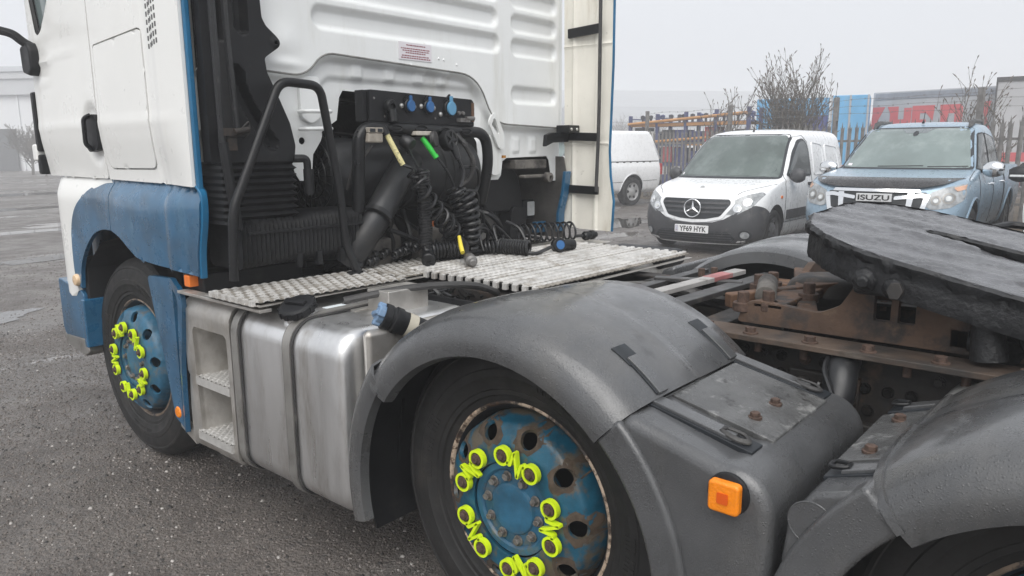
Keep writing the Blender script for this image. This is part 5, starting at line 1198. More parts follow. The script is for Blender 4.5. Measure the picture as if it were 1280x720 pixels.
def hit(bvs, side_, u, v, off=0):
    o, d = DIRS[side_](u, v); best = None
    for bv in bvs:
        r = bv.ray_cast(o, d)
        if r[0] is not None and (best is None or r[3] < best[3]): best = r
    if best is None: return None
    return best[0]-d*off if side_ != 'x' else best[0]
def patch(name, poly, side_, bvs, m_, par, off=.004, thick=.012, res=.06, holes=(), bevel=0):
    V, F = cdt(poly, holes, res); pts = [hit(bvs, side_, a, b, off) for a, b in V]; ok = [q for q in pts if q is not None]
    if not ok: return None
    pts = [q if q is not None else min(((math.dist(V[i], V[j]), pts[j]) for j in range(len(V)) if pts[j] is not None), key=lambda t: t[0])[1] for i, q in enumerate(pts)]
    flip = {'front': False, 'left': True, 'right': False, 'top': False}[side_]
    d = DIRS[side_](0, 0)[1]; mb = MB(); n = len(pts)
    mb.add([tuple(q) for q in pts]+[tuple(q+d*(thick+off)) for q in pts], [tuple(map(int, f)) for f in F]+[tuple(int(i)+n for i in f[::-1]) for f in F])
    from collections import Counter
    E = Counter(tuple(sorted((int(f[i]), int(f[(i+1) % 3])))) for f in F for i in range(3))
    for (a, b), c in E.items():
        if c == 1: mb.f.append((a, b, b+n, a+n))
    return mb.build(name, m_, par, ang=40)
def seam(name, pth, side_, bvs, par, r=.0045, m_=None):
    q = [hit(bvs, side_, a, b, .0015) for a, b in pth]; q = [x for x in q if x is not None]
    if len(q) > 1: return MB().tube(q, r, 5).build(name, m_ or seamm, par)
def dense(P, n=6, closed=False):
    o = []; Q = P+[P[0]] if closed else P
    for i in range(len(Q)-1):
        for k in range(n): o.append((Q[i][0]+(Q[i+1][0]-Q[i][0])*k/n, Q[i][1]+(Q[i+1][1]-Q[i][1])*k/n))
    return o+[Q[-1]]
def mir(P): return [(-x, y) for x, y in P[::-1]]
alloy = mat('alloy_rim', (.38, .38, .39), .35, .7, var=.12, vs=20, dirt=((.12, .11, .1), .5, .7, 20, V1))
def car_wheel(root, x, y, rad, wid, sx, rimm=None, holes=6):
    W = bpy.data.objects.new('wheel', None); COL.objects.link(W); W.parent = root; W.matrix_local = frame((sx, 0, 0), (x, y, rad))
    tp = [(rad*.64, -.01), (rad*.68, .004), (rad*.80, .012), (rad*.92, .008), (rad*.985, -.012), (rad, -.03)]+[q for g in (.3, .5, .7) for q in ((rad, -wid*g+.008), (rad-.008, -wid*g+.004), (rad-.008, -wid*g-.004), (rad, -wid*g-.008))]+[(rad, -wid+.02), (rad*.95, -wid), (rad*.6, -wid)]
    MB().lathe(tp, None, 40).build('tyre', rubber, W)
    MB().lathe([(rad*.66, -.006), (rad*.67, .004), (rad*.64, .004), (rad*.62, -.02), (rad*.58, -.05), (rad*.55, -.12), (0, -.12)], None, 32).build('rim_barrel', rimblack, W)
    h = [circ(rad*.44*cos(2*pi*k/holes), rad*.44*sin(2*pi*k/holes), rad*.44*pi/holes*.50, 10) for k in range(holes)]
    V, F = cdt(circ(0, 0, rad*.645, 36), h, .03)
    MB().add([(a, b, .004-.03*sstep(rad*.2, rad*.45, math.hypot(a, b))+.028*sstep(rad*.5, rad*.64, math.hypot(a, b))) for a, b in V], [tuple(map(int, f)) for f in F]).build('rim', rimm or alloy, W, solid=.012, fixn=False)
    MB().lathe([(rad*.15, 0), (rad*.15, .014), (rad*.11, .02), (0, .02)], None, 18).build('hub_cap', rimblack if rimm is None else rimm, W)
def mirror_pair(root, x, y, z, shellm, w_=.20, h_=.16, strip=None, sides=(-1, 1)):
    for s_ in sides:
        M_ = MB().tube([(s_*(x-.10), y-.01, z-.03), (s_*(x+.03), y, z-.02)], .03, 8, flat=.6).build('mirror_arm', black, root)
        mb = MB(); secs = []
        for k in range(7):
            t = k/6; a = sin(pi*(.12+.76*t))**.6; secs.append([(s_*(x+w_*t), y+.075*a*cos(q)*(1 if cos(q) > 0 else .55)-.01*t, z+h_/2*a*sin(q)) for q in [2*pi*j/14 for j in range(14)]])
        H = mb.loft(secs, True, True).build('door_mirror', shellm, root, ang=60)
        MB().prism(rrect(min(s_*(x+.03), s_*(x+w_-.02)), z-h_*.34, max(s_*(x+.03), s_*(x+w_-.02)), z+h_*.34, .03), 0, .006, XZ(y-.042)).build('mirror_glass', sideglass, H)
        if strip: MB().box((min(s_*(x+.02), s_*(x+w_-.01)), y+.03, z-.035), (max(s_*(x+.02), s_*(x+w_-.01)), y+.079, z-.008)).build('indicator_strip', strip, H, bevel=.006)
def antenna(root, x, y, z, L=.16):
    MB().cyl((x, y, z), (x, y-.02, z+.03), .02, .012, 10).cyl((x, y-.015, z+.02), (x, y-.06, z+L), .006, .004, 6).build('aerial', black, root)
def front_local(): return frame((0, 1, 0), (0, 0, 0))     # local x -> -x ; used for lettering on front faces
# ---------------------------------------------------------------- white van
VN = thing('panel_van', 'white panel van with black bumper, round star badge and plate YF69 HYK', 'van', (7.26, 1.26, 0), R(91.5), 'vehicles parked along the fence')
rows = [(.15, -.10, -4.24, .74, .16, .34, .15), (.22, -.03, -4.28, .85, .16, .34, .15), (.36, .0, -4.30, .895, .17, .34, .16), (.52, -.005, -4.30, .912, .17, .34, .16), (.66, -.03, -4.30, .915, .18, .36, .16), (.78, -.07, -4.30, .915, .19, .38, .16), (.87, -.13, -4.30, .91, .2, .40, .16),
        (.935, -.25, -4.30, .905, .21, .40, .16), (.99, -.52, -4.30, .895, .2, .36, .16), (1.04, -.86, -4.30, .885, .18, .30, .16), (1.075, -1.02, -4.29, .875, .17, .26, .16), (1.22, -1.20, -4.28, .855, .17, .26, .15), (1.40, -1.43, -4.27, .82, .16, .26, .15), (1.56, -1.65, -4.26, .785, .15, .25, .14), (1.68, -1.84, -4.24, .745, .14, .25, .14), (1.745, -2.02, -4.21, .69, .12, .25, .14), (1.79, -2.30, -4.15, .56, .1, .24, .14), (1.81, -2.65, -4.0, .30, .06, .14, .1)]
vb, bv = shell('body', rows, wpaint, VN, 3, (-.83, -3.53), .365); B_ = [bv]
# bumper
bp = rpoly([(-.845, .14), (.845, .14), (.845, .70), (.62, .62), (.45, .52), (.30, .475), (0, .455), (-.30, .475), (-.45, .52), (-.62, .62), (-.845, .70)], .006)
BP = patch('front_bumper', bp, 'front', B_, darkgrey, VN, .012, .03, .06)
for nm in ('left', 'right'): patch('bumper_corner', smooth2([(-.17, .14), (-.17, .42), (-.17, .70)], 4)+smooth2([(-.26, .715), (-.40, .675), (-.565, .585)], 4)+smooth2([(-.50, .50), (-.475, .40), (-.468, .30), (-.50, .14)], 4), nm, B_, darkgrey, BP, .012, .02, .05)
patch('lower_grille', rpoly([(-.55, .19), (.55, .19), (.62, .25), (.52, .345), (-.52, .345), (-.62, .25)], .02), 'front', B_, rimblack, BP, .017, .01)
for z in (.215, .25, .285, .32): patch('grille_slat', [(-.56, z), (.56, z), (.56, z+.012), (-.56, z+.012)], 'front', B_, darkgrey, BP, .026, .012, .1)
for k in range(9): patch('grille_rib', [(-.45+.11*k, .20), (-.438+.11*k, .20), (-.438+.11*k, .34), (-.45+.11*k, .34)], 'front', B_, darkgrey, BP, .024, .01, .1)
for s_ in (-1, 1):
    patch('fog_recess', circ(s_*.735, .305, .075, 16), 'front', B_, rimblack, BP, .018, .01, .04); patch('fog_lamp', circ(s_*.735, .305, .05, 16), 'front', B_, lampglass, BP, .03, .014, .04)
# grille with star
gp = rpoly([(-.50, .80), (.50, .80), (.53, .74), (.40, .56), (.20, .52), (0, .51), (-.20, .52), (-.40, .56), (-.53, .74)], .03)
patch('grille_surround', rpoly([(-.555, .845), (.555, .845), (.585, .74), (.43, .525), (.21, .478), (0, .465), (-.21, .478), (-.43, .525), (-.585, .74)], .04), 'front', B_, wpaint, VN, .014, .02)
GR = patch('grille', gp, 'front', B_, rimblack, VN, .018, .01)
for z in (.60, .665, .73):
    w_ = np.interp(z, [.52, .56, .74, .8], [.2, .40, .51, .49]); patch('grille_bar', [(-w_, z), (w_, z), (w_, z+.026), (-w_, z+.026)], 'front', B_, darkgrey, GR, .030, .014, .08)
c = hit(B_, 'front', 0, .665, .045); st = MB(); fx = frame((0, 1, .06), c)
st.tube([fx @ Vector((.125*cos(2*pi*k/40), .125*sin(2*pi*k/40), 0)) for k in range(40)], .011, 8, True)
for k in range(3):
    a = pi/2+2*pi*k/3; d = Vector((cos(a), sin(a), 0)); q = Vector((-sin(a), cos(a), 0))
    st.add([fx @ v for v in (Vector((0, 0, .012)), q*.022+Vector((0, 0, -.004)), d*.12, -q*.022+Vector((0, 0, -.004)), d*.02*-1)], [(0, 1, 2), (0, 2, 3), (0, 3, 4), (0, 4, 1), (1, 4, 3, 2)])
st.build('star_badge', chrome, GR, ang=20)
MB().lathe([(.035, 0), (.033, .006), (0, .009)], frame((0, .6, .8), hit([bv], 'top', 0, -.30, .001)), 16).build('bonnet_badge', zinc, VN)
for s_ in (-1, 1):
    hp_ = [(.47, .60), (.62, .585), (.80, .70), (.885, .87), (.84, .90), (.68, .855), (.545, .775), (.49, .69)]
    hp_ = rpoly(hp_ if s_ > 0 else mir(hp_), .03); H = patch('headlight', hp_, 'front', B_, lampglass, VN, .012, .02, .05)
    for x, z, r_h in ((.62, .68, .055), (.735, .765, .05)): patch('reflector_bowl', circ(s_*x, z, r_h, 14), 'front', B_, chrome, H, .018, .01, .05); patch('bulb_cap', circ(s_*x, z, r_h*.5, 12), 'front', B_, lens, H, .026, .01, .04)
# plate
pc = hit(B_, 'front', 0, .37, .028); PM = frame((0, 1, .02), pc); mxp = PM
mxw = Matrix.Translation(pc) @ Matrix(((-1, 0, 0, 0), (0, 0, 1, 0), (0, 1, 0, 0), (0, 0, 0, 1)))
NP = MB().prism(rrect(-.26, -.0555+.0, .26, .0555, .012), -.012, .0, mxw).build('number_plate', mat('plate_white', (.78, .78, .78), .35, var=.02), VN, bevel=.002)
text_mesh('plate_text', 'YF69 HYK', inkblack, NP, mxw @ Matrix.Translation((.022, 0, .0005)), .079, .41, .0015, .018)
MB().prism(rrect(-.252, -.046, -.205, .046, .004), .0, .0008, mxw).build('plate_band', mat('plate_band_blue', (.55, .58, .66), .4, dirt=((.45, .12, .14), .52, .6, 60, V1)), NP)
# glass, seams, doors
ws = rpoly([(-.80, 1.075), (.80, 1.075), (.785, 1.16), (.655, 1.66), (.60, 1.705), (-.60, 1.705), (-.655, 1.66), (-.785, 1.16)], .05)
patch('windscreen_frame', rpoly([(-.83, 1.055), (.83, 1.055), (.815, 1.15), (.68, 1.68), (.62, 1.725), (-.62, 1.725), (-.68, 1.68), (-.815, 1.15)], .05), 'front', B_, rimblack, VN, .009, .01, .07)
WS = patch('windscreen', ws, 'front', B_, misted, VN, .015, .008, .07)
for a, b in (((.05, 1.085), (.66, 1.098)), ((-.62, 1.085), (-.02, 1.10))): seam('wiper', dense([a, b], 8), 'front', B_, WS, .010, black)
patch('mirror_base', circ(0, 1.672, .05, 12), 'front', B_, rimblack, WS, .012, .008)
patch('tax_sticker', rrect(.70, 1.10, .75, 1.135, .006), 'front', B_, sticker, WS, .013, .006)
mb = None
for nm in ('left', 'right'):
    dw = rpoly([(-1.38, 1.12), (-2.34, 1.10), (-2.33, 1.56), (-2.20, 1.62), (-2.02, 1.60), (-1.75, 1.42)], [.06, .05, .08, .05, .08, .1])
    patch('window_frame', rpoly([(-1.32, 1.09), (-2.38, 1.07), (-2.37, 1.59), (-2.21, 1.655), (-2.0, 1.635), (-1.72, 1.45)], [.06, .05, .08, .05, .08, .1]), nm, B_, rimblack, VN, .010, .01)
    patch('side_window', dw, nm, B_, sideglass, VN, .016, .008)
    seam('door_gap', dense([(-1.18, .42), (-1.20, .98), (-1.30, 1.14), (-1.72, 1.52), (-2.0, 1.68), (-2.24, 1.70), (-2.40, 1.60), (-2.42, .42), (-1.18, .42)], 8), nm, B_, VN)
    for q in ([(-2.56, 1.08), (-3.10, 1.09), (-3.10, 1.56), (-2.60, 1.60)], [(-3.25, 1.09), (-3.95, 1.10), (-3.90, 1.52), (-3.25, 1.56)]): seam('pressed_panel', dense(rpoly(q, .08), 3, True), nm, B_, VN, .012, wpaint)
    seam('slide_rail', dense([(-2.5, .98), (-4.1, .98)], 10), nm, B_, VN, .010, black)
    patch('rub_strip', [(-1.25, .46), (-2.4, .46), (-2.4, .60), (-1.25, .60)], nm, B_, darkgrey, VN, .016, .02)
    patch('door_handle', rrect(-2.36, .93, -2.20, .975, .015), nm, B_, black, VN, .03, .03, .05)
    patch('side_repeater', rrect(-1.06, .78, -.99, .82, .01), nm, B_, orange, VN, .008, .01, .05)
seam('bonnet_gap', dense([(-.88, .99), (-.62, .90), (-.58, .86)], 5), 'front', B_, VN); seam('bonnet_gap', dense([(.88, .99), (.62, .90), (.58, .86)], 5), 'front', B_, VN)
mirror_pair(VN, .90, -1.42, 1.10, darkgrey, .20, .22)
antenna(VN, .0, -2.15, 1.765, .17)
for y in (-.83, -3.53):
    for s_ in (-1, 1): car_wheel(VN, s_*.885, y, .315, .19, s_, mat('steel_rim', (.14, .14, .145), .45, .5, var=.2) if 'steel_rim' not in MAT else MAT['steel_rim'], 8)
for s_ in (-1, 1): MB().box((min(s_*.82, s_*.915), -4.31, .75), (max(s_*.82, s_*.915), -4.25, 1.2)).build('tail_lamp', tailred, VN, bevel=.01)
# ---------------------------------------------------------------- pick-ups
def pickup(name, label, cat, loc, rz, paint, group, canopy=False, badge=False, mshell=None, strip=None, screen=None, zs=1.0):
    P = thing(name, label, cat, loc, rz, group)
    L = -5.2; bedz = 1.13
    low = [(.33, -.14, L+.05, .76, .12, .30, .12), (.42, -.05, L+.02, .86, .13, .30, .12), (.58, -.0, L, .905, .14, .30, .12), (.74, -.01, L, .925, .15, .32, .12), (.86, -.035, L, .93, .16, .34, .12), (.96, -.07, L, .925, .17, .36, .12), (1.03, -.13, L, .915, .18, .38, .12), (1.08, -.24, L, .90, .19, .38, .12), (1.125, -.60, L, .885, .18, .34, .12), (1.165, -1.05, L+.0, .87, .16, .28, .12), (1.18, -1.32, L+.02, .85, .1, .2, .10)]
    rearc = -3.35 if not canopy else -2.35
    gh = [(1.12, -1.16, rearc-.02, .85, .16, .26, .10), (1.22, -1.28, rearc, .835, .16, .26, .10), (1.40, -1.55, rearc+.04, .795, .15, .25, .12), (1.56, -1.80, rearc+.08, .755, .14, .25, .14), (1.67, -1.99, rearc+.14, .715, .13, .25, .16), (1.735, -2.18, rearc+.22, .655, .11, .24, .16), (1.775, -2.40, rearc+.34, .54, .08, .22, .14), (1.79, -2.6, rearc+.5, .3, .05, .14, .08)]
    lo_, b1 = shell('lower_body', low, paint, P, 3, (-.93, -4.03), .43); gr, b2 = shell('cab', gh, paint, P, 3)
    B = [b1, b2]
    BPp = patch('front_bumper', rpoly([(-.90, .34), (.90, .34), (.90, .52), (.70, .60), (.45, .62), (-.45, .62), (-.70, .60), (-.90, .52)], .03), 'front', [b1], paint, P, .012, .03)
    patch('lower_intake', rpoly([(-.50, .40), (.50, .40), (.46, .55), (-.46, .55)], .02), 'front', [b1], rimblack, BPp, .018, .01)
    for s_ in (-1, 1): patch('fog_lamp', circ(s_*.70, .47, .055, 14), 'front', [b1], lampglass, BPp, .02, .012, .04)
    # bonnet guard: a curved strip proud of the bonnet's leading edge
    if not canopy:
        gd = rpoly([(-.80, 1.075), (.80, 1.075), (.86, 1.11), (.72, 1.02), (.60, .985), (.30, .965), (-.30, .965), (-.60, .985), (-.72, 1.02), (-.86, 1.11)], .01)
        gd = rpoly([(-.86, 1.10), (-.66, 1.10), (.66, 1.10), (.86, 1.10), (.70, 1.035), (.50, 1.0), (0, .985), (-.50, 1.0), (-.70, 1.035)], .02)
        patch('bonnet_guard', gd, 'front', [b1], mat('smoked_guard', (.022, .021, .022), .25, var=.15, vs=6, dirt=((.06, .055, .052), .5, .8, 6, V1)) if 'smoked_guard' not in MAT else MAT['smoked_guard'], P, .05, .05, .05)
        patch('chrome_strip', rpoly([(-.50, .945), (.50, .945), (.48, .98), (-.48, .98)], .006), 'front', [b1], chrome, P, .04, .04, .06)
    GRp = patch('grille', rpoly([(-.56, .945), (.56, .945), (.50, .72), (.42, .66), (-.42, .66), (-.50, .72)], .03), 'front', [b1], rimblack, P, .012, .012)
    if badge:
        for q in ([(-.60, .935), (-.48, .93), (.48, .93), (.60, .935), (.56, .89), (.40, .84), (-.40, .84), (-.56, .89)],): pass
        for q in ([(-.585, .925), (-.50, .935), (-.22, .895), (-.22, .855), (-.50, .89), (-.585, .875)], [(.585, .875), (.50, .89), (.22, .855), (.22, .895), (.50, .935), (.585, .925)], [(-.52, .76), (-.40, .72), (.40, .72), (.52, .76), (.50, .69), (.40, .655), (-.40, .655), (-.50, .69)]): patch('chrome_bar', rpoly(q, .015), 'front', [b1], chrome, GRp, .030, .02, .06)
        for s_ in (-1, 1):
            for q in ([(.36, .94), (.43, .94), (.40, .66), (.35, .66)], [(.54, .93), (.595, .92), (.53, .66), (.48, .66)]): patch('chrome_upright', rpoly(q if s_ > 0 else mir(q), .01), 'front', [b1], chrome, GRp, .026, .02, .06)
        for z in (.78, .80): patch('grille_slat', [(-.42, z), (.42, z), (.42, z+.008), (-.42, z+.008)], 'front', [b1], darkgrey, GRp, .02, .01, .1)
        c = hit([b1], 'front', 0, .878, .050); mt = Matrix.Translation(c) @ Matrix(((-1, 0, 0, 0), (0, 0, 1, 0), (0, 1, 0, 0), (0, 0, 0, 1)))
        BD = MB().prism(rrect(-.20, -.046, .20, .046, .006), -.03, 0, mt).build('badge_plate', mat('badge_silver', (.72, .73, .74), .45, .2, var=.03), GRp, bevel=.003)
        text_mesh('badge_text', 'ISUZU', inkblack, BD, mt @ Matrix.Translation((0, 0, .001)), .062, .355, .002, .022)
    else:
        for z in (.71, .77, .83, .89): patch('grille_bar', [(-.46, z), (.46, z), (.46, z+.028), (-.46, z+.028)], 'front', [b1], darkgrey, GRp, .024, .014, .1)
    for s_ in (-1, 1):
        hp_ = [(.545, .80), (.62, .755), (.80, .78), (.90, .85), (.925, 1.0), (.90, 1.045), (.72, 1.0), (.59, .945)]
        H = patch('headlight', rpoly(hp_ if s_ > 0 else mir(hp_), .025), 'front', [b1], lampglass, P, .012, .02, .04)
        for x, z, r_h in ((.655, .86, .058), (.775, .885, .068)):
            patch('reflector_bowl', circ(s_*x, z, r_h*.9, 16), 'front', [b1], strapm, H, .017, .01, .04); patch('projector_ring', circ(s_*x, z, r_h*.62, 16), 'front', [b1], lampglass, H, .023, .01, .04); patch('projector_lens', circ(s_*x, z, r_h*.42, 14), 'front', [b1], lens, H, .029, .01, .03)
        patch('indicator', rpoly([(.84, .96), (.90, .98), (.90, 1.03), (.80, 1.0)] if s_ > 0 else mir([(.84, .96), (.90, .98), (.90, 1.03), (.80, 1.0)]), .01), 'front', [b1], mat('pale_orange_lens', (.60, .36, .25), .2) if 'pale_orange_lens' not in MAT else MAT['pale_orange_lens'], H, .018, .01, .04)
    patch('windscreen_frame', rpoly([(-.81, 1.175), (.81, 1.175), (.66, 1.68), (.60, 1.715), (-.60, 1.715), (-.66, 1.68)], .04), 'front', B, rimblack, P, .004, .01)
    WS = patch('windscreen', rpoly([(-.775, 1.195), (.775, 1.195), (.625, 1.66), (.58, 1.695), (-.58, 1.695), (-.625, 1.66)], .04), 'front', B, screen or misted2, P, .010, .008)
    patch('screen_band', rpoly([(-.20, 1.695), (.20, 1.695), (.13, 1.635), (-.13, 1.635)], .01), 'front', B, mat('screen_band_grey', (.16, .18, .19), .3) if 'screen_band_grey' not in MAT else MAT['screen_band_grey'], WS, .013, .005)
    patch('mirror_base', circ(0, 1.63, .035, 10), 'front', B, rimblack, WS, .016, .006)
    patch('tax_sticker', rrect(.66, 1.215, .72, 1.245, .006), 'front', B, sticker, WS, .013, .006)
    for a, b in (((.30, 1.205), (-.25, 1.215)), ((-.30, 1.205), (-.74, 1.212))): seam('wiper', dense([a, b], 8), 'front', B, WS, .011, black)
    for nm in ('left', 'right'):
        wins = [[(-1.48, 1.17), (-2.28, 1.16), (-2.28, 1.63), (-2.10, 1.62), (-1.85, 1.45)]]
        if not canopy: wins.append([(-2.36, 1.16), (-3.05, 1.17), (-3.12, 1.32), (-2.98, 1.58), (-2.36, 1.63)])
        for q in wins:
            patch('side_window', rpoly(q, .05), nm, B, sideglass, P, .010, .008)
            seam('window_trim', dense(rpoly(q, .05), 2, True), nm, B, P, .012, black)
        ends_ = (-1.25, -2.32, -3.28) if not canopy else (-1.25, -2.36)
        seam('door_gap', dense([(ends_[0], .48), (ends_[0]-.02, 1.12)], 8), nm, B, P)
        for e in ends_[1:]: seam('door_gap', dense([(e, .48), (e, 1.14)], 8), nm, B, P)
        for e in ends_[1:]: patch('door_handle', rrect(e+.05, .965, e+.21, .995, .01), nm, B, chrome if badge else black, P, .03, .03, .05)
        seam('bed_gap', dense([(ends_[-1]-.05, .5), (ends_[-1]-.05, 1.14)], 6), nm, B, P, .008)
        seam('wheel_arch_flare', [(-.93+.455*cos(R(a)), .40+.455*sin(R(a))) for a in range(-2, 186, 6)], nm, [b1], P, .014, paint)
        seam('wheel_arch_flare', [(-4.03+.455*cos(R(a)), .40+.455*sin(R(a))) for a in range(-2, 186, 6)], nm, [b1], P, .014, paint)
    if badge:
        for s_ in (-1, 1): MB().tube([(s_*.60, y, z) for y, z in ((-2.10, 1.70), (-2.24, 1.755), (-2.42, 1.79), (-3.0, 1.80), (-3.15, 1.75))], [.012, .04, .032, .026, .012], 8, flat=.7).build('roof_bar', strap if s_ > 0 else strap, P)
        antenna(P, 0, -2.28, 1.775, .15)
    seam('bonnet_gap', dense([(-.90, 1.06), (-.87, 1.12), (-.84, 1.165)], 5), 'front', B, P); seam('bonnet_gap', dense([(.90, 1.06), (.87, 1.12), (.84, 1.165)], 5), 'front', B, P)
    mirror_pair(P, .90, -1.50, 1.18, mshell or chrome, .23, .20, strip)
    if canopy:
        cs = [[(s, y, z) for s, z in rpoly([(-.86, 1.12), (-.86, 1.20), (-.74, 1.97), (.74, 1.97), (.86, 1.20), (.86, 1.12)], [.0, .02, .10, .10, .02, .0])] for y in (-2.42, -2.50, -4.85)]
        cs[2] = [(x, y-(.32 if z < 1.5 else .02), z) for x, y, z in cs[2]]
        cs[0] = [(x*.95, y, 1.12+(z-1.12)*.95) for x, y, z in cs[0]]
        CN = MB().loft(cs, True, True).build('canopy', paint, P, bevel=.04, seg=3)
        for s_ in (-1, 1):
            MB().tube([(s_*.872, -2.52, 1.165), (s_*.872, -5.1, 1.165)], .012, 6).build('canopy_seal', strap, CN)
            for k in range(9): MB().box((min(s_*.86, s_*.885), -2.7-.26*k, 1.135), (max(s_*.86, s_*.885), -2.62-.26*k, 1.16)).build('canopy_clamp', strap, CN)
        seam('side_trim', dense([(-2.55, .62), (-5.0, .66)], 8), 'left', [b1], P, .006)
    for y in (-.93, -4.03):
        for s_ in (-1, 1): car_wheel(P, s_*.905, y, .375, .24, s_, None if badge else MAT['steel_pale'] if 'steel_pale' in MAT else mat('steel_pale', (.36, .36, .36), .5, .4, var=.2), 6)
    for s_ in (-1, 1): MB().box((min(s_*.80, s_*.925), L-.015, .80), (max(s_*.80, s_*.925), L+.05, 1.10)).build('tail_lamp', tailred, P, bevel=.01)
    MB().box((-.85, L-.10, .50), (.85, L+.02, .64)).build('rear_bumper', darkgrey, P, bevel=.03)
    P.scale = (1, 1, zs); return P
GV = 'vehicles parked along the fence'
pickup('pickup_truck', 'light blue double cab pickup with chrome ISUZU grille and black bonnet guard', 'pickup', (7.15, -1.18, 0), R(90.5), bpaint, GV, badge=True, zs=1.04)
pickup('parked_car', 'white vehicle at the right edge, only its black door mirror and wing in view', 'car', (7.02, -3.66, 0), R(96), wpaint, GV, mshell=black, strip=lens)
pickup('pickup_truck', 'white pickup with a solid white canopy, partly behind the lorry cab', 'pickup', (10.95, 8.42, 0), R(80), wpaint, GV, canopy=True, mshell=black)
# ================================================================ fence
FO, FD = Vector((13.9, -2.2, 0)), Vector((.342, .940, 0)); FN = Vector((.940, -.342, 0))     # line of the palisade, its normal points away
galv = mat('weathered_galvanised', (.185, .175, .165), .65, .2, var=.25, vs=9, dirt=((.10, .085, .075), .5, .75, 6, (1, 1, .3)))
FE = thing('palisade_fence', 'grey steel palisade fence with tall posts carrying barbed wire', 'fence', tuple(FO), atan2(FD.y, FD.x))
# local x runs along the fence, y = towards the yard
t0, t1 = -9.0, 11.1; pitch = .17
def fl(x, y, z): return (x, y, z)
pw = .043; pl = [(-pw, .08), (pw, .08), (pw, 1.86), (pw*1.25, 1.98), (pw*.55, 1.93), (0, 2.08), (-pw*.55, 1.93), (-pw*1.25, 1.98), (-pw, 1.86)]
src = None; n = int((t1-t0)/pitch); rp_ = random.Random(2)
for k in range(n):
    x = t0+pitch*(k+.5); mm = Matrix.Translation((x, .0, rp_.uniform(-.02, .02))) @ Matrix.Rotation(rp_.uniform(-.012, .012), 4, 'Y')
    if src is None:
        b = MB(); V = [(a, .016 if abs(a) < .01 else (-.0 if abs(a) > pw*.9 else .008), z) for a, z in pl]; b.add(V, [tuple(range(len(V)))])
        b.add([(-pw, 0, .08), (-pw*.35, .018, .08), (pw*.35, .018, .08), (pw, 0, .08), (-pw, 0, 1.86), (-pw*.35, .018, 1.86), (pw*.35, .018, 1.86), (pw, 0, 1.86)], [(0, 1, 5, 4), (1, 2, 6, 5), (2, 3, 7, 6)])
        src = b.build('pale', galv, FE, solid=.004, off=0); src.matrix_local = mm
    else: inst(src, FE, mm)
for z in (.42, 1.62): MB().box((t0, -.045, z), (t1, -.002, z+.05)).build('rail', galv, FE, bevel=.004)
for k, x in enumerate((11.1, 7.7, 4.45, 1.25, -2.0, -5.2, -8.4)):
    p = MB().box((x-.05, -.12, 0), (x+.05, -.107, 2.12)).box((x-.05, -.06, 0), (x+.05, -.047, 2.12)).box((x-.006, -.108, 0), (x+.006, -.059, 2.12))
    p.bar((x, -.085, 2.1), (x, -.085, 2.62), .11, .07, (0, 1, 0)); p.build('post', galv, FE, bevel=.004)
for j, z in enumerate((2.25, 2.40, 2.55)):
    pts = [(t0+(t1-t0)*i/60, -.085, z+.012*sin(i*1.3+j)-.015*abs(sin(pi*i/9.6))) for i in range(61)]
    w_ = MB().tube(pts, .0045, 4)
    for i in range(0, 60): 
        q = Vector(pts[i]); w_.tube([q+Vector((-.02, .0, .02)), q+Vector((.02, 0, -.02))], .003, 4); w_.tube([q+Vector((-.02, 0, -.02)), q+Vector((.02, 0, .02))], .003, 4)
    o = w_.build('barbed_wire', galv, FE)
def along(t, back, z=0): q = FO+FD*t+FN*back; return Vector((q.x, q.y, z))
FZ = atan2(FD.y, FD.x)
# rough verge at the foot of the fence
mb = MB(); N_ = 60
for i in range(N_):
    t = t0+(t1+2-t0)*i/N_; a = along(t, -.5+.2*sin(i*1.1)+.12*sin(i*2.7)); b = along(t, 7.5); mb.v += [tuple(a+Vector((0, 0, .004))), tuple(along(t, -.1, .06+.03*sin(i))), tuple(along(t, 1.5, .10)), tuple(b+Vector((0, 0, .08)))]
for i in range(N_-1):
    for j in range(3): mb.f.append((4*i+j, 4*i+4+j, 4*i+5+j, 4*i+1+j))
o = mb.build('verge', mat('earth_verge', (.075, .058, .042), .9, var=.4, vs=6, dirt=((.15, .12, .085), .5, .7, 16, V1), dirt2=((.04, .045, .022), .55, .7, 4, V1), bump=.8, bs=40), None); o['kind'] = 'structure'
mb = MB(); rg = np.random.default_rng(8)
for i in range(4200):
    q = along(rg.uniform(t0, t1+1), rg.uniform(-.5, 1.2)); h = rg.uniform(.05, .28); a = rg.uniform(0, 6.28); l_ = rg.uniform(.02, .12); s_ = .006
    mb.add([(q.x-s_*sin(a), q.y+s_*cos(a), .03), (q.x+s_*sin(a), q.y-s_*cos(a), .03), (q.x+l_*cos(a), q.y+l_*sin(a), h)], [(0, 1, 2)])
o = mb.build('dead_grass', mat('dead_grass_blades', (.17, .14, .09), .9, var=.4, vs=30), None, fixn=False); o['kind'] = 'stuff'
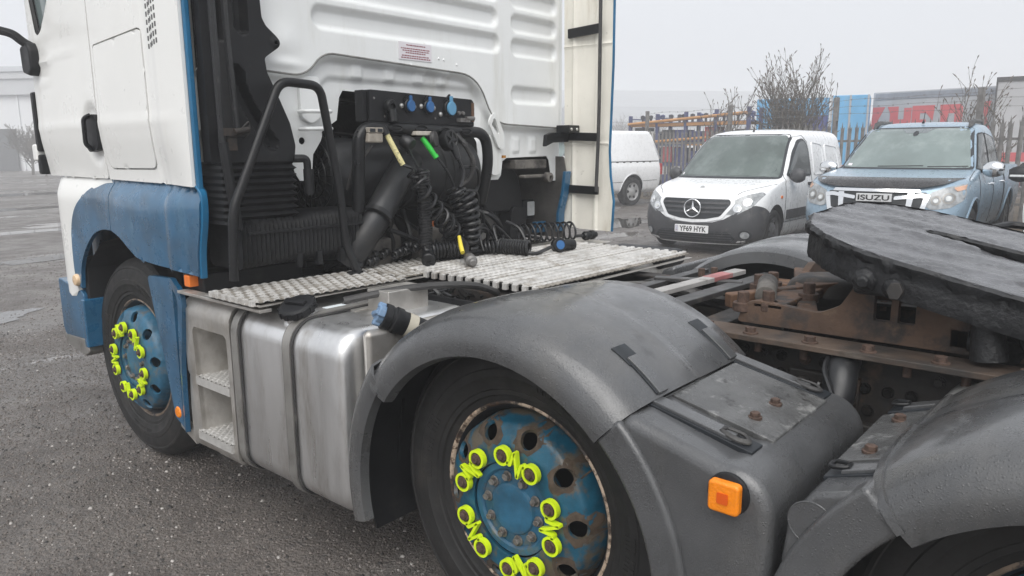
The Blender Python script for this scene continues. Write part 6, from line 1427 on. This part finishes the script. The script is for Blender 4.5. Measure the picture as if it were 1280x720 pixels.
# ================================================================ shrubs behind the fence
bark = mat('bare_twig', (.11, .095, .08), .85, var=.3, vs=20)
seedm = mat('dead_seed_head', (.12, .10, .08), .9, var=.4, vs=20)
leafm = mat('grey_green_leaf', (.10, .105, .075), .8, var=.35, vs=12)
def shrub(name, label, base, spread, hgt, nst, seed, lean=(0, 0), low=0):
    rs = random.Random(seed); S_ = thing(name, label, 'shrub', tuple(base), group='bare shrubs behind the fence')
    st = MB(); hd_ = MB(); lf = MB()
    def twig(p, d, L, r_, lev):
        n = 6; pts = [p.copy()]; q = p.copy(); dd = d.copy()
        for i in range(n):
            dd = (dd+Vector((rs.uniform(-.12, .12), rs.uniform(-.12, .12), rs.uniform(-.05, .09)))).normalized(); q = q+dd*L/n; pts.append(q.copy())
            if lev > 0 and i >= 1 and rs.random() < .85:
                s_ = Vector((rs.uniform(-1, 1), rs.uniform(-1, 1), rs.uniform(.1, .9))).normalized(); twig(q.copy(), (dd*.8+s_*.72).normalized(), L*rs.uniform(.28, .48), r_*.55, lev-1)
        st.tube(pts, [max(.0035, r_*(1-.8*i/n)) for i in range(n+1)], 5)
        if lev == 0 or rs.random() < .7:
            e = pts[-1]; t = (pts[-1]-pts[-2]).normalized(); L2 = rs.uniform(.06, .17)
            hd_.tube([e, e+t*L2*.5+Vector((0, 0, -.004)), e+t*L2+Vector((0, 0, -.02))], [.006, .013, .003], 5)
        for _ in range(2 if lev == 0 else 4):
            e = pts[rs.randint(1, n)]; a = rs.uniform(0, 6.28); t = Vector((cos(a), sin(a), rs.uniform(-.6, .3)))*rs.uniform(.05, .11); s_ = Vector((-sin(a), cos(a), 0))*.012
            lf.add([e, e+t*.5+s_, e+t, e+t*.5-s_], [(0, 1, 2, 3)])
    for k in range(nst):
        a = rs.uniform(0, 6.28); u = rs.uniform(.0, 1)**.7; d = Vector((cos(a)*spread*u+lean[0], sin(a)*spread*u+lean[1], 1)).normalized()
        twig(Vector((rs.uniform(-.12, .12), rs.uniform(-.12, .12), 0)), d, hgt*rs.uniform(.65, 1.05)/max(.5, d.z), rs.uniform(.014, .028), 2)
    st.build('stem', bark, S_, fixn=False)['kind'] = 'stuff'; hd_.build('seed_head', seedm, S_, fixn=False)['kind'] = 'stuff'; lf.build('leaf', leafm, S_, fixn=False)['kind'] = 'stuff'
    return S_
shrub('bare_shrub', 'tall bare shrub with seed heads rising above the white van', along(6.75, 1.3), .28, 2.5, 90, 4)
shrub('bare_shrub', 'thin low bare shrub left of the tall one, in front of the racking', along(8.7, .9), .5, 2.2, 11, 9)
shrub('bare_shrub', 'bare twiggy shrub at the right edge, behind the white vehicle', along(-3.2, 1.2), .55, 3.0, 28, 6, (.0, .1))
shrub('bare_shrub', 'wispy bare shrub against the red lettered trailer', along(2.0, 1.6), .45, 2.3, 9, 12)
# ================================================================ racking with stock behind the fence
rackb = mat('rack_blue', (.045, .055, .145), .5, var=.2, vs=3); racko = mat('rack_orange', (.46, .22, .065), .5, var=.15, vs=3)
def loc_frame(t, back, rz=0): return tuple(along(t, back)), FZ+rz
def P2(px, d, z=0):
    a = CAM+Vector((.760, .649, 0))*d+Vector((.649, -.760, 0))*((px-640)/930*d*.978); return Vector((a.x, a.y, z))
_a, _b = P2(806, 30.5), P2(952, 27.0); lp = tuple(_a); lz = atan2((_b-_a).y, (_b-_a).x); BW = (_b-_a).length/4
RK = thing('pallet_rack', 'blue and orange storage rack behind the fence, laden with stock', 'rack', lp, lz)
for k in range(5):
    x = BW*k; U = MB()
    for y in (0, -.9): U.box((x-.06, y-.05, 0), (x+.06, y+.05, 2.74+.04*k))
    for z in (.4, 1.2, 2.0, 2.6): U.box((x-.02, -.86, z), (x+.02, -.04, z+.04))
    U.build('upright', rackb, RK)
for z in (.85, 1.60, 2.32):
    for k in range(4):
        for y in (-.955+.9, -.955): MB().box((BW*k+.065, y-.02, z), (BW*(k+1)-.065, y+.02, z+.11)).build('beam', racko if z > 1 and not (z < 2 and k % 2) else rackb, RK)
    MB().box((0, -.85, z+.10), (BW*4, -.05, z+.13)).build('shelf', rackb if z > 2 else strap, RK)
cols = [mat('crate_red', (.40, .05, .06), .6), mat('crate_white', (.62, .62, .60), .6), mat('crate_sky', (.20, .42, .60), .6), mat('crate_navy', (.03, .04, .15), .6), mat('crate_black', (.03, .03, .035), .6)]
cn = ('red', 'white', 'pale blue', 'navy', 'black'); rk = random.Random(21); M0 = Matrix.Translation(lp) @ Matrix.Rotation(lz, 4, 'Z')
def at_rack(x, y, z): return tuple(M0 @ Vector((x, y, z)))
lev = ('on the ground under', 'on the low shelf of', 'on the middle shelf of'); bayn = ('left end', 'centre left', 'centre right', 'right end')
for li, z in enumerate((.02, .98, 1.73)):
    for bay in range(4):
        x = BW*bay+.02
        for j in range(2):
            c = rk.randrange(5); w_, h = rk.uniform(.40, .50), rk.uniform(.38, .60)
            o = thing('stock_crate', '%s crate %s the rack, %s bay, %s' % (cn[c], lev[li], bayn[bay], ('further left', 'further right')[j]), 'crate', at_rack(x+BW*.46*j+.34, -.45, z), lz, 'crates on the storage rack')
            MB().box((-w_/2, -.35, 0), (w_/2, .35, h)).build('box', cols[c], o, bevel=.02)
            mb = MB()
            for q in (-.32, 0, .32): mb.box((w_*q-.03, .351, .02), (w_*q+.03, .37, h-.02))
            mb.build('side_batten', cols[c], o)
for k in range(16):                                   # clamps and tubes standing on the top beams
    x = .15+(BW*4-.3)/15*k; c = rk.choice((2, 3, 4, 4))
    o = thing('clamp_stand', 'dark clamp stand on the top shelf of the blue and orange rack', 'stand', at_rack(x, -.30+.1*(k % 3), 2.45), lz, 'clamp stands on the top shelf')
    MB().lathe([(.07, 0), (.05, .04), (.045, .16), (.085, .22), (.085, .30), (.03, .33)], None, 10).build('post', rackb if c == 3 else cols[4], o)
for k in range(2):
    o = thing('timber_pole', ('upper', 'lower')[k]+' long orange pole sloping across the front of the rack', 'pole', at_rack(BW*2, -1.05, (2.54, 1.8)[k]), lz, 'sloping poles on the rack')
    MB().cyl((-BW*2, 0, -.12), (BW*2, 0, .16), .055, n=10).build('pole', racko, o)
# ================================================================ containers and trailers
def boxthing(name, label, cat, a, b, depth, h, base, m_, rib=None, group=None):
    """a box whose near face runs from a to b"""
    d = b-a; L = d.length; rz = atan2(d.y, d.x); o = thing(name, label, cat, tuple(a), rz, group)   # local +y is away from the camera for left-to-right faces
    MB().box((0, 0, base), (L, depth, h)).build('body', m_, o, bevel=.03)
    return o, L
skyb = mat('trailer_sky_blue', (.10, .36, .62), .5, var=.08, vs=1.5, dirt=((.22, .38, .5), .5, .8, 2, (1, 1, .2)))
deepb = mat('trailer_blue_panel', (.035, .05, .22), .5, var=.1)
greyc = mat('curtain_grey', (.36, .37, .39), .55, var=.08, vs=1.2, dirt=((.25, .25, .26), .5, .8, 2, (1, 1, .2)))
redc = mat('print_red', (.52, .07, .08), .55, var=.06)
B1, L1 = boxthing('box_trailer', 'sky blue box trailer with a dark blue panel, behind the shrub', 'trailer', P2(946, 31), P2(1036, 30), 2.5, 3.42, 1.1, skyb)
MB().box((L1*.55, -.02, 1.5), (L1*.99, -.004, 2.75)).build('panel', deepb, B1)
mb = MB()
for k in range(9): mb.box((L1*k/9+.03, -.014, 1.15), (L1*k/9+.08, -.002, 3.38))
mb.build('side_rib', skyb, B1)
B2, L2 = boxthing('box_trailer', 'plain sky blue container beside the lettered trailer', 'trailer', P2(1038, 29.6), P2(1086, 29), 2.5, 3.46, .4, skyb)
for x in (.0, L2*.48, L2-.08): MB().box((x, -.03, .4), (x+.07, -.004, 3.46)).build('corner_post', greyc, B2)
B3, L3 = boxthing('curtain_trailer', 'grey curtain sided trailer with huge red capital letters', 'trailer', P2(1090, 31.0), P2(1330, 26.2), 2.5, 3.66, 1.05, greyc)
MB().box((0.1, -.03, 3.36), (L3, -.004, 3.60)).build('top_rail', mat('rail_grey_blue', (.20, .22, .26), .5), B3, bevel=.01)
MB().box((0, -.02, 1.0), (L3, -.003, 1.16)).build('side_guard', redc, B3)
def letter(polys, x0, z0, w_, h, nm='letter'):
    for q in polys:
        MB().prism([(x0+u*w_, z0+v*h) for u, v in q], 0, .012, XZ(-.004)).build(nm, redc, B3)
LZ, LH = 1.75, 1.32; u_ = L3/240.0
def lx(px): 
    # distance along the face at which the sight line through px meets it
    a, b = P2(1090, 31.0), P2(1330, 26.2); best = min(range(401), key=lambda k: abs(((q := a+(b-a)*k/400)-CAM).dot(Vector((.649, -.760, 0)))/((q-CAM).dot(Vector((.760, .649, 0))))*951+640-px)); return L3*best/400
def lpoly(q, z0=LZ, h=LH): return [(lx(px), z0+h*v) for px, v in q]
for q in ([(1091, 1.0), (1106, 1.0), (1097, .55), (1105, 0), (1086, 0), (1086, .45)],
          [(1109, 1.0), (1123, 1.0), (1123, .62), (1130, .62), (1130, .40), (1123, .40), (1123, 0), (1113, 0), (1113, .8)],
          [(1130, .95), (1139, .95), (1139, 0), (1130, 0)],
          [(1140, 1.0), (1168, 1.0), (1166, .55), (1158, .78), (1150, .78), (1150, .6), (1158, .6), (1158, .4), (1150, .4), (1150, .2), (1160, .2), (1160, 0), (1140, 0)]):
    MB().prism(lpoly(q), 0, .012, XZ(-.004)).build('letter', redc, B3)
V, F = cdt(lpoly([(1174, 1.0), (1200, 1.0), (1203, .9), (1203, 0), (1193, 0), (1193, .32), (1184, .32), (1184, 0), (1173, 0), (1176, .6)]), [lpoly([(1185, .75), (1193, .75), (1193, .5), (1184, .5)])], .3)
MB().add([(a, -.004, b) for a, b in V], [tuple(map(int, f)) for f in F]).build('letter', redc, B3, solid=.012)
for q in ([(1219, 1.02), (1238, 1.05), (1233, .65), (1243, .0), (1233, 0), (1231, .55), (1228, .85), (1219, .82)], [(1262, .62), (1280, .70), (1282, .45), (1272, .4)], [(1288, 1.0), (1300, 1.0), (1306, .0), (1294, 0)]):
    MB().prism(lpoly(q), 0, .012, XZ(-.004)).build('letter', redc, B3)
for x in (L3*.3, L3*.7):
    for k in range(3): MB().lathe([(.5, 0), (.5, .25), (.3, .27), (0, .2)], frame((0, -1, 0), (x+1.15*k, .35, .5)), 20).build('wheel', rubber, B3)
B4, L4 = boxthing('curtain_trailer', 'plain pale grey trailer body behind the right hand shrub', 'trailer', P2(1241, 25.5), P2(1420, 23.5), 2.5, 3.75, 1.0, mat('pale_trailer', (.40, .40, .41), .55, var=.08, vs=1))
MB().box((0, -.03, 3.60), (L4, -.004, 3.75)).build('top_rail', strap, B4); MB().box((0, -.02, 1.0), (L4, -.004, 1.3)).build('side_guard', redc, B4)
for k in range(4): MB().box((L4*k/4, -.02, 1.3), (L4*k/4+.05, -.004, 3.6)).build('curtain_pole', strap, B4)
RT, LR = boxthing('low_trailer', 'low grey flat trailer with a thin red top line, beyond the white canopy', 'trailer', P2(735, 40), P2(803, 36), 2.5, 2.15, .6, mat('flat_trailer_grey', (.30, .30, .31), .6))
MB().box((0, -.03, 2.16), (LR, .02, 2.30)).build('red_line', redc, RT)
# ================================================================ far buildings in the mist
clad = mat('pale_cladding', (.66, .67, .68), .6, var=.04, vs=.2); clad2 = mat('grey_cladding', (.44, .45, .46), .6, var=.04, vs=.2); roofm = mat('roof_sheet', (.30, .31, .32), .6, var=.04, vs=.2); gatem = mat('dark_shutter', (.06, .062, .066), .6)
def warehouse(label, a, b, depth, eave, ridge, m_, door=None, nrib=24):
    d = b-a; L = d.length; o = thing('warehouse', label, 'building', tuple(a), atan2(d.y, d.x), 'distant warehouses')
    MB().box((0, 0, 0), (L, depth, eave)).build('wall', m_, o)
    MB().add([(-.4, -.6, eave+.02), (L+.4, -.6, eave+.02), (L+.4, depth*.5, ridge), (-.4, depth*.5, ridge), (L+.4, depth+.6, eave+.02), (-.4, depth+.6, eave+.02)], [(0, 1, 2, 3), (3, 2, 4, 5), (0, 3, 5), (1, 4, 2), (0, 5, 4, 1)]).build('roof', roofm, o)
    mb = MB()
    for k in range(nrib+1): mb.box((L*k/nrib-.06, -.12, .1), (L*k/nrib+.06, -.01, eave-.1))
    mb.build('wall_rib', m_, o); MB().box((-.2, -.5, eave-.5), (L+.2, -.13, eave)).build('gutter', clad2, o)
    if door:
        for x0, x1, h in door: MB().box((x0, -.2, .02), (x1, -.15, h)).build('shutter', gatem, o)
    return o, L
W1, LW1 = warehouse('big pale warehouse with a dark shutter at the left edge, behind the cab', P2(-520, 66), P2(60, 60), 40, 7.6, 10.5, clad, None, 20)
def face_s(a, b, L, px): return L*min(range(2001), key=lambda k: abs(((q := a+(b-a)*k/2000)-CAM).dot(Vector((.649, -.760, 0)))/((q-CAM).dot(Vector((.760, .649, 0))))*951+640-px))/2000
_a, _b = P2(-520, 66), P2(60, 60); MB().box((face_s(_a, _b, LW1, -40), -.3, .02), (face_s(_a, _b, LW1, 23), -.15, 3.3)).build('shutter', gatem, W1)
MB().box((-.5, -.35, 5.9), (LW1+.1, -.16, 7.5)).build('fascia_band', clad2, W1)
W2, LW2 = warehouse('long low warehouse fading into mist above the parked vans', P2(560, 150), P2(1060, 165), 50, 9.5, 15.0, clad2, None, 40)
W3, LW3 = warehouse('second warehouse roof further off in the mist', P2(740, 118), P2(960, 128), 20, 5.5, 8.5, clad, None, 16)
def bare_tree(label, base, h, spread, seed):
    rs = random.Random(seed); Tr = thing('bare_tree', label, 'tree', tuple(base), group='bare trees in the mist'); tk = MB(); cr = MB()
    tk.tube([(0, 0, 0), (.05, .02, h*.2), (.0, .05, h*.42)], [h*.03, h*.024, h*.016], 8)
    def br(p, d, L, r_, lev):
        q = p.copy(); pts = [p.copy()]; dd = d.copy()
        for i in range(4):
            dd = (dd+Vector((rs.uniform(-.2, .2), rs.uniform(-.2, .2), rs.uniform(-.05, .15)))).normalized(); q = q+dd*L/4; pts.append(q.copy())
            if lev > 0:
                for _ in range(2):
                    s_ = Vector((rs.uniform(-1, 1), rs.uniform(-1, 1), rs.uniform(-.1, .9))).normalized(); br(q.copy(), (dd*.5+s_*.8).normalized(), L*.55, r_*.5, lev-1)
        cr.tube(pts, [max(.012, r_*(1-.7*i/4)) for i in range(5)], 4)
    for k in range(16):
        a = rs.uniform(0, 6.28); z = h*rs.uniform(.08, .42); br(Vector((0, 0, z)), Vector((cos(a)*spread, sin(a)*spread, rs.uniform(.5, 1))).normalized(), h*.42, h*.012, 2)
    tk.build('trunk', bark, Tr, fixn=False); cr.build('crown', bark, Tr, fixn=False)['kind'] = 'stuff'
bare_tree('bare tree in the mist at the left, in front of the pale warehouse', P2(36, 50), 3.3, .45, 3)
bare_tree('small bare tree in the mist just left of the cab', P2(52, 47), 2.4, .4, 13)
bare_tree('misty bare tree right of the cab, before the long warehouse', P2(786, 100), 6, .9, 5)
bare_tree('misty bare tree above the white canopy, before the long warehouse', P2(815, 105), 6, .9, 8)
# ================================================================ haze
hz = MB().box((-120, -60, -1.0), (330, 320, 17)).build('haze', bpy.data.materials.new('haze_air'), None); hz['kind'] = 'stuff'
hm = hz.data.materials[0]; hm.use_nodes = True; hn = hm.node_tree; hn.nodes.remove(hn.nodes['Principled BSDF'])
pv = hn.nodes.new('ShaderNodeVolumePrincipled'); pv.inputs['Color'].default_value = (.97, .98, 1, 1); pv.inputs['Density'].default_value = .0066; pv.inputs['Anisotropy'].default_value = .0
hn.links.new(pv.outputs[0], hn.nodes['Material Output'].inputs['Volume'])
# ================================================================ pieces that can be picked apart become parts of their own
def split_loose(o):
    bm = bmesh.new(); bm.from_mesh(o.data); bm.faces.ensure_lookup_table(); seen = set(); isl = []
    for f in bm.faces:
        if f.index in seen: continue
        st = [f]; seen.add(f.index); cur = []
        while st:
            g = st.pop(); cur.append(g.index)
            for e in g.edges:
                for h in e.link_faces:
                    if h.index not in seen: seen.add(h.index); st.append(h)
        isl.append(cur)
    bm.free()
    if len(isl) < 2 or len(isl) > 300: return
    src = o.data; base = o.name.split('.')[0]
    for k, fs in enumerate(isl):
        vs = {}; F = []
        for i in fs: F.append(tuple(vs.setdefault(v, len(vs)) for v in src.polygons[i].vertices))
        me = bpy.data.meshes.new(base); me.from_pydata([tuple(src.vertices[v].co) for v in vs], [], F)
        me.polygons.foreach_set('use_smooth', [True]*len(me.polygons)); me.set_sharp_from_angle(angle=R(38)); me.materials.append(src.materials[0])
        if k == 0: tgt = o; first = me
        else: tgt = o.copy(); COL.objects.link(tgt); tgt.data = me
    o.data = first
SPLIT = {'release_linkage', 'clip_strap', 'tube_clip', 'panel_screw', 'wall_fixing', 'wing_rivet', 'hinge_bolt', 'panel_fixing', 'seam_clip', 'pole_frame', 'pole_opening', 'deck_teeth', 'cable_bundle', 'crossmember', 'frame_strut', 'cross_beam', 'vent_slot', 'corner_deflector', 'side_rib', 'wall_rib', 'side_batten', 'loop', 'line', 'rib', 'inner_wall_rib', 'valve_block', 'valve_body', 'pivot_lug', 'duct_rib', 'rear_crossbeam', 'underside_tray', 'engine_tunnel', 'release_linkage', 'cable_trough', 'bay_panel', 'step_back'}
for o in list(S.objects):
    if o.type == 'MESH' and o.parent and o.name.split('.')[0] in SPLIT and 'kind' not in o: split_loose(o)
